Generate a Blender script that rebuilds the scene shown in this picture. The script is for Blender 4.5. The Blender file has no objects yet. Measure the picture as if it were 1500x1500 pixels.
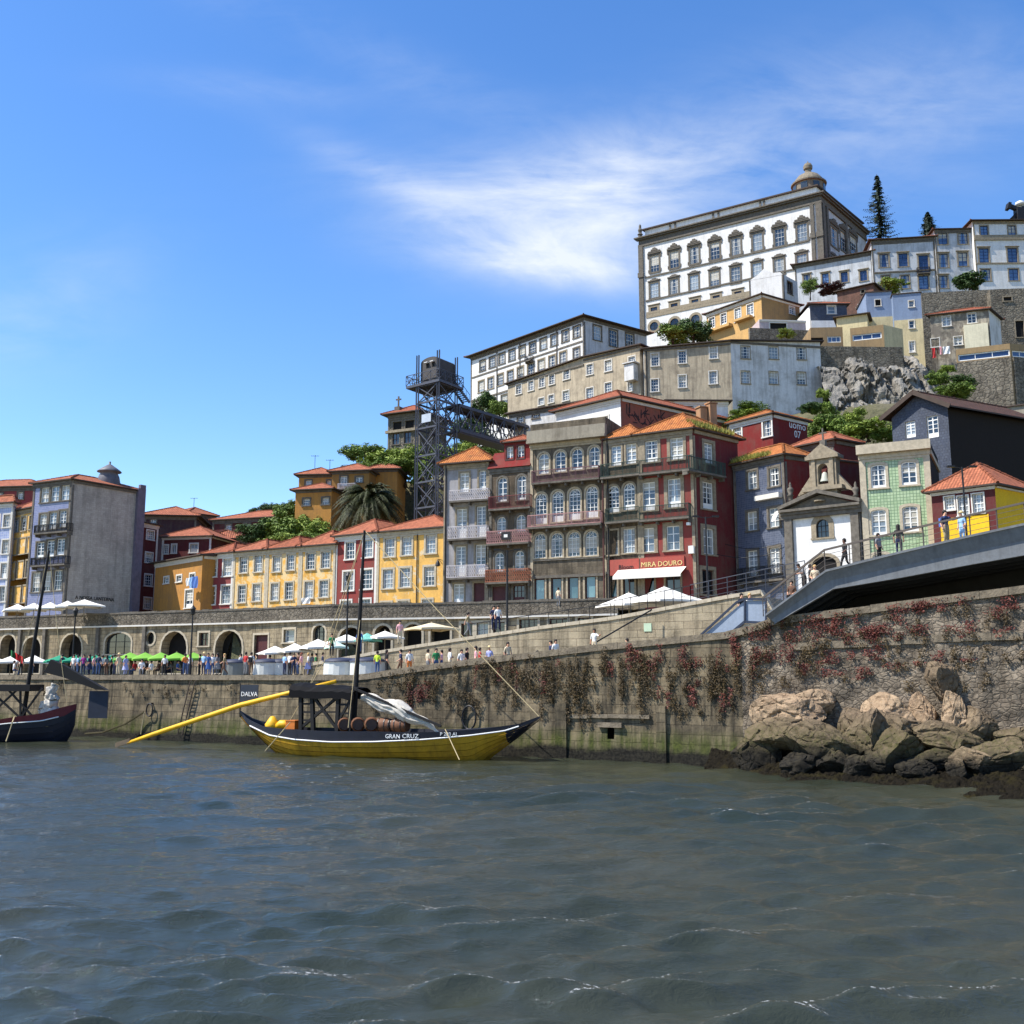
import bpy, bmesh, math, random
import numpy as np
from mathutils import Vector, Matrix
from mathutils.geometry import tessellate_polygon
random.seed(7); np.random.seed(7)
SC = bpy.context.scene
COL = SC.collection
# ------------------------------------------------------------------ camera model (survey helpers)
FPX = 1500.0; CX = CY = 750.0; PITCH = math.atan(240/1500); EYE = 5.0
CP, SP = math.cos(PITCH), math.sin(PITCH)
def ray(px, py):
    a = (px-CX)/FPX; b = (CY-py)/FPX
    return Vector((a, CP-b*SP, SP+b*CP))
def at(px, py, Y):
    d = ray(px, py); t = Y/d.y
    return Vector((d.x*t, Y, EYE+d.z*t))
def lev(px, py, z):
    d = ray(px, py); t = (z-EYE)/d.z
    return Vector((d.x*t, d.y*t, z))
def lin(c):
    c = c/255.0
    return c/12.92 if c <= 0.04045 else ((c+0.055)/1.055)**2.4
def C(r, g, b): return (lin(r), lin(g), lin(b), 1.0)

# ------------------------------------------------------------------ materials
MATS = {}
def _base(name):
    m = bpy.data.materials.new(name); m.use_nodes = True
    nt = m.node_tree; b = nt.nodes['Principled BSDF']
    MATS[name] = m
    return m, nt, b
def N(nt, t, **kw):
    n = nt.nodes.new(t)
    for k, v in kw.items():
        if hasattr(n, k): setattr(n, k, v)
        else: n.inputs[k].default_value = v
    return n
def mixc(nt, fac, a, b, mode='MIX'):
    n = nt.nodes.new('ShaderNodeMix'); n.data_type = 'RGBA'; n.blend_type = mode
    for sock, v in ((n.inputs[0], fac), (n.inputs[6], a), (n.inputs[7], b)):
        if hasattr(v, 'is_linked') or isinstance(v, bpy.types.NodeSocket): nt.links.new(v, sock)
        else: sock.default_value = v
    return n.outputs[2]
def ramp(nt, src, stops):
    r = nt.nodes.new('ShaderNodeValToRGB'); e = r.color_ramp.elements
    while len(e) > 1: e.remove(e[-1])
    e[0].position, e[0].color = stops[0][0], stops[0][1]
    for p, c in stops[1:]:
        x = e.new(p); x.color = c
    nt.links.new(src, r.inputs[0]); return r.outputs[0]
def g(v): return (v, v, v, 1)
def coords(nt, kind='Object', scale=(1, 1, 1)):
    tc = nt.nodes.new('ShaderNodeTexCoord'); mp = nt.nodes.new('ShaderNodeMapping')
    mp.inputs['Scale'].default_value = scale
    nt.links.new(tc.outputs[kind], mp.inputs[0]); return mp.outputs[0]
def noise(nt, vec, scale, detail=4, rough=.6, dist=0):
    n = nt.nodes.new('ShaderNodeTexNoise'); n.inputs['Scale'].default_value = scale
    n.inputs['Detail'].default_value = detail; n.inputs['Roughness'].default_value = rough
    n.inputs['Distortion'].default_value = dist
    nt.links.new(vec, n.inputs['Vector']); return n.outputs['Fac']
def bump(nt, h, strength, dist, b, normal=None):
    n = nt.nodes.new('ShaderNodeBump'); n.inputs['Strength'].default_value = strength
    n.inputs['Distance'].default_value = dist; nt.links.new(h, n.inputs['Height'])
    if normal is not None: nt.links.new(normal, n.inputs['Normal'])
    if b is not None: nt.links.new(n.outputs[0], b.inputs['Normal'])
    return n.outputs[0]
def dk(c, f): return (c[0]*f, c[1]*f, c[2]*f, 1)

def plain(name, col, rough=.7, var=.12, scale=2.0, metallic=0, spec=.4, bmp=0.0):
    m, nt, b = _base(name)
    v = coords(nt); n = noise(nt, v, scale, 5)
    r = ramp(nt, n, [(.3, dk(col, 1-var)), (.7, dk(col, 1+var))])
    nt.links.new(r, b.inputs['Base Color'])
    b.inputs['Roughness'].default_value = rough; b.inputs['Metallic'].default_value = metallic
    b.inputs['Specular IOR Level'].default_value = spec
    if bmp: bump(nt, noise(nt, v, scale*4, 4), bmp, .05, b)
    return m
def stucco(name, col, dirt=.5, dirtcol=None, peel=None, peelamt=.0):
    """painted render: blotches, vertical rain streaks, optional peeling patches"""
    m, nt, b = _base(name)
    dirtcol = dirtcol or C(96, 88, 76)
    v = coords(nt); vs = coords(nt, 'Object', (2.2, 2.2, .16))
    n1 = noise(nt, v, .55, 6, .65); n2 = noise(nt, vs, 1.2, 5, .7); n3 = noise(nt, v, 5, 4)
    c = ramp(nt, n3, [(.3, dk(col, .9)), (.7, dk(col, 1.06))])
    c = mixc(nt, ramp(nt, n1, [(.46, g(0)), (.72, g(dirt))]), c, dirtcol)
    c = mixc(nt, ramp(nt, n2, [(.46, g(0)), (.74, g(dirt*.95))]), c, dk(dirtcol, .8))
    if peel is not None:
        n4 = noise(nt, v, .8, 8, .7, .3)
        c = mixc(nt, ramp(nt, n4, [(.58-peelamt*.25, g(0)), (.62-peelamt*.2, g(.85))]), c, peel)
    nt.links.new(c, b.inputs['Base Color']); b.inputs['Roughness'].default_value = .9
    b.inputs['Specular IOR Level'].default_value = .2
    bump(nt, n3, .25, .03, b)
    return m
def masonry(name, c1, c2, mortar, bw=.9, bh=.42, dirt=.5, uv=True, msize=.02, rubble=0.0, dcol=None, bm=.6, wet=None):
    """coursed stone on the UV map (metres); rubble>0 warps the courses"""
    m, nt, b = _base(name)
    vuv = coords(nt, 'UV' if uv else 'Object'); v = coords(nt)
    if rubble > 0:
        wn = nt.nodes.new('ShaderNodeTexNoise'); wn.inputs['Scale'].default_value = 1.1; wn.inputs['Detail'].default_value = 3
        nt.links.new(vuv, wn.inputs['Vector'])
        sub = nt.nodes.new('ShaderNodeVectorMath'); sub.operation = 'SUBTRACT'; sub.inputs[1].default_value = (.5, .5, .5)
        nt.links.new(wn.outputs['Color'], sub.inputs[0])
        sc = nt.nodes.new('ShaderNodeVectorMath'); sc.operation = 'SCALE'; sc.inputs['Scale'].default_value = rubble
        nt.links.new(sub.outputs[0], sc.inputs[0])
        ad = nt.nodes.new('ShaderNodeVectorMath'); ad.operation = 'ADD'
        nt.links.new(vuv, ad.inputs[0]); nt.links.new(sc.outputs[0], ad.inputs[1]); vuv2 = ad.outputs[0]
    else: vuv2 = vuv
    br = nt.nodes.new('ShaderNodeTexBrick')
    br.inputs['Scale'].default_value = 1; br.inputs['Brick Width'].default_value = bw; br.inputs['Row Height'].default_value = bh
    br.inputs['Mortar Size'].default_value = msize; br.inputs['Mortar Smooth'].default_value = .3; br.inputs['Bias'].default_value = 0
    br.inputs['Color1'].default_value = c1; br.inputs['Color2'].default_value = c2; br.inputs['Mortar'].default_value = mortar
    nt.links.new(vuv2, br.inputs['Vector'])
    n1 = noise(nt, v, .45, 7, .7); n3 = noise(nt, v, 7, 5, .7); vs = coords(nt, 'Object', (1.6, 1.6, .13)); n2 = noise(nt, vs, 1.1, 6, .7)
    c = mixc(nt, .55, br.outputs['Color'], ramp(nt, n3, [(.3, dk(c1, .55)), (.7, dk(c2, 1.25))]), 'MIX')
    dcol = dcol or C(52, 48, 40)
    c = mixc(nt, ramp(nt, n1, [(.45, g(0)), (.7, g(dirt))]), c, dcol)
    c = mixc(nt, ramp(nt, n2, [(.44, g(0)), (.68, g(dirt))]), c, dk(dcol, .8))
    rough = .92
    if wet:   # tidal zone: weed and mussels between two heights in object z
        sep = nt.nodes.new('ShaderNodeSeparateXYZ'); nt.links.new(v, sep.inputs[0])
        ad = nt.nodes.new('ShaderNodeMath'); ad.operation = 'MULTIPLY_ADD'; ad.inputs[1].default_value = 1.3
        nt.links.new(n1, ad.inputs[0]); nt.links.new(sep.outputs[2], ad.inputs[2])
        hh = ad.outputs[0]
        gcol = ramp(nt, n3, [(.3, C(44, 52, 20)), (.7, C(86, 92, 42))])
        mr = nt.nodes.new('ShaderNodeMapRange'); mr.inputs[1].default_value = wet[1]; mr.inputs[2].default_value = wet[1]-.9
        nt.links.new(hh, mr.inputs[0])
        mm = nt.nodes.new('ShaderNodeMath'); mm.operation = 'MULTIPLY'; nt.links.new(mr.outputs[0], mm.inputs[0])
        nt.links.new(ramp(nt, n2, [(.35, g(.25)), (.6, g(.9))]), mm.inputs[1])
        c = mixc(nt, mm.outputs[0], c, gcol)
        mr2 = nt.nodes.new('ShaderNodeMapRange'); mr2.inputs[1].default_value = wet[0]+.35; mr2.inputs[2].default_value = wet[0]
        nt.links.new(hh, mr2.inputs[0])
        c = mixc(nt, mr2.outputs[0], c, ramp(nt, n3, [(.4, C(20, 19, 16)), (.75, C(58, 54, 44))]))
    nt.links.new(c, b.inputs['Base Color']); b.inputs['Roughness'].default_value = rough
    b.inputs['Specular IOR Level'].default_value = .2
    inv = nt.nodes.new('ShaderNodeMath'); inv.operation = 'SUBTRACT'; inv.inputs[0].default_value = 1
    nt.links.new(br.outputs['Fac'], inv.inputs[1])
    nb = bump(nt, inv.outputs[0], bm, .06, None)
    bump(nt, n3, .5, .08, b, nb)
    return m
def rubblemat(name, cols, mortar, su=1.5, sv=2.4, dirt=.55, dcol=None, wet=None):
    """random rubble: cells of a voronoi on the UV map in metres"""
    m, nt, b = _base(name); v = coords(nt); vuv = coords(nt, 'UV', (su, sv, 1))
    wn = nt.nodes.new('ShaderNodeTexNoise'); wn.inputs['Scale'].default_value = 1.6; wn.inputs['Detail'].default_value = 3; nt.links.new(vuv, wn.inputs['Vector'])
    va = nt.nodes.new('ShaderNodeVectorMath'); va.operation = 'MULTIPLY_ADD'; va.inputs[1].default_value = (.35, .35, 0); nt.links.new(wn.outputs['Color'], va.inputs[0]); nt.links.new(vuv, va.inputs[2])
    vo = nt.nodes.new('ShaderNodeTexVoronoi'); vo.inputs['Scale'].default_value = 1; vo.inputs['Randomness'].default_value = .85; nt.links.new(va.outputs[0], vo.inputs['Vector'])
    ve = nt.nodes.new('ShaderNodeTexVoronoi'); ve.feature = 'DISTANCE_TO_EDGE'; ve.inputs['Scale'].default_value = 1; ve.inputs['Randomness'].default_value = .85; nt.links.new(va.outputs[0], ve.inputs['Vector'])
    sp = nt.nodes.new('ShaderNodeSeparateColor'); nt.links.new(vo.outputs['Color'], sp.inputs[0])
    n = len(cols); c = ramp(nt, sp.outputs[0], [(i/(n-1), cc) for i, cc in enumerate(cols)])
    n1 = noise(nt, v, .4, 7, .7); n3 = noise(nt, v, 4, 8, .8); n2 = noise(nt, coords(nt, 'Object', (1.5, 1.5, .13)), 1.1, 6, .7)
    c = mixc(nt, .55, c, ramp(nt, n3, [(.35, dk(cols[0], .4)), (.7, dk(cols[-1], 1.2))]))
    c = mixc(nt, ramp(nt, ve.outputs['Distance'], [(.0, g(.75)), (.08, g(0))]), c, mortar)
    dcol = dcol or C(56, 50, 42)
    c = mixc(nt, ramp(nt, n1, [(.45, g(0)), (.68, g(dirt))]), c, dcol); c = mixc(nt, ramp(nt, n2, [(.5, g(0)), (.72, g(dirt))]), c, dk(dcol, .75))
    if wet:
        sep = nt.nodes.new('ShaderNodeSeparateXYZ'); nt.links.new(v, sep.inputs[0]); ad = nt.nodes.new('ShaderNodeMath'); ad.operation = 'MULTIPLY_ADD'; ad.inputs[1].default_value = 1.3; nt.links.new(n1, ad.inputs[0]); nt.links.new(sep.outputs[2], ad.inputs[2])
        def mr_(a, b_): q = nt.nodes.new('ShaderNodeMapRange'); q.inputs[1].default_value = a; q.inputs[2].default_value = b_; nt.links.new(ad.outputs[0], q.inputs[0]); return q.outputs[0]
        mm = nt.nodes.new('ShaderNodeMath'); mm.operation = 'MULTIPLY'; nt.links.new(mr_(wet[1], wet[1]-.9), mm.inputs[0]); nt.links.new(ramp(nt, n2, [(.35, g(.25)), (.6, g(.9))]), mm.inputs[1])
        c = mixc(nt, mm.outputs[0], c, ramp(nt, n3, [(.3, C(44, 52, 20)), (.7, C(86, 92, 42))])); c = mixc(nt, mr_(wet[0]+.35, wet[0]), c, ramp(nt, n3, [(.4, C(20, 19, 16)), (.75, C(58, 54, 44))]))
    nt.links.new(c, b.inputs['Base Color']); b.inputs['Roughness'].default_value = .93; b.inputs['Specular IOR Level'].default_value = .2
    nb = bump(nt, ramp(nt, ve.outputs['Distance'], [(0, g(0)), (.14, g(1))]), .55, .08, None); bump(nt, n3, .6, .1, b, nb); return m
def tiles(name, c1, c2, moss=.25, pitch=.26):
    m, nt, b = _base(name)
    vuv = coords(nt, 'UV'); v = coords(nt)
    br = nt.nodes.new('ShaderNodeTexBrick'); br.offset = 0
    br.inputs['Scale'].default_value = 1; br.inputs['Brick Width'].default_value = pitch; br.inputs['Row Height'].default_value = .38
    br.inputs['Mortar Size'].default_value = .02; br.inputs['Color1'].default_value = c1; br.inputs['Color2'].default_value = c2
    br.inputs['Mortar'].default_value = dk(c2, .45)
    nt.links.new(vuv, br.inputs['Vector'])
    n1 = noise(nt, v, .6, 7, .75); n2 = noise(nt, v, 3.5, 5, .7)
    c = mixc(nt, .35, br.outputs['Color'], ramp(nt, n2, [(.3, dk(c2, .5)), (.7, dk(c1, 1.25))]))
    c = mixc(nt, ramp(nt, n1, [(.5, g(0)), (.72, g(moss))]), c, C(70, 58, 40))
    nt.links.new(c, b.inputs['Base Color']); b.inputs['Roughness'].default_value = .85
    b.inputs['Specular IOR Level'].default_value = .2
    w = nt.nodes.new('ShaderNodeTexWave'); w.wave_type = 'BANDS'; w.bands_direction = 'X'
    w.inputs['Scale'].default_value = 2*math.pi/pitch/20; nt.links.new(vuv, w.inputs['Vector'])
    bump(nt, w.outputs['Fac'], .8, .08, b)
    return m
def azulejo(name, c1, c2, size=.28, gap=C(190, 190, 185)):
    m, nt, b = _base(name)
    vuv = coords(nt, 'UV'); v = coords(nt)
    br = nt.nodes.new('ShaderNodeTexBrick'); br.offset = 0
    br.inputs['Scale'].default_value = 1; br.inputs['Brick Width'].default_value = size; br.inputs['Row Height'].default_value = size
    br.inputs['Mortar Size'].default_value = size*.09; br.inputs['Color1'].default_value = c1; br.inputs['Color2'].default_value = c2
    br.inputs['Mortar'].default_value = gap
    nt.links.new(vuv, br.inputs['Vector'])
    n1 = noise(nt, v, .7, 6, .7)
    c = mixc(nt, ramp(nt, n1, [(.5, g(0)), (.75, g(.45))]), br.outputs['Color'], dk(c1, .55))
    nt.links.new(c, b.inputs['Base Color']); b.inputs['Roughness'].default_value = .35
    return m
def foliage(name, c1, c2, scale=1.2):
    m, nt, b = _base(name)
    v = coords(nt); n = noise(nt, v, scale, 5, .7)
    nt.links.new(ramp(nt, n, [(.3, c1), (.72, c2)]), b.inputs['Base Color'])
    b.inputs['Roughness'].default_value = .6; b.inputs['Specular IOR Level'].default_value = .25
    return m
def glassmat(name, dark, light, lo=.35, hi=.9):
    m, nt, b = _base(name)
    oi = nt.nodes.new('ShaderNodeObjectInfo')
    v = coords(nt, 'Object', (1, 1, .35)); n = noise(nt, v, 1.3, 3)
    mm = nt.nodes.new('ShaderNodeMath'); mm.operation = 'MULTIPLY_ADD'; mm.inputs[1].default_value = .5
    nt.links.new(n, mm.inputs[0]); nt.links.new(oi.outputs['Random'], mm.inputs[2])
    sb = nt.nodes.new('ShaderNodeMath'); sb.operation = 'SUBTRACT'; sb.inputs[1].default_value = .25
    nt.links.new(mm.outputs[0], sb.inputs[0])
    nt.links.new(ramp(nt, sb.outputs[0], [(lo, dark), (hi, light)]), b.inputs['Base Color'])
    b.inputs['Roughness'].default_value = .06; b.inputs['Specular IOR Level'].default_value = .8
    return m

# ------------------------------------------------------------------ mesh builder
ORG = {}
def org(o): return ORG.get(o.name, Vector((0, 0, 0))) if o is not None else Vector((0, 0, 0))
class MB:
    def __init__(s): s.v = []; s.f = []; s.m = []; s.uv = []
    def poly(s, pts, mi=0, uv=None):
        i = len(s.v); s.v += [tuple(p) for p in pts]; s.f.append(tuple(range(i, i+len(pts)))); s.m.append(mi)
        s.uv += (uv if uv else [(0, 0)]*len(pts))
    def wallpoly(s, pts, mi=0, t=None, o=None):
        """vertical face: uv in metres"""
        pts = [Vector(p) for p in pts]
        if t is None:
            e = pts[1]-pts[0]; t = Vector((e.x, e.y, 0)).normalized() if Vector((e.x, e.y, 0)).length > 1e-6 else Vector((1, 0, 0))
        o = o or pts[0]
        s.poly(pts, mi, [((p-o).dot(t), p.z) for p in pts])
    def boxax(s, o, ax, ay, az, mi=0):
        o, ax, ay, az = Vector(o), Vector(ax), Vector(ay), Vector(az)
        if ax.cross(ay).dot(az) < 0: o = o+ax; ax = -ax
        p = [o, o+ax, o+ax+ay, o+ay, o+az, o+ax+az, o+ax+ay+az, o+ay+az]
        lx, ly, lz = ax.length, ay.length, az.length
        for q, (a, b) in (((0, 3, 2, 1), (ly, lx)), ((4, 5, 6, 7), (lx, ly)), ((0, 1, 5, 4), (lx, lz)), ((1, 2, 6, 5), (ly, lz)), ((2, 3, 7, 6), (lx, lz)), ((3, 0, 4, 7), (ly, lz))):
            s.poly([p[k] for k in q], mi, [(0, 0), (a, 0), (a, b), (0, b)])
    def box(s, c, sx, sy, sz, rz=0, mi=0):
        ca, sa = math.cos(rz), math.sin(rz); ex = Vector((ca, sa, 0)); ey = Vector((-sa, ca, 0)); ez = Vector((0, 0, 1))
        s.boxax(Vector(c)-ex*sx/2-ey*sy/2-ez*sz/2, ex*sx, ey*sy, ez*sz, mi)
    def bar(s, a, b, w, h=None, mi=0, up=Vector((0, 0, 1))):
        a, b = Vector(a), Vector(b); h = h or w; d = b-a
        if d.length < 1e-6: return
        dn = d.normalized(); sd = dn.cross(up)
        if sd.length < 1e-4: sd = Vector((1, 0, 0))
        sd.normalize(); u2 = sd.cross(dn)
        s.boxax(a-sd*w/2-u2*h/2, d, sd*w, u2*h, mi)
    def tube(s, path, r, n=8, mi=0, cap=True):
        path = [Vector(p) for p in path]; rr = r if isinstance(r, (list, tuple)) else [r]*len(path)
        rings = []
        for i, p in enumerate(path):
            d = (path[min(i+1, len(path)-1)]-path[max(i-1, 0)])
            d = d.normalized() if d.length > 1e-9 else Vector((0, 0, 1))
            a = d.cross(Vector((0, 0, 1)));
            if a.length < 1e-3: a = d.cross(Vector((0, 1, 0)))
            a.normalize(); b = d.cross(a)
            base = len(s.v)
            for k in range(n):
                an = 2*math.pi*k/n
                s.v.append(tuple(p+(a*math.cos(an)+b*math.sin(an))*rr[i]))
            rings.append(base)
        for i in range(len(rings)-1):
            for k in range(n):
                k2 = (k+1) % n
                s.f.append((rings[i]+k, rings[i+1]+k, rings[i+1]+k2, rings[i]+k2)); s.m.append(mi); s.uv += [(0, 0)]*4
        if cap:
            s.f.append(tuple(rings[0]+k for k in range(n))); s.m.append(mi); s.uv += [(0, 0)]*n
            s.f.append(tuple(rings[-1]+n-1-k for k in range(n))); s.m.append(mi); s.uv += [(0, 0)]*n
    def lathe(s, c, prof, n=16, mi=0):
        """prof: list of (radius, z)"""
        c = Vector(c); base = len(s.v)
        for r, z in prof:
            for k in range(n):
                an = 2*math.pi*k/n; s.v.append((c.x+r*math.cos(an), c.y+r*math.sin(an), c.z+z))
        for i in range(len(prof)-1):
            for k in range(n):
                k2 = (k+1) % n
                s.f.append((base+i*n+k, base+i*n+k2, base+(i+1)*n+k2, base+(i+1)*n+k)); s.m.append(mi); s.uv += [(0, 0)]*4
    def build(s, name, mats, parent=None, smooth=False):
        me = bpy.data.meshes.new(name); o = org(parent)
        me.from_pydata([(v[0]-o.x, v[1]-o.y, v[2]-o.z) for v in s.v], [], s.f)
        if not isinstance(mats, (list, tuple)): mats = [mats]
        for m in mats: me.materials.append(m)
        if len(mats) > 1: me.polygons.foreach_set('material_index', s.m)
        uvl = me.uv_layers.new(name='UVMap'); uvl.data.foreach_set('uv', [x for p in s.uv for x in p])
        if smooth: me.polygons.foreach_set('use_smooth', [True]*len(s.f))
        me.update()
        ob = bpy.data.objects.new(name, me); COL.objects.link(ob)
        if parent is not None: ob.parent = parent; ORG[ob.name] = o.copy()
        return ob
def tag(o, label=None, cat=None, group=None, kind=None):
    if label: o['label'] = label
    if cat: o['category'] = cat
    if group: o['group'] = group
    if kind: o['kind'] = kind
    return o
def root(name, label, cat, loc, group=None):
    o = bpy.data.objects.new(name, None); COL.objects.link(o); o.empty_display_size = .2
    o.location = loc; ORG[o.name] = Vector(loc); return tag(o, label, cat, group)
def inst(name, me, parent, loc, rz=0, rel=None):
    """object on shared mesh data, loc in world"""
    ob = bpy.data.objects.new(name, me); COL.objects.link(ob)
    if parent is not None:
        ob.parent = parent; ob.location = Vector(loc)-org(parent); ORG[ob.name] = Vector(loc)
    else: ob.location = loc
    ob.rotation_euler = (0, 0, rz); return ob
def text_mesh(body, size, mat, name='lettering', parent=None, M=None, ext=.02, align='CENTER', sx=1.0):
    cu = bpy.data.curves.new('t', 'FONT'); cu.body = body; cu.size = size; cu.extrude = ext; cu.align_x = align; cu.align_y = 'CENTER'
    cu.resolution_u = 2
    to = bpy.data.objects.new('t', cu); COL.objects.link(to)
    dg = bpy.context.evaluated_depsgraph_get(); dg.update()
    me = bpy.data.meshes.new_from_object(to.evaluated_get(dg)); me.name = name
    bpy.data.objects.remove(to); bpy.data.curves.remove(cu)
    # text local x right, y up, z out of page
    o = org(parent); me.transform(Matrix.Translation(-o) @ M @ Matrix.Diagonal((sx, 1, 1, 1)))
    me.materials.clear(); me.materials.append(mat)
    ob = bpy.data.objects.new(name, me); COL.objects.link(ob)
    if parent is not None: ob.parent = parent
    return ob

# ------------------------------------------------------------------ vertical planes
class Fac:
    def __init__(s, A, B):
        s.A = Vector((A[0], A[1], 0)); s.B = Vector((B[0], B[1], 0)); d = s.B-s.A; s.L = d.length; s.t = d.normalized()
        s.n = Vector((s.t.y, -s.t.x, 0)); s.rz = math.atan2(s.t.y, s.t.x)
    def uz(s, px, py, d=0):
        r = ray(px, py); E = Vector((0, 0, EYE)); A = s.A+s.n*d
        k = (A-E).dot(s.n)/r.dot(s.n); p = E+r*k
        return (p-A).dot(s.t), p.z
    def P(s, u, z, d=0):
        p = s.A+s.t*u+s.n*d; return Vector((p.x, p.y, z))
    def mat(s, u, z, d=0):
        """matrix for text: x along facade, y up, z outwards"""
        p = s.P(u, z, d); m = Matrix.Identity(4)
        m.col[0][:3] = s.t; m.col[1][:3] = (0, 0, 1); m.col[2][:3] = s.n; m.col[3][:3] = p
        return m
def arch_loop(u, z0, z1, w, rise=None, n=10):
    """closed loop, ccw: bottom-left, bottom-right, arch"""
    rise = min(w/2 if rise is None else rise, z1-z0-.01); zs = z1-rise
    pts = [(u-w/2, z0), (u+w/2, z0)]
    for k in range(n+1):
        a = math.pi*k/n; pts.append((u+math.cos(a)*w/2, zs+math.sin(a)*rise))
    return pts
def rect_loop(u, z0, z1, w): return [(u-w/2, z0), (u+w/2, z0), (u+w/2, z1), (u-w/2, z1)]
def holed(mb, fac, outline, holes, mi=0, reveal=.22, rmi=None, d=0):
    """wall face with real openings and reveals"""
    loops = [[Vector((p[0], p[1], 0)) for p in outline]]+[[Vector((p[0], p[1], 0)) for p in h] for h in holes]
    flat = [p for l in loops for p in l]
    for tri in tessellate_polygon(loops):
        a, b, c = (flat[i] for i in tri)
        if (b-a).cross(c-a).z < 0: b, c = c, b
        mb.poly([fac.P(p.x, p.y, d) for p in (a, b, c)], mi, [(p.x, p.y) for p in (a, b, c)])
    for h in holes:
        for i in range(len(h)):
            p, q = h[i], h[(i+1) % len(h)]
            mb.poly([fac.P(p[0], p[1], d), fac.P(q[0], q[1], d), fac.P(q[0], q[1], d-reveal), fac.P(p[0], p[1], d-reveal)], mi if rmi is None else rmi,
                    [(0, p[1]), (reveal, q[1]), (reveal, q[1]), (0, p[1])])
# ------------------------------------------------------------------ shared materials
white_paint = plain('white paint', C(222, 222, 218), .55, .05)
old_white = plain('old white paint', C(190, 186, 178), .7, .12)
granite = plain('granite trim', C(138, 126, 106), .9, .28, 3, bmp=.3)
granite_dark = plain('dark granite', C(98, 92, 83), .92, .35, 2.5, bmp=.35)
granite_pale = plain('pale granite', C(176, 164, 142), .9, .2, 3, bmp=.3)
white_trim = plain('whitewashed trim', C(205, 200, 190), .85, .1)
iron = plain('dark iron', C(38, 38, 40), .55, .15, metallic=.3)
iron_green = plain('green iron', C(48, 62, 52), .6, .2)
iron_red = plain('oxide red iron', C(112, 56, 52), .65, .2)
iron_purple = plain('faded plum iron', C(104, 70, 74), .65, .2)
iron_rust = plain('rusted cast iron', C(156, 96, 68), .75, .25)
iron_pink = plain('pale pink ironwork', C(172, 128, 122), .7, .2)
iron_white = plain('whitish ironwork', C(196, 188, 186), .7, .15)
steel_grey = plain('painted grey steel', C(74, 76, 84), .5, .12, metallic=.2)
steel_blue = stucco('blue grey steel', C(116, 119, 122), .45, C(78, 78, 78))
steel_light = stucco('pale blue steel panel', C(146, 158, 174), .15, C(110, 116, 122))
dark_wood = plain('oxblood door paint', C(74, 30, 30), .6, .2)
blue_frame = plain('blue window paint', C(38, 62, 104), .5, .1)
brown_frame = plain('brown window paint', C(74, 46, 40), .6, .15)
black_paint = plain('black paint', C(20, 20, 24), .6, .2)
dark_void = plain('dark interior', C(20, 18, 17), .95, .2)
glass = glassmat('window glass', C(38, 50, 62), C(146, 156, 162))
glass_blue = glassmat('blue window glass', C(28, 46, 84), C(86, 112, 150))
glass_shop = glassmat('shop glass', C(50, 82, 92), C(120, 156, 160), .2, .9)
glass_dark = glassmat('dark glass', C(16, 20, 24), C(60, 68, 72))  # darker panes, tone varies per window
tile_a = tiles('orange roof tile', C(180, 110, 80), C(138, 80, 58), .5)
tile_b = tiles('weathered roof tile', C(168, 98, 68), C(128, 70, 50), .65)
tile_m = tiles('mossy roof tile', C(188, 120, 64), C(150, 86, 48), .8)
soffit = plain('eaves boarding', C(70, 58, 50), .85, .2)
concrete = stucco('concrete', C(150, 142, 126), .6)

STY = {  # kind, columns, rows, frame, pane, frame width, solid lower share
 'sash': ('rect', 3, 4, white_paint, glass, .075, 0), 'sash_s': ('rect', 2, 4, white_paint, glass, .07, 0),
 'case': ('rect', 2, 3, white_paint, glass, .09, 0), 'door': ('rect', 2, 4, white_paint, glass, .1, .22),
 'lace': ('rect', 2, 5, white_paint, glass, .1, .34), 'goth': ('goth', 3, 6, white_paint, glass_dark, .07, 0),
 'gothd': ('goth', 3, 6, white_paint, glass_dark, .1, .2), 'archd': ('arch', 2, 4, white_paint, glass, .09, .1),
 'arch': ('arch', 2, 3, old_white, glass_dark, .08, 0), 'segd': ('seg', 2, 4, white_paint, glass, .1, .12),
 'blue': ('rect', 2, 3, blue_frame, glass_blue, .11, 0), 'blued': ('rect', 2, 4, blue_frame, glass_blue, .13, .15),
 'dark': ('rect', 2, 2, brown_frame, glass_dark, .07, 0), 'shop': ('rect', 1, 1, brown_frame, glass_shop, .14, 0),
 'shopd': ('rect', 2, 1, brown_frame, glass_dark, .1, 0), 'wood': ('rect', 2, 3, dark_wood, dark_wood, .1, .95),
 'strip': ('rect', 3, 1, white_paint, glass_blue, .16, 0), 'small': ('rect', 1, 2, white_paint, glass, .1, 0),
 'shut': ('rect', 2, 1, old_white, glass, .09, .5), 'archv': ('arch', 3, 3, iron, glass_dark, .06, 0), 'oval': ('oval', 2, 3, iron, glass_dark, .06, 0),
 'bars': ('rect', 4, 2, brown_frame, glass_dark, .06, 0), 'red': ('rect', 3, 2, dark_wood, glass_dark, .08, .3),
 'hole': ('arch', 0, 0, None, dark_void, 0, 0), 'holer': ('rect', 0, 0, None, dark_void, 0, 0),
}
WCACHE = {}; BR_ = random.Random(77)
blind_m = plain('cream roller blind', C(176, 172, 160), .8, .15, 1.0); curtain_m = plain('lace curtain', C(150, 152, 152), .85, .2, 6)
def loop_for(kind, w, h):
    if kind in ('arch', 'goth'): return arch_loop(0, -h/2, h/2, w, min(w/2, h*.42), 8)
    if kind == 'seg': return arch_loop(0, -h/2, h/2, w, w*.16, 6)
    if kind == 'oval': return [(math.cos(2*math.pi*k/16)*w/2, math.sin(2*math.pi*k/16)*h/2) for k in range(16)]
    return rect_loop(0, -h/2, h/2, w)
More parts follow.
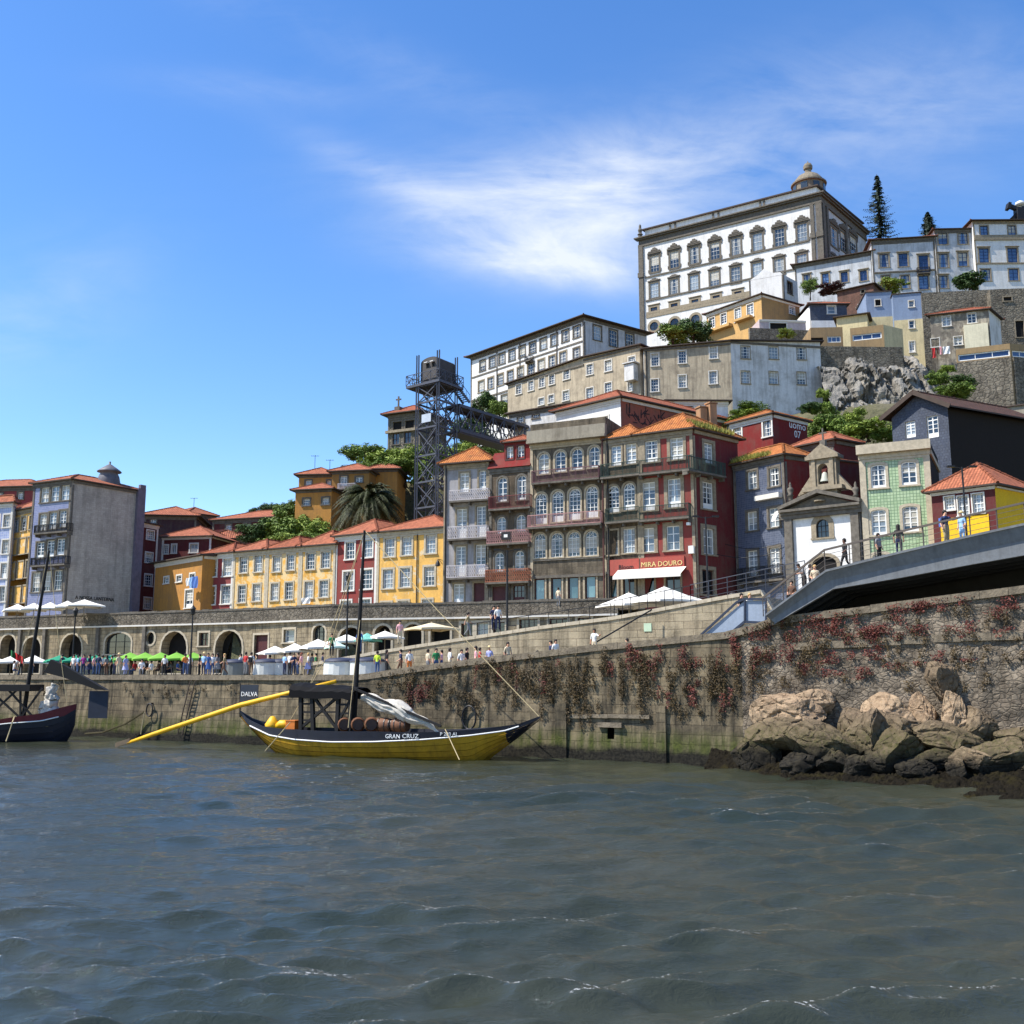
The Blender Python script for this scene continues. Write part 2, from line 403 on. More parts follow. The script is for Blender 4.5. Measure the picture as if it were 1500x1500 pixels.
def mesh_from(mb, mats, name):
    me = bpy.data.meshes.new(name); me.from_pydata(mb.v, [], mb.f)
    for m in (mats if isinstance(mats, list) else [mats]): me.materials.append(m)
    if isinstance(mats, list) and len(mats) > 1: me.polygons.foreach_set('material_index', mb.m)
    uvl = me.uv_layers.new(name='UVMap'); uvl.data.foreach_set('uv', [x for p in mb.uv for x in p]); me.update()
    return me
def topz(kind, w, h, x):
    """height of opening at x"""
    x = max(-w/2, min(w/2, x))
    if kind in ('arch', 'goth', 'seg'):
        r = w*.16 if kind == 'seg' else min(w/2, h*.42)
        return h/2-r+r*math.sqrt(max(0, 1-(2*x/w)**2))
    if kind == 'oval': return h/2*math.sqrt(max(0, 1-(2*x/w)**2))
    return h/2
def win_meshes(style, w, h, sw, smat, hood, depth):
    key = (style, w, h, sw, smat.name if smat else '', hood, depth)
    if key in WCACHE: return WCACHE[key]
    kind, nx, ny, fm, pm, fw, solid = STY[style]
    lp = loop_for(kind, w, h); yp = depth-.03
    p = MB(); p.poly([(x, yp, z) for x, z in lp], 0, lp); pane = mesh_from(p, pm, 'window')
    frame = None
    if fm:
        f = MB(); y0, dy = yp-.06, .05
        # outer ring
        cxs = [(x*(1-2*fw/w), z*(1-2*fw/h)) for x, z in lp]
        for i in range(len(lp)):
            j = (i+1) % len(lp); a, b, c, d = lp[i], lp[j], cxs[j], cxs[i]
            f.poly([(a[0], y0, a[1]), (b[0], y0, b[1]), (c[0], y0, c[1]), (d[0], y0, d[1])])
            f.poly([(d[0], y0, d[1]), (c[0], y0, c[1]), (c[0], y0+dy, c[1]), (d[0], y0+dy, d[1])])
        zb = -h/2+h*solid
        if solid > 0: f.box((0, y0+dy/2, -h/2+h*solid/2), w-fw, dy*.9, h*solid-.02)
        bw = fw*.55
        for i in range(1, nx):
            x = -w/2+w*i/nx; zt = topz(kind, w, h, x); zz = -topz(kind, w, h, x) if kind == 'oval' else zb
            tw = fw*1.1 if (nx == 2) else bw
            f.box((x, y0+dy/2, (zz+zt)/2), tw, dy*.8, max(.02, zt-zz))
        zh = (h/2-min(w/2, h*.42)) if kind in ('arch', 'goth') else (h/2-w*.16 if kind == 'seg' else h/2)
        for j in range(1, ny):
            z = zb+(h/2-zb)*j/ny
            if z > zh+.02 and kind in ('arch', 'goth'): continue
            ww = w if kind != 'oval' else w*math.sqrt(max(0, 1-(2*z/h)**2))
            f.box((0, y0+dy/2, z), ww-fw, dy*.7, bw*(1.7 if (j == ny-1 and style in ('door', 'case', 'blued')) or (ny == 4 and j == 2 and nx == 3) else 1))
        if kind in ('arch', 'goth'): f.box((0, y0+dy/2, zh), w-fw, dy*.75, fw)
        if kind == 'goth':
            r = min(w/2, h*.42)
            for sgn in (-1, 1):
                for k in range(4):
                    a0, a1 = math.pi/2*k/4, math.pi/2*(k+1)/4
                    A = (sgn*(w/2-math.cos(math.pi/2-a0)*w*.62), zh+r*.98*(1-math.cos(a0)))
                    B = (sgn*(w/2-math.cos(math.pi/2-a1)*w*.62), zh+r*.98*(1-math.cos(a1)))
                    f.bar((A[0], y0+dy/2, A[1]), (B[0], y0+dy/2, B[1]), bw, dy*.6, up=Vector((0, 1, 0)))
        frame = mesh_from(f, fm, 'frame')
    sur = None
    if smat and sw > 0:
        q = MB(); y0, y1 = -.06, -.003
        if kind in ('arch', 'goth', 'seg', 'oval'):
            out = [(x*(1+2*sw/w), z*(1+2*sw/h) if z > -h/2+1e-4 or kind == 'oval' else z) for x, z in lp]; ln = len(lp)
            for i in range(0 if kind == 'oval' else 1, ln):
                j = (i+1) % ln; a, b, c, d = lp[i], lp[j], out[j], out[i]
                q.poly([(a[0], y0, a[1]), (d[0], y0, d[1]), (c[0], y0, c[1]), (b[0], y0, b[1])][::-1])
                q.poly([(d[0], y0, d[1]), (d[0], y1, d[1]), (c[0], y1, c[1]), (c[0], y0, c[1])])
                q.poly([(a[0], y0, a[1]), (b[0], y0, b[1]), (b[0], y1, b[1]), (a[0], y1, a[1])])
        else:
            for sgn in (-1, 1): q.box((sgn*(w/2+sw/2), (y0+y1)/2, 0), sw, y1-y0, h)
            q.box((0, (y0+y1)/2-.003, h/2+sw/2), w+2*sw, y1-y0+.006, sw)
        if kind != 'oval': q.box((0, -.075, -h/2-.07), w+2*sw+.1, .144, .14)
        if hood == 1: q.box((0, -.12, h/2+sw+.07), w+2*sw+.3, .234, .14)
        if hood == 2:   # baroque crest
            for (bw2, z0, hh, pr) in ((w+2*sw+.5, 0, .3, .3), (w+2*sw, .3, .35, .36), (w*.75, .65, .4, .42), (w*.35, 1.05, .35, .4)):
                q.box((0, -pr/2-.003, h/2+sw+z0+hh/2), bw2, pr, hh)
            for sgn in (-1, 1): q.box((sgn*(w/2+sw+.12), -.08, h/2+sw-.5), .34, .154, 1.0)
            for sgn in (-1, 1): q.box((sgn*(w/2+sw+.06), -.07, -h/2+.3), .22, .134, .7)
            q.box((0, -.09, -h/2-.28), w+2*sw-.2, .174, .3)
        if hood == 3:
            for (bw2, z0, hh, pr) in ((w+2*sw+.3, 0, .22, .22), (w*.9, .22, .22, .2), (w*.5, .44, .2, .18)): q.box((0, -pr/2-.003, h/2+sw+z0+hh/2), bw2, pr, hh)
            q.box((0, -.07, -h/2-.26), w+2*sw-.2, .134, .26)
        sur = mesh_from(q, smat, 'surround')
    WCACHE[key] = (pane, frame, sur, lp); return WCACHE[key]
def rnd(x, s=.05): return max(s, round(x/s)*s)
def window(rt, fac, px, py, w, h, style, sw=.18, smat=None, hood=0, depth=.22, d=0, name=None, label=None):
    """measures the opening from the survey, returns its hole loop on the facade plane"""
    u0, z0 = fac.uz(px-w/2, py, d); u1, z1 = fac.uz(px+w/2, py, d)
    zt = fac.uz(px, py-h/2, d)[1]; zb = fac.uz(px, py+h/2, d)[1]
    return window_uz(rt, fac, (u0+u1)/2, (zt+zb)/2, rnd(u1-u0), rnd(zt-zb), style, sw, smat, hood, depth, d, name, label)
def window_uz(rt, fac, u, z, W, H, style, sw=.18, smat=None, hood=0, depth=.22, d=0, name=None, label=None):
    W, H = rnd(W), rnd(H)
    pane, frame, sur, lp = win_meshes(style, W, H, sw, smat, hood, depth)
    nm = name or ('door' if style in ('door', 'lace', 'gothd', 'archd', 'segd', 'wood', 'blued', 'shopd') else 'window')
    wo = inst(nm, pane, rt, fac.P(u, z, d), fac.rz)
    if label: wo['label'] = label
    for n2, me in (('frame', frame), ('surround', sur)):
        if me:
            c = bpy.data.objects.new(n2, me); COL.objects.link(c); c.parent = wo
    kind = STY[style][0]
    if style in ('sash', 'sash_s', 'case', 'door', 'lace', 'blue', 'goth', 'archd', 'segd') and H > .8:
        q = BR_.random(); fr = round(BR_.choice((.3, .45, .6, .75)), 2); tall = H-(min(W/2, H*.42) if kind in ('arch', 'goth') else (W*.16 if kind == 'seg' else 0))
        if q < .38:
            key = ('bl', W, tall, fr, H, depth)
            if key not in WCACHE:
                m = MB(); zt = tall-H/2; y = depth-.04; m.poly([(-W/2+.05, y, zt-tall*fr), (W/2-.05, y, zt-tall*fr), (W/2-.05, y, zt-.03), (-W/2+.05, y, zt-.03)]); WCACHE[key] = mesh_from(m, blind_m, 'blind')
            c = bpy.data.objects.new('blind', WCACHE[key]); COL.objects.link(c); c.parent = wo
        elif q < .7:
            key = ('cu', W, tall, H, depth)
            if key not in WCACHE:
                m = MB(); zt = tall-H/2; y = depth-.04
                for s in (-1, 1):
                    a, b, c2 = s*(W/2-.05), s*W*.16, s*W*.3; m.poly([(a, y, zt-.03), (a, y, -H/2+.05), (c2, y, -H/2+.05), (b, y, zt-.03)][::s])
                WCACHE[key] = mesh_from(m, curtain_m, 'curtain')
            c = bpy.data.objects.new('curtain', WCACHE[key]); COL.objects.link(c); c.parent = wo
    return [(u+x, z+zz) for x, zz in lp]
def row(rt, fac, n, x1, y1, x2, y2, w, h, style, **kw):
    d = kw.get('d', 0)
    a = fac.uz(x1, y1, d); b = fac.uz(x2, y2, d); out = []
    def size(x, y):
        u0 = fac.uz(x-w/2, y, d)[0]; u1 = fac.uz(x+w/2, y, d)[0]; return u1-u0, fac.uz(x, y-h/2, d)[1]-fac.uz(x, y+h/2, d)[1]
    s1, s2 = size(x1, y1), size(x2, y2); W, H = (s1[0]+s2[0])/2, (s1[1]+s2[1])/2
    for i in range(n):
        k = i/(n-1) if n > 1 else 0
        out.append(window_uz(rt, fac, a[0]+(b[0]-a[0])*k, a[1]+(b[1]-a[1])*k, W, H, style, **kw))
    return out
def railing_mb(mb, P0, P1, h, gap=.13, bw=.04, rail=.07, mi=0, ends=True, mid=False):
    P0, P1 = Vector(P0), Vector(P1); L = (P1-P0).length; n = max(2, int(L/gap)); up = Vector((0, 0, h))
    mb.bar(P0+up, P1+up, rail, rail, mi); mb.bar(P0+Vector((0, 0, .06)), P1+Vector((0, 0, .06)), rail*.8, rail*.8, mi)
    for i in range(n+1):
        p = P0.lerp(P1, i/n); mb.bar(p, p+up, bw if i % 6 else bw*1.8, None, mi, up=Vector((0, 1, 0)))
def lace_mb(mb, P0, P1, h, mi=0):
    """cast iron panel with scrolls: dense pattern of bars and diamonds"""
    P0, P1 = Vector(P0), Vector(P1); L = (P1-P0).length; n = max(2, int(L/.24)); up = Vector((0, 0, h))
    mb.bar(P0+up, P1+up, .06, .06, mi); mb.bar(P0+Vector((0, 0, .05)), P1+Vector((0, 0, .05)), .05, .05, mi)
    for i in range(n):
        a, b = P0.lerp(P1, i/n), P0.lerp(P1, (i+1)/n); m = a.lerp(b, .5)
        mb.bar(a, a+up, .04, None, mi, up=Vector((0, 1, 0)))
        for k in range(3):
            z0, z1 = Vector((0, 0, h*k/3)), Vector((0, 0, h*(k+1)/3)); zm = (z0+z1)/2
            for q, r in ((a+zm, m+z1), (m+z1, b+zm), (b+zm, m+z0), (m+z0, a+zm)): mb.bar(q, r, .05, None, mi, up=Vector((0, 1, 0)))
    mb.bar(P1, P1+up, .04, None, mi, up=Vector((0, 1, 0)))
def balcony(rt, fac, x1, y1, x2, y2, hpx, proj, mat, kind='bars', slab=.18, smat=None, sideL=True, sideR=True, label=None):
    u0, z0 = fac.uz(x1, y1, proj); u1, z1 = fac.uz(x2, y2, proj); z = (z0+z1)/2
    h = min(1.25, fac.uz(x1, y1-hpx, proj)[1]-z0)
    m = MB(); m.boxax(fac.P(u0, z-slab, .01), fac.t*(u1-u0), fac.n*proj, Vector((0, 0, slab)))
    n = max(2, int((u1-u0)/1.6))
    for i in range(n+1):
        u = u0+.1+(u1-u0-.2)*i/n; m.boxax(fac.P(u-.08, z-slab-.3, .01), fac.t*.16, fac.n*proj*.75, Vector((0, 0, .295)))
    b = m.build('balcony', smat or granite_dark, rt)
    if label: b['label'] = label
    r = MB(); fn = railing_mb if kind == 'bars' else lace_mb
    e = .04
    fn(r, fac.P(u0+e, z, proj-e), fac.P(u1-e, z, proj-e), h)
    if sideL: fn(r, fac.P(u0+e, z, .03), fac.P(u0+e, z, proj-e-.03), h)
    if sideR: fn(r, fac.P(u1-e, z, .03), fac.P(u1-e, z, proj-e-.03), h)
    r.build('railing', mat, b); return b
def band(mb, fac, z0, z1, u0, u1, proj, mi=0, lo=.003):
    mb.boxax(fac.P(u0, z0, lo), fac.t*(u1-u0), fac.n*(proj-lo), Vector((0, 0, z1-z0)), mi)
def roofgeo(mb, q, z, rise, kind, over=.5, th=.14, ridge_in=None, caps=True):
    """q: plan corners front-left, front-right, back-right, back-left; mi 0 tile 1 soffit; kind hip|gable|shed|gableF"""
    q = [Vector((p[0], p[1], 0)) for p in q]; c = sum(q, Vector())/4
    t = (q[1]-q[0]).normalized(); nb = (q[3]-q[0]); nb = (nb-t*nb.dot(t)).normalized()
    t2 = (q[2]-q[1]).normalized()
    e = [q[0]-t*over-t2*over, q[1]+t*over-t2*over, q[2]+t*over+t2*over, q[3]-t*over+t2*over]
    Z = lambda p, zz: Vector((p.x, p.y, zz))
    E = [Z(p, z) for p in e]; Et = [Z(p, z+th) for p in e]
    for i in range(4):
        j = (i+1) % 4
        if kind != 'gableF' or i != 0: mb.poly([E[i], E[j], Et[j], Et[i]], 1)
    if kind != 'gableF': mb.poly([E[3], E[2], E[1], E[0]], 1)
    def slope(pts):
        pts = [Vector(p) for p in pts]; a = pts[0]; d = (pts[1]-a).normalized(); nn = (pts[1]-a).cross(pts[2]-a).normalized(); up = nn.cross(d)
        mb.poly(pts, 0, [((p-a).dot(d), (p-a).dot(up)) for p in pts])
    zt = z+th+rise; L = (e[1]-e[0]).length; D = (e[3]-e[0]).length; ridges = []
    if kind == 'shed':
        B, A = Z(e[2], zt), Z(e[3], zt); slope([Et[0], Et[1], B, A])
        mb.poly([Et[1], Et[2], B], 1); mb.poly([Et[3], Et[0], A], 1); mb.poly([Et[2], Et[3], A, B], 1); ridges = [(A, B)]
    elif kind in ('gable', 'hip'):
        ml, mr = (e[0]+e[3])/2, (e[1]+e[2])/2; ins = 0 if kind == 'gable' else (min(D, L)/2*.98 if ridge_in is None else ridge_in)
        if kind == 'hip' and D > L:   # ridge runs front to back
            mf, mk = (e[0]+e[1])/2, (e[2]+e[3])/2; dd = (mk-mf).normalized()
            F, K = Z(mf+dd*ins, zt), Z(mk-dd*ins, zt)
            slope([Et[0], Et[1], F]); slope([Et[1], Et[2], K, F]); slope([Et[2], Et[3], K]); slope([Et[3], Et[0], F, K])
            ridges = [(F, K), (Et[0], F), (Et[1], F), (Et[2], K), (Et[3], K)]
        else:
            dd = (mr-ml).normalized(); A, B = Z(ml+dd*ins, zt), Z(mr-dd*ins, zt)
            slope([Et[0], Et[1], B, A]); slope([Et[2], Et[3], A, B])
            if kind == 'gable':
                mb.poly([Et[1], Et[2], B], 1); mb.poly([Et[3], Et[0], A], 1); ridges = [(A, B)]
            else:
                slope([Et[1], Et[2], B]); slope([Et[3], Et[0], A]); ridges = [(A, B), (Et[0], A), (Et[3], A), (Et[1], B), (Et[2], B)]
    elif kind == 'gableF':   # gable end faces the front
        mf, mk = (e[0]+e[1])/2, (e[2]+e[3])/2; F, K = Z(mf, zt), Z(mk, zt)
        slope([Et[1], Et[2], K, F]); slope([Et[3], Et[0], F, K]); ridges = [(F, K)]
        mb.poly([Et[2], Et[3], K], 1)
        for p in (Et[0], Et[1]): mb.bar(p-Vector((0, 0, .1)), F-Vector((0, 0, .1)), .12, .42, 1)
    if caps:
        for a, b in ridges:
            n = max(2, int((b-a).length/.5))
            for k in range(n):
                p0, p1 = a.lerp(b, k/n), a.lerp(b, (k+.93)/n); mb.tube([p0, p1], [.14, .11], 6, 0)
PROT = []   # terrain control points
def house(name, label, pL, YL, pR, zb, wall, cat='house', pS=None, depth=8, sidewall=None, rows=(), srows=(), roof=('hip', 1.8), roofmat=None, over=.5,
          trim=granite, cornice=.35, quoins=True, base=None, ypR=None, backdepth=None, terr=None, roofdepth=None, group=None, plinth=None, drop=0.0, top_extra=0.0):
    """house from eave survey points pL, pR (pS: far end of the visible right side).  zb = base height"""
    A = at(pL[0], pL[1], YL); ze = A.z; B = lev(pR[0], pR[1], ze) if ypR is None else at(pR[0], pR[1], ypR)
    f = Fac(A, B)
    if pS: S = lev(pS[0], pS[1], ze); back = Vector((S.x-B.x, S.y-B.y, 0))
    else: back = -f.n*depth
    Bk = f.B+back; D = f.A+back
    rt = root(name, label, cat, (f.A.x, f.A.y, zb), group)
    fs = Fac(f.B, Bk)
    holes = []; sholes = []
    for r in rows:
        kw = dict(smat=trim); kw.update(r[8] if len(r) > 8 else {})
        holes += row(rt, f, *r[:8], **kw)
    for r in srows:
        kw = dict(smat=trim); kw.update(r[8] if len(r) > 8 else {})
        sholes += row(rt, fs, *r[:8], **kw)
    m = MB(); zl = zb-drop; zt = ze+top_extra
    holed(m, f, [(0, zl), (f.L, zl), (f.L, zt), (0, zt)], holes, 0, rmi=2)
    holed(m, fs, [(0, zl), (fs.L, zl), (fs.L, zt), (0, zt)], sholes, 1, rmi=2)
    fb = Fac(Bk, D); fl = Fac(D, f.A)
    for ff in (fb, fl): m.poly([ff.P(0, zl), ff.P(ff.L, zl), ff.P(ff.L, zt), ff.P(0, zt)], 1, [(0, zl), (ff.L, zl), (ff.L, zt), (0, zt)])
    m.poly([Vector((p.x, p.y, zt-.02)) for p in (f.A, f.B, Bk, D)], 1)
    m.build('wall', [wall, sidewall or wall, granite], rt)
    if cornice or quoins:
        k = MB()
        if cornice: band(k, f, ze-cornice, ze-.01, -.05, f.L+.05, .16); band(k, f, ze-cornice*1.6, ze-cornice-.004, 0, f.L, .08); band(k, fs, ze-cornice, ze-.014, .17, fs.L, .15)
        if quoins: band(k, f, zl, ze-cornice*1.6-.004, -.01, .28, .06); band(k, f, zl, ze-cornice*1.6-.006, f.L-.28, f.L+.01, .06)
        if quoins and pS: band(k, fs, zl, ze-cornice*1.6-.008, .07, .3, .05)
        k.build('trim', trim, rt)
    if roof:
        rm = MB(); q = [f.A, f.B, Bk, D]
        if roofdepth: q = [f.A, f.B, f.B+back.normalized()*roofdepth, f.A+back.normalized()*roofdepth]
        roofgeo(rm, q, ze+.004, roof[1], roof[0], over)
        rm.build('roof', [roofmat or tile_a, soffit], rt)
    if terr is not False:
        for p in (f.A, f.B, Bk, D, (f.A+f.B)/2): PROT.append((p.x, p.y, zb if terr is None else terr))
    return dict(rt=rt, f=f, fs=fs, ze=ze, zb=zb, A=f.A, B=f.B, Bk=Bk, D=D)
# ------------------------------------------------------------------ camera, light, sky
cam = bpy.data.cameras.new('camera'); co = bpy.data.objects.new('camera', cam); COL.objects.link(co)
cam.sensor_width = 36; cam.lens = 36; cam.clip_end = 3000; cam.clip_start = .1
co.location = (0, 0, EYE); co.rotation_euler = (math.pi/2+PITCH, 0, 0); SC.camera = co
SUN_EL = math.radians(54); SUN_H = Vector((-.985, -.17, 0)).normalized()
sd = Vector((SUN_H.x*math.cos(SUN_EL), SUN_H.y*math.cos(SUN_EL), math.sin(SUN_EL)))
sl = bpy.data.lights.new('sun', 'SUN'); sl.energy = 5.0; sl.angle = math.radians(.5); sl.color = (1, .95, .87)
so = bpy.data.objects.new('sun', sl); COL.objects.link(so); so.rotation_euler = sd.to_track_quat('Z', 'Y').to_euler()
W = bpy.data.worlds.new('World'); SC.world = W; W.use_nodes = True
nt = W.node_tree; bg = nt.nodes['Background']; bg.inputs[1].default_value = .15
sky = nt.nodes.new('ShaderNodeTexSky'); sky.sky_type = 'NISHITA'; sky.sun_disc = False
sky.sun_elevation = SUN_EL; sky.sun_rotation = math.atan2(SUN_H.x, SUN_H.y)
sky.altitude = 50; sky.air_density = 1.0; sky.dust_density = .25; sky.ozone_density = 2.2
tc = nt.nodes.new('ShaderNodeTexCoord'); sx = nt.nodes.new('ShaderNodeSeparateXYZ'); nt.links.new(tc.outputs['Generated'], sx.inputs[0])
def M2(op, a, b=None, c=None):
    n = nt.nodes.new('ShaderNodeMath'); n.operation = op
    for i, v in enumerate((a, b, c)):
        if v is None: continue
        if isinstance(v, bpy.types.NodeSocket): nt.links.new(v, n.inputs[i])
        else: n.inputs[i].default_value = v
    return n.outputs[0]
yy = M2('MAXIMUM', sx.outputs[1], .05); az = M2('DIVIDE', sx.outputs[0], yy); el = M2('DIVIDE', sx.outputs[2], yy)
def cl_mask(px, py, ra, re, ang=0):
    """soft elliptical bank of cirrus round one compass direction"""
    d = ray(px, py); a0, e0 = d.x/d.y, d.z/d.y; ca, sa = math.cos(ang), math.sin(ang)
    da, de = M2('SUBTRACT', az, a0), M2('SUBTRACT', el, e0)
    u = M2('ADD', M2('MULTIPLY', da, ca/ra), M2('MULTIPLY', de, sa/ra)); v = M2('ADD', M2('MULTIPLY', da, -sa/re), M2('MULTIPLY', de, ca/re))
    r2 = M2('ADD', M2('MULTIPLY', u, u), M2('MULTIPLY', v, v)); return M2('POWER', 2.718, M2('MULTIPLY', r2, -1.0))
cv = nt.nodes.new('ShaderNodeCombineXYZ'); nt.links.new(az, cv.inputs[0]); nt.links.new(el, cv.inputs[1])
def cnoise(rot, sc, scale, detail, dist):
    mp = nt.nodes.new('ShaderNodeMapping'); mp.inputs['Rotation'].default_value = (0, 0, rot); mp.inputs['Scale'].default_value = sc
    nt.links.new(cv.outputs[0], mp.inputs[0])
    n = nt.nodes.new('ShaderNodeTexNoise'); n.inputs['Scale'].default_value = scale; n.inputs['Detail'].default_value = detail
    n.inputs['Roughness'].default_value = .62; n.inputs['Distortion'].default_value = dist; nt.links.new(mp.outputs[0], n.inputs[0]); return n.outputs[0]
n1 = cnoise(math.radians(28), (1, 3.0, 1), 3.2, 9, .7); n2 = cnoise(math.radians(18), (1, 2.4, 1), 9, 8, .5)
nn = M2('ADD', M2('MULTIPLY', n1, .68), M2('MULTIPLY', n2, .32))
def mr(v, a, b, c=0, d=1):
    n = nt.nodes.new('ShaderNodeMapRange'); n.inputs[1].default_value = a; n.inputs[2].default_value = b; n.inputs[3].default_value = c; n.inputs[4].default_value = d
    nt.links.new(v, n.inputs[0]); return n.outputs[0]
main = M2('ADD', cl_mask(800, 322, .155, .055, math.radians(-10)), M2('MULTIPLY', cl_mask(640, 300, .13, .02, math.radians(-28)), .45))
main = M2('ADD', main, M2('MULTIPLY', cl_mask(880, 270, .13, .05, math.radians(18)), .6))
main = M2('ADD', main, M2('MULTIPLY', cl_mask(800, 385, .10, .02, math.radians(-6)), .8))
m1 = M2('MULTIPLY', mr(nn, .30, .66), M2('MINIMUM', main, 1.0))
veil = M2('ADD', cl_mask(1190, 200, .26, .085, math.radians(14)), M2('MULTIPLY', cl_mask(560, 90, .36, .03, math.radians(-24)), .35))
veil = M2('ADD', veil, M2('MULTIPLY', cl_mask(60, 450, .12, .06, math.radians(25)), .55))
veil = M2('ADD', veil, M2('MULTIPLY', cl_mask(380, 130, .13, .02, math.radians(-5)), .4))
m2 = M2('MULTIPLY', M2('MULTIPLY', mr(nn, .36, .74), veil), .5)
mask = M2('MINIMUM', M2('ADD', m1, m2), .9)
hs = nt.nodes.new('ShaderNodeHueSaturation'); hs.inputs['Saturation'].default_value = 1.27; hs.inputs['Value'].default_value = 1.0; hs.inputs['Hue'].default_value = .507
nt.links.new(sky.outputs[0], hs.inputs['Color'])
mc = mixc(nt, mask, hs.outputs[0], (3.9, 4.15, 4.5, 1))
nt.links.new(mc, bg.inputs[0])
SC.view_settings.view_transform = 'Standard'; SC.view_settings.look = 'None'; SC.view_settings.exposure = .7; SC.view_settings.gamma = 1
SC.cycles.max_bounces = 5; SC.cycles.diffuse_bounces = 3; SC.cycles.glossy_bounces = 3; SC.cycles.use_denoising = True
SC.cycles.sample_clamp_indirect = 6

def vnoise(x, y, seed=0):
    """cheap smooth value noise"""
    def hsh(i, j): 
        h = np.sin(i*127.1+j*311.7+seed*74.7)*43758.5453; return h-np.floor(h)
    xi, yi = np.floor(x), np.floor(y); xf, yf = x-xi, y-yi; u, w = xf*xf*(3-2*xf), yf*yf*(3-2*yf)
    return (hsh(xi, yi)*(1-u)+hsh(xi+1, yi)*u)*(1-w)+(hsh(xi, yi+1)*(1-u)+hsh(xi+1, yi+1)*u)*w
def fbm(x, y, seed=0, oc=4):
    t = 0; a = .5
    for k in range(oc): t = t+a*vnoise(x*2**k, y*2**k, seed+k); a *= .5
    return t
# ------------------------------------------------------------------ river
def np_mesh(name, V, nr, nc, mats, smooth=True, uv=None):
    me = bpy.data.meshes.new(name); me.vertices.add(len(V)); me.vertices.foreach_set('co', V.astype(np.float32).ravel())
    i = (np.arange(nr-1)[:, None]*nc+np.arange(nc-1)[None, :]).ravel(); F = np.stack([i, i+1, i+nc+1, i+nc], 1).astype(np.int32); n = len(F)
    me.loops.add(n*4); me.loops.foreach_set('vertex_index', F.ravel()); me.polygons.add(n)
    me.polygons.foreach_set('loop_start', np.arange(0, n*4, 4, dtype=np.int32)); me.polygons.foreach_set('loop_total', np.full(n, 4, dtype=np.int32))
    me.polygons.foreach_set('use_smooth', np.full(n, smooth)); me.update(calc_edges=True)
    if uv is not None:
        l = me.uv_layers.new(name='UVMap'); l.data.foreach_set('uv', uv[F.ravel()].astype(np.float32).ravel())
    for m in mats: me.materials.append(m)
    return me
m, nt2, b = _base('river water'); v = coords(nt2)
b.inputs['Base Color'].default_value = (.030, .040, .030, 1); b.inputs['Roughness'].default_value = .035; b.inputs['IOR'].default_value = 1.45
r_ = noise(nt2, v, .05, 3); nt2.links.new(ramp(nt2, r_, [(.35, (.020, .028, .019, 1)), (.65, (.040, .042, .026, 1))]), b.inputs['Base Color'])
h1 = noise(nt2, coords(nt2, 'Object', (1, 1.8, 1)), 7.5, 5, .62, .4); h2 = noise(nt2, coords(nt2, 'Object', (.75, 1.5, 1)), 3.4, 6, .66, .35)
h3 = noise(nt2, coords(nt2, 'Object', (1, 1.7, 1)), 24, 4, .6, .3)
bn = bump(nt2, h2, .72, .08, None); bump(nt2, h1, .45, .02, b, bn)
nr, nc = 1000, 960
Y = 5.0*(140/5.0)**(np.arange(nr)/(nr-1)); a = np.linspace(-1, 1, nc); a = np.sign(a)*np.abs(a)**1.25*1.15
gx, gy = np.meshgrid(a, Y); X = gx*gy; Yg = gy.copy()
Z = np.zeros_like(X); DX = np.zeros_like(X); DY = np.zeros_like(X)
rs = np.random.RandomState(5)
env = .75+.45*np.sin(X*.11+Yg*.07+1)*np.sin(Yg*.13-X*.05)
for k in range(110):
    lam = .45*(8.0/.45)**(rs.rand()**1.1); th = math.radians(rs.normal(94, 23)); kk = 2*math.pi/lam
    amp = .05*(0.6+.8*rs.rand())*(1.6 if lam < 1.2 else (1.2 if lam < 2.4 else .38))/kk; ph = rs.rand()*6.28
    kx, ky = kk*math.cos(th), kk*math.sin(th)
    q = np.clip((lam/(Yg*.012+.02)-1.0)/2.0, 0, 1)   # drop waves finer than the mesh
    arg = kx*X+ky*Yg+ph+.6*np.sin(.21*X*math.cos(k)+.17*Yg+k); c_ = np.cos(arg); s_ = np.sin(arg)
    Z += amp*c_*q*env; DX -= amp*.5*math.cos(th)*s_*q*env; DY -= amp*.5*math.sin(th)*s_*q*env
V = np.stack([X+DX, Yg+DY, Z], -1).reshape(-1, 3)
fo_ = Z-.5*(np.roll(Z, 6, 1)+np.roll(Z, -6, 1)); sl_ = np.gradient(Z, axis=0)/np.gradient(Yg, axis=0)
crest = np.clip((Z/.09)-.75, 0, 1)*np.clip((-sl_+.10)*4, 0, 1)*np.clip((fbm(X*.16, Yg*.1, 41)-.44)*7, 0, 1)
wm = np_mesh('water', V, nr, nc, [m]); at_ = wm.attributes.new('foam_glint', 'FLOAT', 'POINT'); at_.data.foreach_set('value', crest.astype(np.float32).ravel())  # white flecks on crests, painted as sun sparkle as well as foam
an = nt2.nodes.new('ShaderNodeAttribute'); an.attribute_name = 'foam_glint'; fn = noise(nt2, coords(nt2, 'Object', (1, .7, 1)), 11, 5, .75)
mf = nt2.nodes.new('ShaderNodeMath'); mf.operation = 'MULTIPLY'; nt2.links.new(an.outputs['Fac'], mf.inputs[0]); nt2.links.new(ramp(nt2, fn, [(.54, g(0)), (.61, g(1))]), mf.inputs[1])
bc_ = b.inputs['Base Color'].links[0].from_socket; nt2.links.new(mixc(nt2, mf.outputs[0], bc_, C(236, 238, 238)), b.inputs['Base Color'])
rr_ = nt2.nodes.new('ShaderNodeMath'); rr_.operation = 'MULTIPLY_ADD'; rr_.inputs[1].default_value = .6; rr_.inputs[2].default_value = .012; nt2.links.new(mf.outputs[0], rr_.inputs[0]); nt2.links.new(rr_.outputs[0], b.inputs['Roughness'])
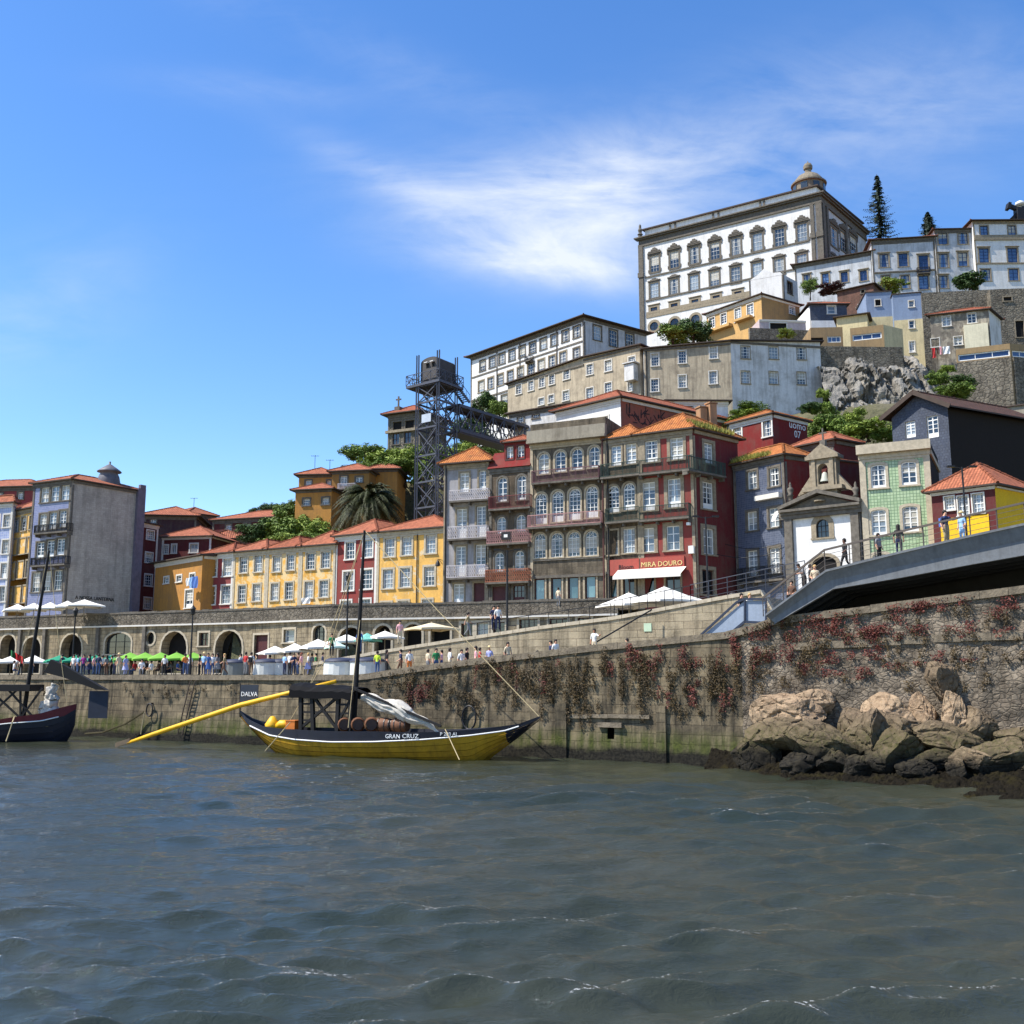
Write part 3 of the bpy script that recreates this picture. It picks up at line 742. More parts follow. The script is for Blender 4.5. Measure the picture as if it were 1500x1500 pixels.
wo = bpy.data.objects.new('water', wm); COL.objects.link(wo); tag(wo, 'choppy grey green river with small wind waves', None, None, 'structure')

# ------------------------------------------------------------------ river wall
QA, QB = lev(150, 1080, 0), lev(1078, 1122, 0)
qd = (QB-QA).normalized()
Q = Fac(QA-qd*60, QB+qd*40)
def qu(px, py, d=0): return Q.uz(px, py, d)
qtop_px = [(-300, 990), (0, 990.5), (300, 990), (530, 988), (585, 980), (640, 972), (750, 959), (870, 945), (1075, 925), (1135, 905), (1300, 884), (1500, 858), (1640, 838)]
qtop = [qu(*p) for p in qtop_px]
for i in range(4): qtop[i] = (qtop[i][0], 5.06)
qtop = [(-5, 5.06)]+[q for q in qtop if q[0] > 0]
qtop.append((Q.L+8, qtop[-1][1]+.6))
qus = np.array([q[0] for q in qtop]); qzs = np.array([q[1] for q in qtop])
def qz(u): return float(np.interp(u, qus, qzs))
quay_stone = masonry('quay stone', C(152, 136, 108), C(110, 99, 80), C(52, 46, 36), 1.25, .55, .95, True, .02, .06, bm=.9, wet=(1.15, 2.7))
quay_rubble = rubblemat('quay rubble', [C(104, 94, 82), C(146, 132, 114), C(124, 114, 100), C(166, 152, 132)], C(86, 78, 68), 3.0, 4.3, .75, None, (1.0, 2.2))
rsu = np.random.RandomState(3)
uS = qu(1085, 1000)[0]   # blocks to the left, rubble to the right
qwall = root('river_wall', 'long weathered granite river wall rising to the right above the water', 'wall', tuple(Q.P(60, 0)))
nu = int((Q.L+13)/.22); nz = 44
us = np.linspace(-5, Q.L+8, nu); vs = np.linspace(0, 1, nz)
U, Vv = np.meshgrid(us, vs); ZT = np.interp(U, qus, qzs); Zq = -1.2+(ZT+1.2)*Vv
rough = np.where(U > uS, 1.0, .3)
D = (fbm(U*1.6, Zq*2.2, 1)-.5)*.34*rough+(fbm(U*.25, Zq*.2, 9)-.5)*.3
D[-1] = D[-1]*.2
bat = (ZT-Zq)*.05
D = D+bat
P = np.stack([Q.A.x+Q.t.x*U+Q.n.x*D, Q.A.y+Q.t.y*U+Q.n.y*D, Zq], -1).reshape(-1, 3)
oq = org(qwall)
nl = int((uS+5)/(Q.L+13)*nu)
def qgrid(c0, c1, mat, niche=None):
    idx = np.arange(nz)[:, None]*nu+np.arange(c0, c1)[None, :]
    me = np_mesh('wall_face', P[idx.ravel()]-np.array(oq), nz, c1-c0, [mat], True, np.stack([U, Zq], -1).reshape(-1, 2)[idx.ravel()])
    ob = bpy.data.objects.new('wall_face', me); COL.objects.link(ob); ob.parent = qwall
    if niche:
        bm = bmesh.new(); bm.from_mesh(me)
        kill = [f for f in bm.faces if niche[0] < (f.calc_center_median()+oq-Q.A).dot(Q.t) < niche[1] and niche[2] < f.calc_center_median().z+oq.z < niche[3]]
        bmesh.ops.delete(bm, geom=kill, context='FACES'); bm.to_mesh(me); bm.free()
    return ob
n0 = qu(893, 1084); n1_ = qu(904, 1063)
qgrid(0, nl+1, quay_stone, (n0[0], n1_[0], n0[1], n1_[1])); qgrid(nl, nu, quay_rubble)
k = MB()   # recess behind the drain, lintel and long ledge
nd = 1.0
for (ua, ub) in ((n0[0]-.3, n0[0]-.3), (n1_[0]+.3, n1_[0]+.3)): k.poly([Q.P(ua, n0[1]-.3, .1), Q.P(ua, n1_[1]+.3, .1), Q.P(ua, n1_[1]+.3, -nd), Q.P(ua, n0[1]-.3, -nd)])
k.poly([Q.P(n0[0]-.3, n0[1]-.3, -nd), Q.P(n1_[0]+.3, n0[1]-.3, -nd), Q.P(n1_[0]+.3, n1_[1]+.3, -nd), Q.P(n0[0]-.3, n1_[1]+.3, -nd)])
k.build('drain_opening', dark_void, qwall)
k = MB()
def qledge(p0, p1, h, pr, mb, d0=.0):
    (ua, za), (ub, zb_) = qu(*p0), qu(*p1)
    n = max(1, int((ub-ua)/1.3))
    for i in range(n):
        x0, x1 = ua+(ub-ua)*i/n, ua+(ub-ua)*(i+1)/n-.02; z0 = za+(zb_-za)*(i+.5)/n+random.uniform(-.03, .03)
        bt = (qz(x0)-z0)*.05
        mb.boxax(Q.P(x0, z0-h/2, bt-.25), Q.t*(x1-x0), Q.n*(pr+.25+random.uniform(-.02, .02)), Vector((0, 0, h)))
qledge((835, 1049), (955, 1049), .22, .16, k); qledge((880, 1061), (915, 1061), .28, .2, k)
qledge((1160, 947), (1500, 930), .4, .14, k)
k.build('ledge', MATS['coping granite'] if 'coping granite' in MATS else plain('coping granite', C(116, 105, 88), .95, .4, 2.2, bmp=.8), qwall)
k = MB()
for i in range(int((Q.L+8)/1.35)):   # coping blocks
    ua, ub = i*1.35, i*1.35+1.33; za, zb_ = qz(ua), qz(ub); jt = random.uniform(-.02, .03)
    pts = [Q.P(ua, za-.38, .16), Q.P(ub, zb_-.38, .16), Q.P(ub, zb_-.38, -.75), Q.P(ua, za-.38, -.75)]
    top = [p+Vector((0, 0, .39+jt)) for p in pts]
    for q4 in ((0, 1, 2, 3),): k.poly([top[j] for j in q4])
    for j in range(4):
        j2 = (j+1) % 4; k.poly([pts[j], pts[j2], top[j2], top[j]])
k.build('coping', MATS['coping granite'], qwall)
k = MB()   # shallow pilasters and open vertical joints
for px, wpx, y0, y1 in ((826, 16, 1030, 1108), (972, 14, 1034, 1117)):
    ua = qu(px-wpx/2, 1060)[0]; ub = qu(px+wpx/2, 1060)[0]; zz = qu(px, y0)[1]
    k.boxax(Q.P(ua, -1, .1), Q.t*(ub-ua), Q.n*.35, Vector((0, 0, zz+1)))
k.build('buttress', quay_stone, qwall)
# ------------------------------------------------------------------ promenade, ramp, upper street
paving = masonry('promenade paving', C(150, 142, 126), C(128, 120, 106), C(84, 78, 70), .8, .8, .3, False, .02)
AR_px = [(-220, 911), (0, 905), (150, 900), (366, 893), (486, 887), (667, 884), (905, 877.5)]
ARC = [lev(x, y, 11.9) for x, y in AR_px]
RZ = Fac(Q.P(0, 0, -6.0).xy, Q.P(Q.L, 0, -6.0).xy)
rtop_px = [(452, 976), (560, 957), (682, 938), (790, 922), (900, 908), (1060, 878), (1122, 868), (1130, 912), (1500, 868)]
rtop = [RZ.uz(*p) for p in rtop_px]
rus = np.array([r[0] for r in rtop]); rzs = np.array([r[1] for r in rtop])
k = MB()
def strip(mb, pa, pb):
    for i in range(len(pa)-1): mb.poly([pa[i], pa[i+1], pb[i+1], pb[i]])
uu = np.linspace(0, Q.L+8, 60)
fz = lambda u: 5.05 if u < qus[4] else max(5.05, qz(u)-.85)
strip(k, [Q.P(u, fz(u), -.7) for u in uu], [Q.P(u, fz(u), -6.05) for u in uu])
f0 = rtop[0][0]
k.poly([Q.P(0, 5.05, -6.0), Q.P(f0+1, 5.05, -6.0)]+[Vector((p.x, p.y, 5.05)) for p in ARC[:6]][::-1])
k.poly([Q.P(f0+1, 5.045, -6.0), RZ.P(rtop[3][0], 5.045), Vector((ARC[6].x, ARC[6].y, 5.045)), Vector((ARC[5].x, ARC[5].y, 5.045))])
tag(k.build('promenade', paving), 'paved quayside promenade above the river wall', None, None, 'structure')
rampwall_m = masonry('ramp ashlar', C(188, 174, 146), C(152, 138, 114), C(88, 78, 64), 1.3, .5, .6, True, .02, bm=.7)
rw = root('ramp_wall', 'retaining wall of pale ashlar blocks below the sloping ramp', 'wall', tuple(RZ.P(rtop[3][0], 5)))
k = MB(); ups = np.linspace(rtop[0][0], rtop[-1][0], 50)
for i in range(49):
    a_, b_ = ups[i], ups[i+1]; za, zb_ = np.interp(a_, rus, rzs), np.interp(b_, rus, rzs)
    k.poly([RZ.P(a_, 3), RZ.P(b_, 3), RZ.P(b_, zb_), RZ.P(a_, za)], 0, [(a_, 3), (b_, 3), (b_, zb_), (a_, za)])
    k.poly([RZ.P(a_, 3, -.5), RZ.P(b_, 3, -.5), RZ.P(b_, zb_, -.5), RZ.P(a_, za, -.5)][::-1], 0)
k.build('wall_face', rampwall_m, rw)
k = MB()
for i in range(49):
    a_, b_ = ups[i], ups[i+1]-.03; za, zb_ = np.interp(a_, rus, rzs), np.interp(b_, rus, rzs)
    p = [RZ.P(a_, za, .08), RZ.P(b_, zb_, .08), RZ.P(b_, zb_, -.58), RZ.P(a_, za, -.58)]; tpp = [q+Vector((0, 0, .24)) for q in p]
    k.poly(tpp); k.poly(p[::-1])
    for j in range(4): k.poly([p[j], p[(j+1) % 4], tpp[(j+1) % 4], tpp[j]])
k.build('coping', granite_pale, rw)
# ramp surface between the ramp wall and the arcade / house fronts
k = MB(); pa = []; pb = []
for i in range(50):
    u = ups[i]; z = float(np.interp(u, rus, rzs))-.1; p = RZ.P(u, z, -.5); pa.append(p)
    r_ = 16 if u < rtop[3][0] else 18; q = RZ.P(u, z, -r_); pb.append(q)
strip(k, pa, pb); tag(k.build('ramp', paving), 'paved ramp climbing to the upper street', None, None, 'structure')
k = MB()
k.poly([Vector((p.x, p.y, 10.9)) for p in ARC]+[Vector((ARC[-1].x+40, ARC[-1].y-22, 10.9)), Vector((ARC[-1].x+62, ARC[-1].y+14, 10.9)), Vector((0, 145, 10.9)), Vector((-160, 170, 10.9))])
tag(k.build('street', paving), 'upper street behind the arcade wall', None, None, 'structure')
# ------------------------------------------------------------------ arcade wall
arc_stone = masonry('arcade stone', C(190, 172, 140), C(146, 132, 108), C(88, 78, 64), .95, .42, .7, True, .02, bm=.7)
arc_rub = rubblemat('parapet rubble', [C(84, 78, 70), C(122, 114, 102), C(104, 98, 88), C(142, 132, 116)], C(62, 58, 50), 2.3, 3.0, .75)
aw = root('arcade_wall', 'old stone terrace wall with round arches behind the quay', 'wall', (ARC[3].x, ARC[3].y, 5))
AH = {  # segment: openings (px, ytop, ybottom, width, style)
 1: [(13, 930, 992, 22, 'hole'), (48, 933, 992, 26, 'hole'), (106, 929, 992, 30, 'hole')],
 2: [(174, 927, 958, 38, 'archv'), (221, 926, 944, 12, 'oval'), (256, 925, 992, 37, 'hole'), (299, 927, 946, 14, 'dark'), (336, 924, 992, 39, 'hole')],
 3: [(383, 930, 990, 20, 'wood'), (424, 922, 941, 16, 'small'), (468, 916, 939, 18, 'archv')],
 4: [(514, 919, 975, 34, 'hole'), (561, 916, 960, 24, 'hole'), (605, 914, 962, 26, 'hole'), (645, 922, 958, 28, 'holer')],
 5: [(684, 913, 948, 17, 'dark'), (707, 912, 946, 17, 'shut'), (731, 911, 944, 17, 'dark'), (774, 907, 930, 27, 'bars'), (818, 906, 926, 27, 'red'), (856, 905, 924, 20, 'red')]}
ledge = MB(); cop = MB(); pil = MB(); lm = MB(); wmb = MB()
for s_ in range(6):
    f = Fac(ARC[s_], ARC[s_+1]); hl = []
    for (px, y0, y1, w_, sty) in AH.get(s_, []):
        u0, zt = f.uz(px-w_/2, y0); u1, _ = f.uz(px+w_/2, y0); zb_ = max(5.3 if sty not in ('small', 'dark', 'oval', 'archv') else 0, f.uz(px, y1)[1])
        um, zt = f.uz(px, y0)
        dp = 1.2 if sty in ('hole', 'holer') else .35
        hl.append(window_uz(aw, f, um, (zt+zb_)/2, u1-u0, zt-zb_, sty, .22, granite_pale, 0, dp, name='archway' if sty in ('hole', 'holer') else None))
    zp = 10.55
    holed(wmb, f, [(0, 4.5), (f.L, 4.5), (f.L, zp), (0, zp)], hl, 0, 1.2)
    lm.wallpoly([f.P(0, zp), f.P(f.L, zp), f.P(f.L, 11.9), f.P(0, 11.9)], 0); lm.wallpoly([f.P(0, zp, -.55), f.P(f.L, zp, -.55), f.P(f.L, 11.9, -.55), f.P(0, 11.9, -.55)][::-1], 0)
    ledge.boxax(f.P(0, zp-.14, .0), f.t*f.L, f.n*.3, Vector((0, 0, .17)))
    n = int(f.L/.9)
    for i in range(n): cop.boxax(f.P(f.L*i/n, 11.85, .06), f.t*(f.L/n-.015), -f.n*.68, Vector((0, 0, .2+random.uniform(-.05, .06))))
for px, s_ in ((145, 1), (213, 2), (31, 1), (67, 1)):
    f = Fac(ARC[s_], ARC[s_+1]); u = f.uz(px, 930)[0]; pil.boxax(f.P(u-.22, 5, .003), f.t*.44, f.n*.3, Vector((0, 0, 5.4)))
wmb.build('wall_face', arc_stone, aw); lm.build('parapet', arc_rub, aw); ledge.build('ledge', white_trim, aw); cop.build('coping', granite_dark, aw); pil.build('pilaster', granite_dark, aw)
# ------------------------------------------------------------------ wall finishes
w_yellow = stucco('yellow render', C(220, 172, 92), .3, peel=C(206, 190, 160), peelamt=.12)
w_yellow2 = stucco('peeling yellow render', C(222, 168, 80), .4, peel=C(212, 190, 146), peelamt=.5)
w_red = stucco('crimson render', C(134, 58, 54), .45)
w_redshade = stucco('crimson render in shade', C(100, 40, 42), .4)  # darker copy of the crimson; the side's shade is in the colour
w_red2 = stucco('faded maroon render', C(138, 62, 62), .35)
w_grey = stucco('grey render', C(150, 142, 128), .7)
w_greyst = masonry('grey stone front', C(128, 116, 98), C(104, 94, 80), C(74, 66, 56), 1.0, .5, .8, True, .012, bm=.4)
w_brownst = masonry('brown stone front', C(120, 104, 86), C(94, 82, 68), C(66, 58, 50), 1.0, .5, .8, True, .012, bm=.4)
w_gableg = masonry('bare grey party wall', C(196, 187, 174), C(170, 162, 151), C(140, 134, 126), .5, .25, .3, True, .012, bm=.3)
w_purple = azulejo('violet tile', C(118, 122, 156), C(92, 98, 140), .22, C(146, 146, 162))
w_blue = azulejo('blue tile', C(86, 92, 108), C(66, 73, 92), .2, C(104, 110, 124))
w_lilac = azulejo('pale lilac tile', C(156, 164, 196), C(130, 142, 182), .35, C(180, 184, 200))
w_green = azulejo('green tile', C(172, 190, 150), C(150, 172, 130), .26, C(100, 122, 90))
w_orange = stucco('ochre orange render', C(180, 128, 64), .4)
w_orange2 = stucco('bright apricot render', C(198, 158, 100), .3)
w_maroon = stucco('maroon render', C(92, 42, 42), .35)
w_dark = stucco('dark aubergine render', C(66, 46, 50), .4)
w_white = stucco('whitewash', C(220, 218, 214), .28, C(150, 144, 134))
w_whitem = stucco('stained whitewash', C(206, 204, 200), .55, C(128, 120, 106))
w_beige = stucco('stained beige render', C(178, 164, 140), .75, C(104, 94, 82))
w_slate = masonry('slate scales', C(96, 102, 114), C(74, 80, 94), C(50, 56, 66), .3, .26, .2, True, .02, bm=.5)
w_black = stucco('near black wall', C(40, 34, 30), .15, C(28, 25, 22))  # near black side walls with faint darker mottling
w_planks = stucco('oxblood corrugated cladding', C(116, 38, 36), .35)
w_vivid = stucco('vivid yellow render', C(226, 180, 40), .15)
w_bluebox = stucco('blue grey sheet cladding', C(126, 142, 166), .35, C(96, 104, 118))
w_brick = masonry('rough brick', C(128, 92, 78), C(104, 74, 64), C(110, 100, 90), .5, .25, .5, True, .03, .2)
w_rubble = rubblemat('grey rubble', [C(100, 94, 84), C(138, 130, 114), C(120, 112, 100), C(156, 146, 128)], C(60, 56, 50), 1.5, 2.2, .6)
w_ruin = stucco('blackened plaster', C(168, 158, 140), .9, C(66, 62, 56), peel=C(110, 102, 92), peelamt=.5)
w_timber = stucco('weathered timber boards', C(150, 126, 92), .4)
w_greyblue = stucco('blue grey and shaded white render', C(190, 192, 194), .5, C(110, 108, 104))  # grey houses' own colour; on sides of white buildings it paints their shade
W_ = dict; WT = white_trim
ZS = 10.9
# ------------------------------------------------------------------ left cluster
h = house('town_house', 'pale lilac tiled house cut off by the left edge of the picture', (-46, 742), 131, (20, 737), ZS, w_lilac, pS=(24, 738.3), sidewall=w_lilac,
  rows=[(4, -34, 766, 10, 763, 9, 18, 'sash'), (4, -36, 803, 8, 801, 9, 20, 'sash'), (4, -38, 838, 6, 836, 9, 22, 'lace'), (4, -40, 872, 4, 870, 9, 22, 'sash')], roof=('hip', 1.0), trim=WT)
h = house('town_house', 'dark red house with tiled roof rising behind the lilac one', (-60, 716), 150, (58, 713), ZS, w_red2, depth=9, rows=[(3, -30, 729, 30, 726, 8, 10, 'case')], roof=('hip', 1.9), trim=granite_dark)
h = house('town_house', 'narrow yellow house between the lilac and violet tiled houses', (20, 750), 130, (53, 743.5), ZS, w_yellow, depth=10, roofdepth=9,
  rows=[(3, 24, 770, 47, 765, 7, 19, 'sash_s'), (3, 20.5, 802, 45, 798, 9, 22, 'sash_s'), (3, 18, 837, 42, 833, 8, 24, 'lace'), (3, 14, 873, 38, 870, 8, 24, 'lace')], roof=('hip', 1.9), trim=granite)
h = house('apartment_house', 'tall violet tiled house with a blank grey side wall and roof lantern', (50, 709.5), 125, (106, 703), ZS, w_purple, pS=(200, 719), sidewall=w_gableg,
  rows=[(3, 66, 725, 96, 721.5, 12, 22, 'case'), (3, 63, 765, 92, 760, 11, 25, 'door'), (3, 59, 806, 89, 801, 12, 24, 'door'), (3, 53, 853, 85, 850, 12, 29, 'sash')], roof=('hip', 1.3), trim=granite_dark, over=.45)
balcony(h['rt'], h['f'], 49, 781, 98, 777, 11, .9, iron); balcony(h['rt'], h['f'], 44, 829, 94, 825, 11, .9, iron)
k = MB(); fs = h['fs']; ze = h['ze']
u0, _ = fs.uz(200, 720); k.boxax(fs.P(fs.L-.05, ZS, .02), fs.t*1.1, fs.n*.5, Vector((0, 0, ze-ZS+.3)))
k.boxax(fs.P(fs.L+.2, ze+.3, .1), fs.t*.8, fs.n*.45, Vector((0, 0, .5)))
k.build('chimney_shaft', plain('mauve shaft render', C(104, 96, 108), .9, .2), h['rt'])
k = MB(); c = fs.P(fs.uz(174, 714)[0], ze+.1, -2.2)
k.lathe(c, [(1.35, 0), (1.4, .9), (1.25, 1.6), (1.0, 2.1), (1.5, 2.15), (1.5, 2.25), (.9, 2.7), (.3, 3.1), (.12, 3.2), (.14, 3.5), (0, 3.6)], 14, 0)
k.build('roof_lantern', plain('lead sheet', C(92, 92, 98), .6, .3), h['rt'], True)
u, z = fs.uz(139, 877); text_mesh('A NOSSA LANTERNA', .62, black_paint, 'lettering', h['rt'], fs.mat(u, z, .03), .03, sx=.9)
h = house('town_house', 'narrow maroon house tucked behind the grey blank wall', (203, 765), 137, (232, 770.5), ZS, w_maroon, depth=8,
  rows=[(1, 220, 784, 220, 784, 10, 13, 'sash'), (1, 218, 817, 218, 817, 10, 14, 'sash'), (1, 217, 850, 217, 850, 10, 16, 'sash'), (1, 216, 884, 216, 884, 10, 16, 'sash')], roof=('shed', 1.0), trim=WT)
h = house('town_house', 'dark aubergine house with broad hipped roof on the skyline', (212, 755.5), 158, (288, 757), 16, w_dark, depth=10, rows=[(1, 225, 762, 225, 762, 8, 8, 'case')], roof=('hip', 2.0), trim=granite_dark, over=.8)
h = house('town_house', 'dark house with low red roof behind the aubergine one', (276, 752), 166, (316, 757), 16, w_dark, depth=9, roof=('hip', 1.4), trim=granite_dark)
h = house('town_house', 'maroon house with three small white windows under a low roof', (238, 788), 141, (310, 786), 14, w_maroon, depth=9, rows=[(2, 243, 805, 255, 804, 6, 12, 'sash_s'), (1, 284, 803, 284, 803, 11, 12, 'shut')], roof=('hip', 1.9), trim=WT, cornice=.2)
h = house('town_house', 'low ochre house with red roof beside the bushes', (308, 788.5), 146, (362, 791), 14, w_orange, depth=8, roof=('hip', 1.5), trim=granite, rows=[(2, 322, 799, 345, 800, 8, 8, 'case')])
h = house('town_house', 'wide red roofed house with dormer below the green bank', (312, 763), 160, (412, 757.5), 18, w_maroon, depth=10, roof=('hip', 1.9), trim=granite_dark, rows=[(3, 335, 773, 390, 770, 8, 9, 'case')])
h = house('town_house', 'ochre house with washing hung by its door', (228, 826), 131, (297, 814), ZS, w_orange, depth=9, rows=[(3, 244, 850, 282, 845, 7, 9, 'small'), (1, 277, 877, 277, 877, 11, 26, 'door')], roof=('shed', 1.4), trim=WT, quoins=False, over=.7)
fo = h['f']; LAUNDRY1 = (fo, [fo.uz(x, 857) for x in (274, 279, 285)])
# ------------------------------------------------------------------ row of low painted houses
TR = dict(depth=8)
h = house('row_house', 'maroon red row house at the left end of the painted row', (298, 814), 124, (343, 810), ZS, w_red2, rows=[(2, 311, 832.5, 334, 831, 13, 25, 'sash'), (2, 309, 872.5, 331, 871, 13, 26, 'sash')], roof=('hip', 1.5), trim=WT, roofmat=tile_b, over=.55, **TR)
def nxt(hh): return hh['B'].y, (hh['B'].x, hh['B'].y)
def cont(hp, px, py): return hp['B'].y
h2 = house('row_house', 'peeling yellow row house next to the maroon one', (343.2, 810), cont(h, 0, 0), (392, 806), ZS, w_yellow2, rows=[(2, 357, 827, 378.5, 825.5, 11, 24, 'sash'), (2, 354.5, 870, 376, 868, 11, 25, 'sash')], roof=('hip', 1.6), trim=granite_pale, **TR)
h3 = house('row_house', 'peeling yellow row house in the middle of three', (392.2, 806), cont(h2, 0, 0), (441, 802), ZS, w_yellow2, rows=[(2, 405.5, 826, 426, 823.5, 11, 23, 'sash'), (2, 402.5, 867, 423.5, 865.5, 11, 25, 'sash')], roof=('hip', 1.6), trim=granite_pale, roofmat=tile_b, **TR)
h4 = house('row_house', 'peeling yellow row house with washing, right of its two twins', (441.2, 802), cont(h3, 0, 0), (492, 798), ZS, w_yellow2, rows=[(2, 455, 822, 477, 820, 12, 24, 'sash'), (2, 452.5, 864, 474.5, 862.5, 12, 24, 'sash')], roof=('hip', 1.9), trim=granite_pale, **TR)
h5 = house('row_house', 'crimson house with white framed windows behind the tall mast', (492.5, 787), 113.6, (553, 781), ZS, w_red, rows=[(2, 513, 806.5, 539, 803.5, 13, 25, 'sash'), (2, 510.5, 851, 537.5, 848.5, 15, 28, 'sash'), (2, 507, 890, 535, 888, 15, 20, 'sash')], roof=('hip', 2.0), trim=WT, depth=8.5)
h6 = house('row_house', 'bright yellow house with six tall sash windows', (553.2, 781), cont(h5, 0, 0), (656, 773), ZS, w_yellow, rows=[(2, 571, 802, 596, 799.5, 14, 27, 'sash', W_(sw=.22)), (1, 631, 797, 631, 797, 14, 27, 'sash', W_(sw=.22)), (2, 568.5, 848, 593.5, 846, 15, 28, 'sash', W_(sw=.22)), (1, 629, 844, 629, 844, 15, 28, 'sash', W_(sw=.22)),
   (2, 566, 890, 591, 888, 15, 16, 'sash'), (1, 626, 886, 626, 886, 15, 16, 'sash')], roof=('hip', 2.1), trim=granite_pale, depth=9)
k = MB(); f = h6['f']; u, z = f.uz(612, 783); k.tube([f.P(u, z, .1), f.P(u, ZS, .1)], .06, 6); k.build('drainpipe', iron, h6['rt'])
# ------------------------------------------------------------------ tall houses
Y0 = 105.6
a = house('town_house', 'tall grey house with white lacework balconies beside the yellow house', (651, 682), Y0, (716, 677), ZS, stucco('lavender grey render', C(158, 154, 154), .65), depth=10, sidewall=w_gableg,
  rows=[(2, 680.5, 706.5, 708.5, 703.5, 14, 29, 'door'), (2, 676.5, 767, 705.5, 763.5, 15, 44, 'lace'), (2, 675, 822, 704, 819.5, 15, 44, 'lace'), (1, 672, 869, 672, 869, 15, 28, 'door'), (1, 702, 868, 702, 868, 16, 28, 'wood')], roof=('hip', 2.2), trim=granite, roofmat=tile_m, over=.6)
balcony(a['rt'], a['f'], 657, 734, 715, 730, 15, .8, iron_white, 'lace'); balcony(a['rt'], a['f'], 655, 790, 713, 786.5, 19, .9, iron_white, 'lace'); balcony(a['rt'], a['f'], 653, 847.5, 711, 844, 19, .9, iron_white, 'lace')
b_ = house('town_house', 'narrow stone house with red dormer and rusty cast iron balconies', (717, 688), a['B'].y-.2, (777, 682.5), ZS, w_brownst, depth=10,
  rows=[(2, 736, 717, 764, 714, 14, 36, 'archd'), (2, 734.5, 769, 763, 766, 14, 24, 'archd'), (2, 731.5, 823, 761, 820.5, 14, 28, 'archd'), (1, 731, 871, 731, 871, 20, 24, 'wood'), (1, 760, 869.5, 760, 869.5, 17, 24, 'red')], roof=None, trim=granite_dark)
f = b_['f']
balcony(b_['rt'], f, 715, 746, 776, 741.5, 18, .8, iron_red); balcony(b_['rt'], f, 712, 797.5, 774, 792.5, 18, .9, iron_pink, 'lace'); balcony(b_['rt'], f, 710, 854, 774, 850, 18, .9, iron_rust, 'lace')
ze = b_['ze']; k = MB()   # sloping red mansard, dormer and its little roof
i = 1.2
A_, B_, Bk, D_ = b_['A'], b_['B'], b_['Bk'], b_['D']
Zv = lambda p, z: Vector((p.x, p.y, z))
pz = ze+1.9
lo = [Zv(f.P(-.1, 0, .35), ze+.02), Zv(f.P(f.L+.1, 0, .35), ze+.02)]; hi = [Zv(f.P(.1, 0, -1.0), pz), Zv(f.P(f.L-.1, 0, -1.0), pz)]
k.poly([lo[0], lo[1], hi[1], hi[0]]); bl = [Zv(D_, ze+.02), Zv(Bk, ze+.02)]
k.poly([lo[1], bl[1], Zv(Bk, pz), hi[1]]); k.poly([bl[0], lo[0], hi[0], Zv(D_, pz)]); k.poly([hi[0], hi[1], Zv(Bk, pz), Zv(D_, pz)])
k.build('mansard', w_planks, b_['rt'])
u0 = f.uz(737, 660)[0]; u1 = f.uz(775, 655)[0]
dh = []
for px, py in ((747, 663.5), (763, 662)): dh.append(window(b_['rt'], f, px, py, 10, 19, 'case', smat=brown_frame, sw=.08, d=-.3))
zt = f.uz(755, 648, -.3)[1]; m_ = MB(); holed(m_, f, [(u0, ze+.5), (u1, ze+.5), (u1, zt), (u0, zt)], dh, 0, d=-.3)
for s_ in (u0, u1): m_.poly([f.P(s_, ze+.5, -.3), f.P(s_, zt, -.3), f.P(s_, zt, -4), f.P(s_, ze+.5, -4)])
dm = m_.build('dormer', w_planks, b_['rt']); r = MB(); roofgeo(r, [f.P(u0, 0, -.3), f.P(u1, 0, -.3), f.P(u1, 0, -4), f.P(u0, 0, -4)], zt, .9, 'hip', .3); r.build('dormer_roof', [tile_b, soffit], dm)
u, z = f.uz(741, 785, .95); k = MB(); k.box(f.P(u, z, .95), 1.0, .08, .8, f.rz); sg = k.build('balcony_sign', black_paint, b_['rt']); k = MB(); k.box(f.P(u, z, .995), .4, .01, .3, f.rz); k.build('sign_mark', white_paint, sg)
c_ = house('town_house', 'broad stone house with gothic arched windows and plum red balconies', (777, 652), b_['B'].y-.1, (887, 640.5), ZS, w_greyst, depth=11,
  rows=[(4, 796.5, 679, 870.5, 669, 16, 31, 'archd'), (4, 792.5, 745, 867, 735, 17, 46, 'gothd'), (4, 791, 799.5, 866, 795.5, 17, 36, 'goth'), (4, 790.5, 864, 865, 860, 16, 34, 'shop')], roof=None, trim=plain('washed granite', C(164, 150, 126), .9, .25, 3, bmp=.3), top_extra=2.1)
f = c_['f']; ze = c_['ze']
balcony(c_['rt'], f, 778, 707, 877, 699.5, 17, .8, iron_purple); balcony(c_['rt'], f, 772, 773.5, 880, 764.5, 17, .9, iron_pink)
k = MB(); k.boxax(f.P(-.15, ze, .01), f.t*(f.L+.3), f.n*.75, Vector((0, 0, .25))); k.boxax(f.P(-.15, ze+.255, .01), f.t*(f.L+.3), f.n*.6, Vector((0, 0, 1.05))); k.build('parapet', concrete, c_['rt'])
k = MB(); u, z = f.uz(883, 650); k.tube([f.P(f.L-.25, ze, .3), f.P(f.L-.25, ZS, .3)], .09, 6); k.build('drainpipe', plain('rust pipe', C(84, 50, 44), .7), c_['rt'])
k = MB(); band(k, f, f.uz(830, 846)[1], f.uz(830, 842)[1], .3, f.L-.3, .2); band(k, f, f.uz(830, 820)[1], f.uz(830, 818)[1], .3, f.L-.3, .12); k.build('string_course', granite_dark, c_['rt'])
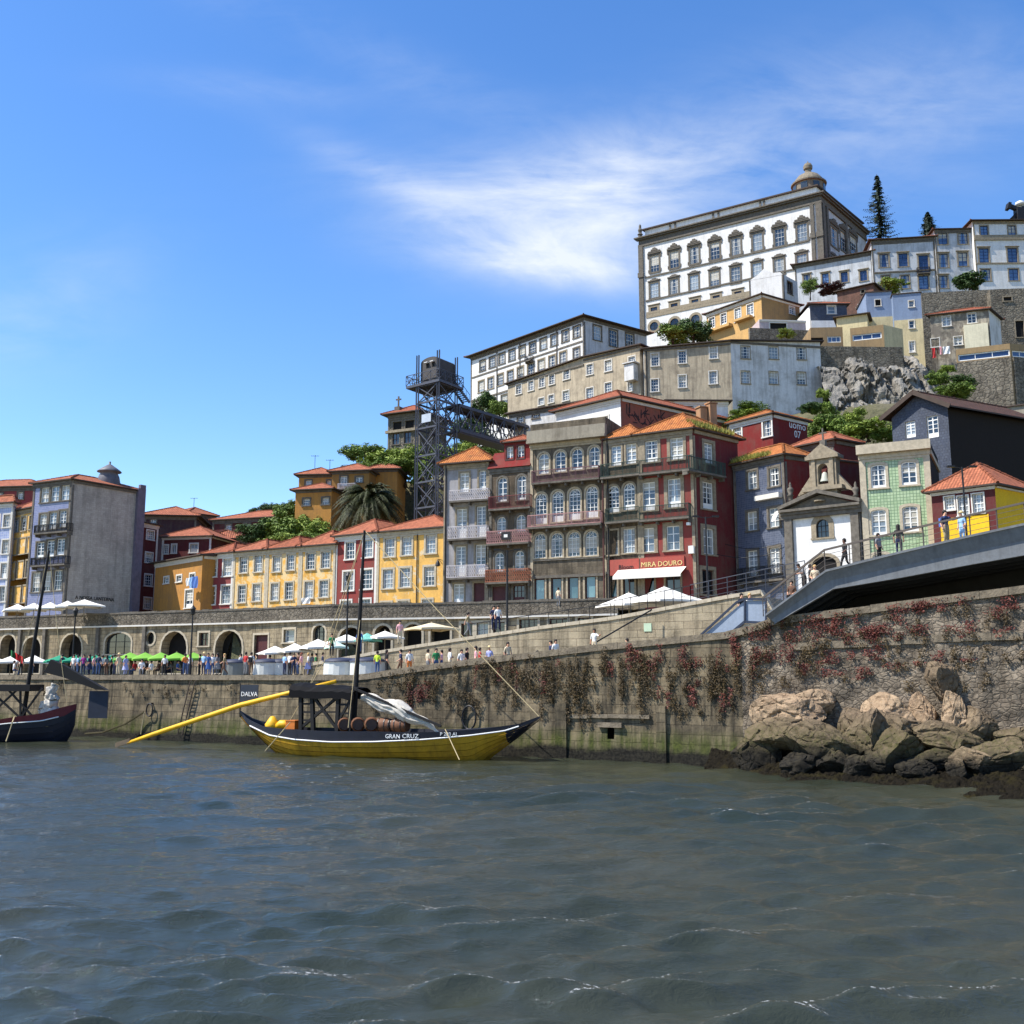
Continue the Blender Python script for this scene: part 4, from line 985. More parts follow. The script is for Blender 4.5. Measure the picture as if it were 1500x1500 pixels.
d_ = house('town_house', 'brown stone house bay between the gothic house and the red corner house', (887.5, 645.5), c_['B'].y-.1, (936, 639), ZS, w_brownst, depth=11,
  rows=[(2, 902.5, 667.5, 924.5, 664.5, 15, 30, 'door'), (2, 898.5, 731, 921.5, 727, 17, 40, 'gothd'), (2, 896.5, 795, 921.5, 792, 17, 36, 'sash'), (1, 896, 858, 896, 858, 16, 36, 'shop'), (1, 921, 856, 921, 856, 17, 36, 'shopd')], roof=('hip', 1.6), roofmat=tile_m, trim=granite, over=.4)
e_ = house('corner_house', 'red corner house with dark green balcony wrapping round its side', (936.3, 638.8), d_['B'].y-.05, (1014, 629), ZS, w_red, pS=(1080, 645), sidewall=w_redshade,
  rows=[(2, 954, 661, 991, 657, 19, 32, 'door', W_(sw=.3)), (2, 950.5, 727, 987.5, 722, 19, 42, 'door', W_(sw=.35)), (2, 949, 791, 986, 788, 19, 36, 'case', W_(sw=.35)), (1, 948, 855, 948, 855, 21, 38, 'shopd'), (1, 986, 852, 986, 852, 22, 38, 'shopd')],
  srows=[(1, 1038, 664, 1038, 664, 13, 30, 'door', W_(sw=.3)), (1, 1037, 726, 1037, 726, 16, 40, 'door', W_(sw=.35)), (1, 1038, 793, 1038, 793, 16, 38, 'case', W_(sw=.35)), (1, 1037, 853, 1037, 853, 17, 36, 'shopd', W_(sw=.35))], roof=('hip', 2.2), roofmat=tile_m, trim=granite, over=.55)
for hh, L_, R_ in ((d_, True, False), (e_, False, True)):
    f = hh['f']; x0, x1 = (879, 936) if hh is d_ else (936, 1013)
    yf = lambda x: 699+(x-879)*(686-699)/(1012-879)
    balcony(hh['rt'], f, x0, yf(x0), x1+(3 if hh is e_ else 0), yf(x1), 21, .85, iron_green, sideL=L_, sideR=False)
    y2 = lambda x: 764+(x-886)*(757-764)/(1007-886)
    balcony(hh['rt'], f, max(886, x0), y2(x0), min(1009, x1), y2(x1), 19, .8, iron_green, sideL=L_, sideR=R_)
fs = e_['fs']; balcony(e_['rt'], fs, 1009, 687, 1064, 697, 19, .8, iron_green, sideL=False)
f = e_['f']; fd = d_['f']
k = MB(); z0, z1 = f.uz(970, 836)[1], f.uz(970, 816)[1]; k.boxax(f.P(-.1, z0, .01), f.t*(f.L-1.0), f.n*.12, Vector((0, 0, z1-z0))); sb = k.build('sign_board', stucco('coral fascia', C(164, 80, 70), .3), e_['rt'])
u, z = f.uz(970, 826); text_mesh('MIRA DOURO', .66, plain('gilt letters', C(214, 190, 128), .5), 'lettering', sb, f.mat(u, z-.02, .14), .04)
k = MB(); z0, z1 = fd.uz(905, 843)[1], fd.uz(905, 820)[1]; k.boxax(fd.P(.2, z0, .01), fd.t*(fd.L-.4), fd.n*.12, Vector((0, 0, z1-z0))); sb = k.build('sign_board', MATS['coral fascia'], d_['rt'])
u, z = fd.uz(918, 831); text_mesh('Bloom', .6, black_paint, 'lettering', sb, fd.mat(u, z, .14), .02)
k = MB(); z = f.uz(950, 833)[1]; k.poly([f.P(-2.4, z, .14), f.P(f.L-.9, z, .14), f.P(f.L-1.0, z-.75, 1.4), f.P(-2.4, z-.75, 1.4)][::-1]); k.poly([f.P(-2.4, z-.75, 1.4), f.P(f.L-1.0, z-.75, 1.4), f.P(f.L-1.0, z-1.0, 1.4), f.P(-2.4, z-1.0, 1.4)][::-1])
canvas = plain('off white canvas', C(226, 220, 208), .9, .05); k.build('awning', canvas, e_['rt'])
k = MB(); u, z = f.uz(1009, 806); k.box(f.P(f.L-.3, z, .25), .5, .35, .7, f.rz); k.box(f.P(f.L-.5, z+2.4, .3), .3, .4, .25, f.rz); k.build('wall_lamp_box', white_paint, e_['rt'])
k = MB()
for px, py in ((1040, 603),): pass
for hh, off in ((a, .25), (d_, .2)):
    k = MB(); k.tube([hh['f'].P(off, hh['ze'], .14), hh['f'].P(off, ZS, .14)], .07, 6); k.build('drainpipe', iron, hh['rt'])
# roof storey behind: white front, graffiti covered red side
p_ = house('roof_house', 'white fronted rooftop house with graffiti on its rust red side', (815, 604.5), 116, (909, 583), 24, w_white, pS=(1064, 617), sidewall=stucco('rust red render', C(146, 84, 68), .6),
  rows=[(1, 836, 624, 836, 624, 12, 9, 'small'), (1, 860, 620, 860, 620, 9, 9, 'small'), (1, 884, 616, 884, 616, 14, 11, 'case')], roof=('hip', 2.4), roofmat=tile_b, trim=WT, over=.6, quoins=False, drop=4)
k = MB(); fs = p_['fs']; rg = random.Random(4)
for i in range(70):
    x = rg.uniform(918, 1030); u, z = fs.uz(x, 610+(x-918)*.16+rg.uniform(-9, 10)); an = rg.choice([0, 1.57, 1.57, .8, -.8]); l_ = rg.uniform(.4, 1.3)
    k.boxax(fs.P(u, z, .004+i*.0004), fs.t*l_*math.cos(an)+Vector((0, 0, l_*math.sin(an))), fs.n*.012, fs.t*(-.12*math.sin(an))+Vector((0, 0, .12*math.cos(an))))
k.build('graffiti', plain('grey spray paint', C(40, 28, 28), .8), p_['rt'])
k = MB()
for px, py in ((1028, 607), (1042, 601)):
    q = at(px, py+8, 112); k.box(q, .9, .9, 2.6, .4); k.box(q+Vector((0, 0, 1.4)), 1.1, 1.1, .15, .4)
k.build('chimney', stucco('sooty chimney', C(170, 130, 96), .6), p_['rt'])
r_ = house('roof_house', 'small white house with brown roof right behind the lift footbridge', (746, 607), 132, (860, 588), 28, w_whitem, depth=7, rows=[(2, 763, 614, 785, 607, 9, 11, 'sash')], roof=('shed', 1.2), roofmat=tile_b, trim=granite_dark, quoins=False, drop=6)
s_ = house('shed_house', 'little white shed with tile edge under the curved apartment house', (978, 588), 121, (1066, 588.5), 27, w_white, depth=5, rows=[(1, 1010, 597, 1010, 597, 12, 7, 'small')], roof=('shed', .5), roofmat=tile_b, trim=WT, quoins=False, drop=6)
# ------------------------------------------------------------------ violet blue house, red house above, chapel, green house
g_ = house('town_house', 'blue tiled house with grassy roof between the red corner house and chapel', (1074, 683), 97, (1148, 667), ZS, w_blue, pS=(1186, 672), sidewall=w_planks,
  rows=[(2, 1102, 703, 1134, 698.5, 14, 27, 'case', W_(sw=.22)), (2, 1102, 763, 1134, 758, 15, 28, 'case', W_(sw=.22)), (2, 1103, 825, 1135, 821, 15, 38, 'door', W_(sw=.22))], roof=('hip', 1.4), roofmat=tile_m, trim=granite_dark, over=.5)
balcony(g_['rt'], g_['f'], 1080, 852, 1146, 848, 22, .7, iron)
k = MB(); f = g_['f']; u0, z = f.uz(1111, 735); u1, _ = f.uz(1147, 732); k.boxax(f.P(u0, z, .01), f.t*(u1-u0), f.n*.6, Vector((0, 0, .45))); k.build('canopy_box', white_trim, g_['rt'])
v_ = house('hill_house', 'vivid red hillside house with white graffiti on its side', (1070, 622), 108, (1131, 607), 22, w_planks, pS=(1182, 619), sidewall=w_planks, rows=[(1, 1124, 627, 1124, 627, 12, 24, 'sash'), (1, 1080, 632, 1080, 632, 12, 20, 'sash')], roof=('hip', 1.3), roofmat=tile_m, trim=WT, quoins=False, drop=6, over=.45)
fs = v_['fs']; u, z = fs.uz(1168, 628); k_ = text_mesh('uomo', 1.2, white_paint, 'graffiti', v_['rt'], fs.mat(u, z+.3, .02), .01); u, z = fs.uz(1168, 637); text_mesh('07', 1.1, white_paint, 'graffiti', v_['rt'], fs.mat(u, z, .02), .01)
x_ = house('hill_house', 'maroon house with orange tiled roof right behind the chapel bell gable', (1163, 657.5), 99, (1222, 645), 16, w_maroon, pS=(1256, 651), roof=('hip', 1.2), roofmat=tile_a, trim=granite_dark, quoins=False, drop=4, over=.5, rows=[(1, 1216, 657, 1216, 657, 6, 8, 'case')])
x2 = house('lean_to', 'low maroon lean-to roof between the bell gable and green house', (1218, 675), 93, (1262, 680), 14, w_maroon, depth=4, roof=('shed', 1.4), trim=granite_dark, quoins=False, cornice=0, over=.4)
# chapel
CY_ = 90.5
ch = house('chapel', 'small whitewashed chapel with dark granite pediment and bell gable', (1150, 752), CY_, (1258, 740.5), ZS, w_white, 'chapel', depth=9, roof=None, cornice=0, quoins=False,
  rows=[(1, 1205, 774, 1205, 774, 19, 27, 'archv', W_(sw=.45, hood=1, smat=granite)), (1, 1208, 829, 1208, 829, 36, 28, 'hole', W_(sw=.3, smat=granite))])
f = ch['f']; ze = ch['ze']; k = MB()
for u in (0, f.L-.7): k.boxax(f.P(u, ZS-2, .004), f.t*.7, f.n*.3, Vector((0, 0, ze-ZS+2-.6)))
for (z0, hh, pr) in ((ze-.62, .35, .35), (ze-.265, .25, .5), (ze-.01, .22, .75)): k.boxax(f.P(-.3, z0, .002), f.t*(f.L+.6), f.n*pr, Vector((0, 0, hh)))
za = f.uz(1202, 716, .5)[1]; zb0 = ze+.22; m_ = f.L/2
def prism(mb, pts, d0, d1):
    a_ = [f.P(u, z, d1) for u, z in pts]; b2 = [f.P(u, z, d0) for u, z in pts]; mb.poly(a_); mb.poly(b2[::-1])
    for i in range(len(pts)):
        j = (i+1) % len(pts); mb.poly([b2[i], b2[j], a_[j], a_[i]])
prism(k, [(-.1, zb0), (f.L+.1, zb0), (m_, za-.45)], -.5, .15)
for s in (-1, 1):
    a0 = m_+s*(f.L/2+.35)
    prism(k, [(a0, zb0), (m_, za-.35), (m_, za), (a0, zb0+.32)] if s < 0 else [(a0, zb0), (a0, zb0+.32), (m_, za), (m_, za-.35)], -.5, .75)
k.build('pediment', granite_dark, ch['rt'])
k = MB(); k.lathe(f.P(m_, (zb0+za)/2-.3, .2)+Vector((0, 0, 0)), [(0, -.01), (.5, 0), (.5, .1), (0, .12)], 12); k.build('relief', granite, ch['rt'])
# bell gable
gx0, gz0 = f.uz(1187, 716, -.3); gx1, _ = f.uz(1226, 714, -.3); gz1 = f.uz(1205, 672, -.3)[1]; gm = (gx0+gx1)/2; gw = gx1-gx0
k = MB(); bh = arch_loop(gm, f.uz(1205, 709, -.3)[1], f.uz(1205, 679, -.3)[1], gw*.38)
holed(k, f, [(gx0, gz0-2), (gx1, gz0-2), (gx1, gz1), (gx0, gz1)], [bh], 0, .9, d=-.3)
holed(k, f, [(gx0, gz0-2), (gx1, gz0-2), (gx1, gz1), (gx0, gz1)], [bh], 0, .0, d=-1.2)
for u in (gx0, gx1): k.poly([f.P(u, gz0-2, -.3), f.P(u, gz1, -.3), f.P(u, gz1, -1.2), f.P(u, gz0-2, -1.2)])
k.boxax(f.P(gx0-.3, gz1, -1.4), f.t*(gw+.6), f.n*1.35, Vector((0, 0, .3)))
prism(k, [(gx0-.25, gz1+.3), (gx1+.25, gz1+.3), (gm, gz1+1.35)], -1.35, -.1)
k.boxax(f.P(gx0-.6, gz0-.3, -1.5), f.t*(gw+1.2), f.n*1.6, Vector((0, 0, .35)))
for s in (-1, 1):
    k.boxax(f.P(gm+s*(gw*.34)-.18, gz0+.05, -.297), f.t*.36, f.n*.12, Vector((0, 0, gz1-gz0-.05)))
    prism(k, [(gm+s*gw*.5, gz0), (gm+s*(gw*.5+1.4), gz0-.6), (gm+s*gw*.5, gz0+1.2)][::s], -1.1, -.5)
bg_ = k.build('bell_gable', granite, ch['rt'])
k = MB(); cz = gz1+1.3; k.box(f.P(gm, cz+.2, -.7), .5, .4, .5, f.rz); k.box(f.P(gm, cz+.95, -.7), .12, .12, 1.2, f.rz); k.box(f.P(gm, cz+1.1, -.7), .7, .1, .12, f.rz); k.build('cross', granite_dark, bg_)
k = MB(); c = f.P(gm, f.uz(1205, 706, -.7)[1], -.7); k.lathe(c, [(.42, 0), (.4, .1), (.3, .35), (.24, .7), (.12, .85), (0, .88)], 14); k.build('bell', plain('pale bronze', C(170, 172, 160), .6), bg_, True)
for px in (1157, 1253):
    k = MB(); u, z = f.uz(px, 733, .1); k.lathe(f.P(u, z, -.1), [(.2, 0), (.2, .4), (.3, .45), (.16, .6), (.3, .9), (.27, 1.1), (.1, 1.25), (.14, 1.4), (.06, 1.6), (0, 1.7)], 10); k.build('urn', granite_dark, ch['rt'], True)
gr = house('town_house', 'green tiled house with stone parapet and four white casements', (1258, 667.5), 86, (1361, 658), ZS, w_green, depth=9, sidewall=w_black,
  rows=[(2, 1286.5, 697.5, 1331.5, 693, 22, 34, 'segd', W_(sw=.22, depth=.15)), (2, 1287.5, 765, 1333.5, 760, 22, 37, 'segd', W_(sw=.22, depth=.15)), (2, 1290, 829, 1335, 826, 22, 36, 'segd', W_(sw=.22))], roof=None, trim=granite_pale, cornice=.4, top_extra=.9)
f = gr['f']; ze = gr['ze']; k = MB()
for u in (0, f.L-.5): k.boxax(f.P(u, ZS, .004), f.t*.5, f.n*.1, Vector((0, 0, ze-ZS-.5)))
k.boxax(f.P(-.15, ze, .004), f.t*(f.L+.3), f.n*.55, Vector((0, 0, .8))); k.build('parapet', granite_pale, gr['rt'])
sg_ = house('gable_house', 'slate hung gabled house with a long black side wall', (1306, 613), 97, (1388, 597), 14, w_slate, pS=(1512, 618), sidewall=w_black,
  rows=[(1, 1333.5, 629, 1333.5, 629, 15, 24, 'door', W_(sw=0)), (1, 1366, 625, 1366, 625, 17, 32, 'door', W_(sw=0))], roof=None, trim=granite_dark, quoins=False, cornice=0)
f = sg_['f']; ze = sg_['ze']; k = MB(); zap = f.uz(1346, 577)[1]
k.poly([f.P(0, ze), f.P(f.L, ze), f.P(f.L/2, zap)], 0, [(0, ze), (f.L, ze), (f.L/2, zap)]); k.build('gable', w_slate, sg_['rt'])
k = MB(); q = [f.A, f.B, sg_['Bk'], sg_['D']]; roofgeo(k, q, ze-.1, zap-ze+.15, 'gableF', .7); rfo = k.build('roof', [tiles('dark old roof tile', C(96, 68, 56), C(66, 50, 44), .7), soffit], sg_['rt'])
ye = house('cottage', 'yellow cottage with bright orange hipped roof beside the footbridge', (1364, 723), 82, (1457, 711.5), ZS+1, w_maroon, pS=(1512, 722.5), sidewall=w_vivid, terr=ZS,
  rows=[(1, 1391, 737, 1391, 737, 14, 19, 'sash', W_(sw=.1)), (1, 1411, 741, 1411, 741, 15, 28, 'sash', W_(sw=.1)), (1, 1433, 737, 1433, 737, 16, 28, 'sash', W_(sw=.1))], roof=('hip', 2.3), trim=WT, quoins=False, over=.5, cornice=.15)
f = ye['f']; k = MB(); z0 = f.uz(1410, 757)[1]; k.boxax(f.P(.6, ZS, .004), f.t*(f.L-1.2), f.n*.06, Vector((0, 0, z0-ZS))); k.build('lower_wall', w_vivid, ye['rt'])
# ------------------------------------------------------------------ buildings on the hill
def polyhouse(name, label, pts, zb, walls, rows, cat='house', depth=9, rise=1.8, roofmat=None, over=.5, trim=granite_dark, cornice=.3, sidewall=None, endcaps=True):
    """front made of several planes; pts are eave points (px, py, Y)"""
    P3 = [at(*p) for p in pts]; rt = root(name, label, cat, (P3[0].x, P3[0].y, zb))
    m = MB(); k = MB(); fs = []
    for i in range(len(P3)-1):
        f = Fac(P3[i], P3[i+1]); fs.append(f); hl = []
        for r in rows[i]:
            kw = dict(smat=trim); kw.update(r[8] if len(r) > 8 else {}); hl += row(rt, f, *r[:8], **kw)
        holed(m, f, [(0, zb), (f.L, zb), (f.L, P3[i+1].z), (0, P3[i].z)], hl, i, rmi=i)
    nb = sum((f.n for f in fs), Vector()).normalized()*-depth
    b0, b1 = P3[0]+nb, P3[-1]+nb
    for a, b in ((P3[-1], b1), (b0, P3[0])):
        f = Fac(a, b); m.poly([f.P(0, zb), f.P(f.L, zb), Vector(b), Vector(a)], len(fs), [(0, zb), (f.L, zb), (f.L, b.z), (0, a.z)])
    m.poly([Vector((b1.x, b1.y, zb)), Vector((b0.x, b0.y, zb)), b0, b1], len(fs)); m.poly([p-Vector((0, 0, .02)) for p in P3]+[b1, b0], len(fs))
    m.build('wall', list(walls)+[sidewall or walls[-1]], rt)
    r = MB(); n2 = nb.normalized(); ee = []; th = Vector((0, 0, .16))
    for i, p in enumerate(P3):
        q = p-n2*over
        if i == 0: q -= fs[0].t*over
        if i == len(P3)-1: q += fs[-1].t*over
        ee.append(q)
    rr = [Vector((p.x, p.y, p.z))+n2*(depth*.5)+Vector((0, 0, rise)) for p in P3]; rr[0] += fs[0].t*(depth*.35); rr[-1] -= fs[-1].t*(depth*.35)
    bb = [p+n2*(depth+over) for p in P3]; bb[0] -= fs[0].t*over; bb[-1] += fs[-1].t*over
    def slope(ps):
        a = ps[0]; d = (ps[1]-a).normalized(); nn = (ps[1]-a).cross(ps[2]-a).normalized(); up = nn.cross(d); r.poly(ps, 0, [((p-a).dot(d), (p-a).dot(up)) for p in ps])
    for i in range(len(P3)-1):
        slope([ee[i]+th, ee[i+1]+th, rr[i+1], rr[i]]); slope([bb[i+1]+th, bb[i]+th, rr[i], rr[i+1]])
        r.poly([ee[i], ee[i+1], ee[i+1]+th, ee[i]+th], 1); r.poly([ee[i+1], ee[i], bb[i], bb[i+1]], 1)
    slope([ee[-1]+th, bb[-1]+th, rr[-1]]); slope([bb[0]+th, ee[0]+th, rr[0]])
    r.poly([ee[-1], bb[-1], bb[-1]+th, ee[-1]+th], 1); r.poly([bb[0], ee[0], ee[0]+th, bb[0]+th], 1)
    r.build('roof', [roofmat or tile_b, soffit], rt)
    for i, f in enumerate(fs): band(k, f, min(P3[i].z, P3[i+1].z)-cornice, min(P3[i].z, P3[i+1].z)-.01, 0, f.L, .14)
    k.build('trim', trim, rt)
    for p in P3+[b0, b1]: PROT.append((p.x, p.y, zb+.5))
    return dict(rt=rt, fs=fs, P=P3)
S_ = dict(sw=.12, smat=WT)
curv = polyhouse('apartment_house', 'long stained white apartment house whose front bends in the middle', [(943, 512, 141), (1070, 500, 138), (1201, 501, 140.2)], 40.5, [w_beige, w_whitem],
  [[(1, 959.5, 527, 959.5, 527, 11, 18, 'sash', S_), (1, 999.5, 523, 999.5, 523, 11, 18, 'sash', S_), (1, 1045, 516, 1045, 516, 11, 18, 'sash', S_), (1, 959, 564.5, 959, 564.5, 11, 18, 'sash', S_), (1, 999.5, 558.5, 999.5, 558.5, 11, 18, 'sash', S_), (1, 1044.5, 553, 1044.5, 553, 11, 18, 'sash', S_)],
   [(3, 1092, 516, 1174, 517.5, 13, 18, 'sash', W_(sw=.08, smat=granite)), (3, 1092, 552.5, 1174, 554, 13, 18, 'sash', W_(sw=.08, smat=granite))]], 'apartments', depth=10, rise=1.6, sidewall=w_whitem)
f = curv['fs'][0]; k = MB(); k.tube([f.P(.35, f.uz(948, 515)[1], .12), f.P(.35, 41, .12)], .09, 6); k.build('drainpipe', iron, curv['rt'])
ann = polyhouse('apartment_house', 'long stained beige house below the white hall with patched whitewash', [(744, 563, 159), (855, 524, 148), (937, 506, 141.5)], 42, [w_beige, w_beige],
  [[(1, 760, 570, 760, 570, 8, 14, 'sash', S_), (1, 778, 565, 778, 565, 8, 14, 'sash', S_), (1, 794, 560, 794, 560, 8, 14, 'sash', S_), (1, 808.5, 556, 808.5, 556, 8, 14, 'sash', S_), (1, 830, 548.5, 830, 548.5, 9, 14, 'sash', S_), (1, 793, 588, 793, 588, 8, 10, 'sash', S_), (1, 807.5, 584, 807.5, 584, 8, 11, 'sash', S_), (1, 829, 579.5, 829, 579.5, 9, 14, 'sash', S_)],
   [(1, 864, 541, 864, 541, 9, 15, 'sash', S_), (1, 891, 535.5, 891, 535.5, 10, 16, 'sash', S_), (1, 925.5, 529.5, 925.5, 529.5, 10, 15, 'sash', S_), (1, 864, 576, 864, 576, 10, 16, 'sash', S_), (1, 891, 568.5, 891, 568.5, 10, 16, 'sash', S_), (1, 923, 565, 923, 565, 7, 16, 'sash', S_)]], 'apartments', depth=8, rise=1.8, roofmat=tile_b)
k = MB(); f = ann['fs'][1]; q = f.P(f.L-1.2, 46.5, .4); k.box(q+Vector((0, 0, 1.4)), 1.6, 1.4, 2.4, f.rz); k.boxax(f.P(f.L-2.2, 49.2, .05), f.t*2.1, f.n*1.3, Vector((0, 0, .15))); k.build('stair_porch', w_whitem, ann['rt'])
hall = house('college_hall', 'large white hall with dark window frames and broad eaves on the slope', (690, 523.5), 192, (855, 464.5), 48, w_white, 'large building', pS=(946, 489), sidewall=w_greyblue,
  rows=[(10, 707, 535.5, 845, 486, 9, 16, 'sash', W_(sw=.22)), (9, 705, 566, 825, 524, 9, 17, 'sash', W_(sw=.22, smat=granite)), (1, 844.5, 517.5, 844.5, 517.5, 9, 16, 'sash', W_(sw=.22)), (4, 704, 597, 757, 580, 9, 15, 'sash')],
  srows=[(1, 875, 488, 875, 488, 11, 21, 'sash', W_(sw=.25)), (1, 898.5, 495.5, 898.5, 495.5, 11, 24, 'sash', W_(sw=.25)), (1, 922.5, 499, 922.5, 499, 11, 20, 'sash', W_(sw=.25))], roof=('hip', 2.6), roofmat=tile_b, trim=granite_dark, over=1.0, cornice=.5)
f = hall['f']; k = MB(); za = f.uz(772, 528)[1]; zb_ = f.uz(772, 526.5)[1]; band(k, f, za, zb_+.1, .4, f.L-.4, .1)
zc = f.uz(720, 581)[1]; band(k, f, zc, zc+.35, .4, f.L-.4, .1)
for px in (728.5, 762, 816): u = f.uz(px, 500)[0]; k.tube([f.P(u, hall['ze']-.5, .14), f.P(u, 50, .14)], .09, 5)
k.build('string_course', granite_dark, hall['rt'])
balcony(hall['rt'], f, 768, 529, 777, 526, 6, .8, iron)
# episcopal palace
PY = 236
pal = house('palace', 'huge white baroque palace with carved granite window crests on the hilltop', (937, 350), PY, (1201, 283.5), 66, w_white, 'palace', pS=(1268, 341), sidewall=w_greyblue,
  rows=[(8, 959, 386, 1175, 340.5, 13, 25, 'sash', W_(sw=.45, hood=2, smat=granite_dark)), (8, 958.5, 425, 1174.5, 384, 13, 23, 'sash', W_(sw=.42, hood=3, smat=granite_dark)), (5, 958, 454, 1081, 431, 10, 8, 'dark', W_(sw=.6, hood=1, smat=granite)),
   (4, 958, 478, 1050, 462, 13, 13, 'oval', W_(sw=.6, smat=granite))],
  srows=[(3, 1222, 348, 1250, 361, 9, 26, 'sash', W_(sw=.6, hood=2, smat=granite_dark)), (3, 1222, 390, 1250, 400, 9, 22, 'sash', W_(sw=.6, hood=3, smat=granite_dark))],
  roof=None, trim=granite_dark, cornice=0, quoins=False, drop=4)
f, fs, ze = pal['f'], pal['fs'], pal['ze']; k = MB()
for ff in (f, fs):
    e = .0 if ff is f else .56
    for (z0, h_, pr) in ((ze-2.2, .5, .35), (ze-1.7, 1.1, .22), (ze-.6, .35, .7), (ze-.245, .3, 1.1)): k.boxax(ff.P(-pr if ff is f else .0, z0, .003), ff.t*(ff.L+2*pr if ff is f else ff.L), ff.n*pr, Vector((0, 0, h_)))
for u, w_ in ((-.3, 1.2), (f.L-2.3, .8), (f.L-1.0, 1.3)):
    k.boxax(f.P(u, 62, .004), f.t*w_, f.n*.4, Vector((0, 0, ze-2.25-62))); k.boxax(f.P(u-.15, f.uz(950, 405)[1], .41), f.t*(w_+.3), f.n*.2, Vector((0, 0, 1.2)))
for u, w_ in ((.41, 1.2), (2.6, .8), (fs.L*.5, 1.0)): k.boxax(fs.P(u, 62, .004), fs.t*w_, fs.n*.4, Vector((0, 0, ze-2.25-62)))
for (xa, ya, yb, hh, pr) in ((950, 407, 407, .35, .2), (950, 441.5, 441.5, .35, .2)): z = f.uz(950, ya)[1]; k.boxax(f.P(1.3, z, .005), f.t*(f.L-4.1), f.n*pr, Vector((0, 0, hh)))
k.build('trim', granite_dark, pal['rt'])
k = MB(); z = f.uz(950, 466)[1]; k.boxax(f.P(1.4, z, .004), f.t*(f.L-4.2), f.n*.12, Vector((0, 0, 1.5))); k.build('plinth_band', granite, pal['rt'])
k = MB(); q = [f.P(1, 0, -1), f.P(f.L-1, 0, -1), pal['Bk']+Vector((-1, 0, 0)), pal['D']+Vector((1, 0, 0))]
zt = ze+2.3
for i in range(4): a, b = q[i], q[(i+1) % 4]; k.wallpoly([Zv(a, ze), Zv(b, ze), Zv(b, zt), Zv(a, zt)])
k.build('attic', w_white, pal['rt'])
k = MB(); roofgeo(k, q, zt, .9, 'hip', .6, .3, caps=False); k.build('roof', [tile_b, soffit], pal['rt'])
for t_ in (.17, .2, .42, .45, .68, .7):
    k = MB(); k.boxax(f.P(f.L*t_, ze, -.98), f.t*.4, f.n*.2, Vector((0, 0, 2.28))); k.build('attic_pier', granite_dark, pal['rt'])
c = at(1185, 279, f.B.y+9); c.z = zt+1.3
k = MB(); r0 = 3.55
k.lathe(c, [(r0, 0), (r0, 2.6), (r0+.45, 2.7), (r0+.5, 3.0), (r0*.98, 3.2), (r0*.9, 3.9), (r0*.68, 4.9), (r0*.36, 5.6), (.75, 5.9), (.7, 6.6), (1.0, 6.8), (1.05, 7.5), (.75, 8.1), (.2, 8.35), (.08, 8.8), (0, 8.9)], 20, 0)
lt = k.build('roof_lantern', stucco('weathered lantern stone', C(134, 124, 108), .7), pal['rt'])
k = MB()
for i in range(8):
    a = i*math.pi/4+.2; k.box(c+Vector((math.cos(a)*r0, math.sin(a)*r0, 1.35)), .12, 1.5, 1.9, a)
k.build('lantern_window', glass_dark, lt)
k = MB(); u = f.P(.3, ze, .3); k.lathe(u, [(.5, 0), (.5, .8), (.7, .9), (.35, 1.3), (.55, 2.0), (.3, 2.6), (.3, 3.2), (.05, 3.6), (0, 3.7)], 10); k.build('urn', granite_dark, pal['rt'])
# row right of the palace
BL = dict(sw=.3, smat=granite, hood=1)
wing = house('annex_wing', 'low grey wing with red tile edge and blue windows right of the palace', (1164, 389), 214, (1277, 369), 78, w_greyblue, depth=9, rows=[(4, 1182, 410, 1265, 404, 10, 15, 'blue', BL)], roof=('hip', 1.4), roofmat=tile_b, trim=granite_dark, over=.8, cornice=.5)
gb = house('town_house', 'grey blue house with blue windows and one terracotta hipped roof', (1276, 353), 206, (1368, 347.5), 76, w_greyblue, depth=10, rows=[(2, 1295, 382, 1323, 381, 13, 19, 'blue', BL), (1, 1353, 387, 1353, 387, 14, 26, 'blued', BL), (2, 1298, 413, 1326, 413, 12, 19, 'blue', W_(sw=.25, smat=granite)), (1, 1353, 414, 1353, 414, 14, 20, 'blued', W_(sw=.25, smat=granite))], roof=('hip', 2.2), trim=granite_dark, over=.7, cornice=.6)
f = gb['f']; k = MB(); z = f.uz(1320, 399)[1]; band(k, f, z, z+.3, .3, f.L-.3, .25); k.build('string_course', granite_dark, gb['rt']); balcony(gb['rt'], f, 1344, 399, 1363, 399, 8, .7, iron, label=None)
gb2 = house('town_house', 'three storey blue windowed house under a flat dark cornice', (1368.5, 337), gb['B'].y-.3, (1424, 336), 76, w_greyblue, depth=10, rows=[(2, 1381, 349.5, 1410.5, 349, 13, 17, 'blue', W_(sw=.3, smat=granite)), (2, 1382, 382, 1410.5, 380, 13, 20, 'blue', BL), (1, 1382, 413, 1382, 413, 12, 18, 'blue', BL)], roof=('hip', .5), trim=granite_dark, roofmat=tile_b, over=.6, cornice=.5)
wh = house('town_house', 'white house with blue windows and pinkish top storey at the right edge', (1424.5, 324.5), gb2['B'].y-1, (1560, 323.5), 72, w_white, depth=12, rows=[(3, 1441.5, 338, 1523, 337, 11, 14, 'blue', W_(sw=.25, smat=granite)), (3, 1441.5, 375, 1525, 374, 14, 22, 'blued', BL), (3, 1444, 403, 1526, 402, 14, 17, 'blue', W_(sw=.25, smat=granite))], roof=('hip', 1.4), roofmat=tile_b, trim=granite, over=.8, cornice=.4)
f = wh['f']; k = MB(); z = f.uz(1460, 352)[1]; band(k, f, z, z+1.1, .0, f.L, .3); z = f.uz(1460, 387)[1]; band(k, f, z, z+.3, 0, f.L, .2); k.build('string_course', granite, wh['rt'])
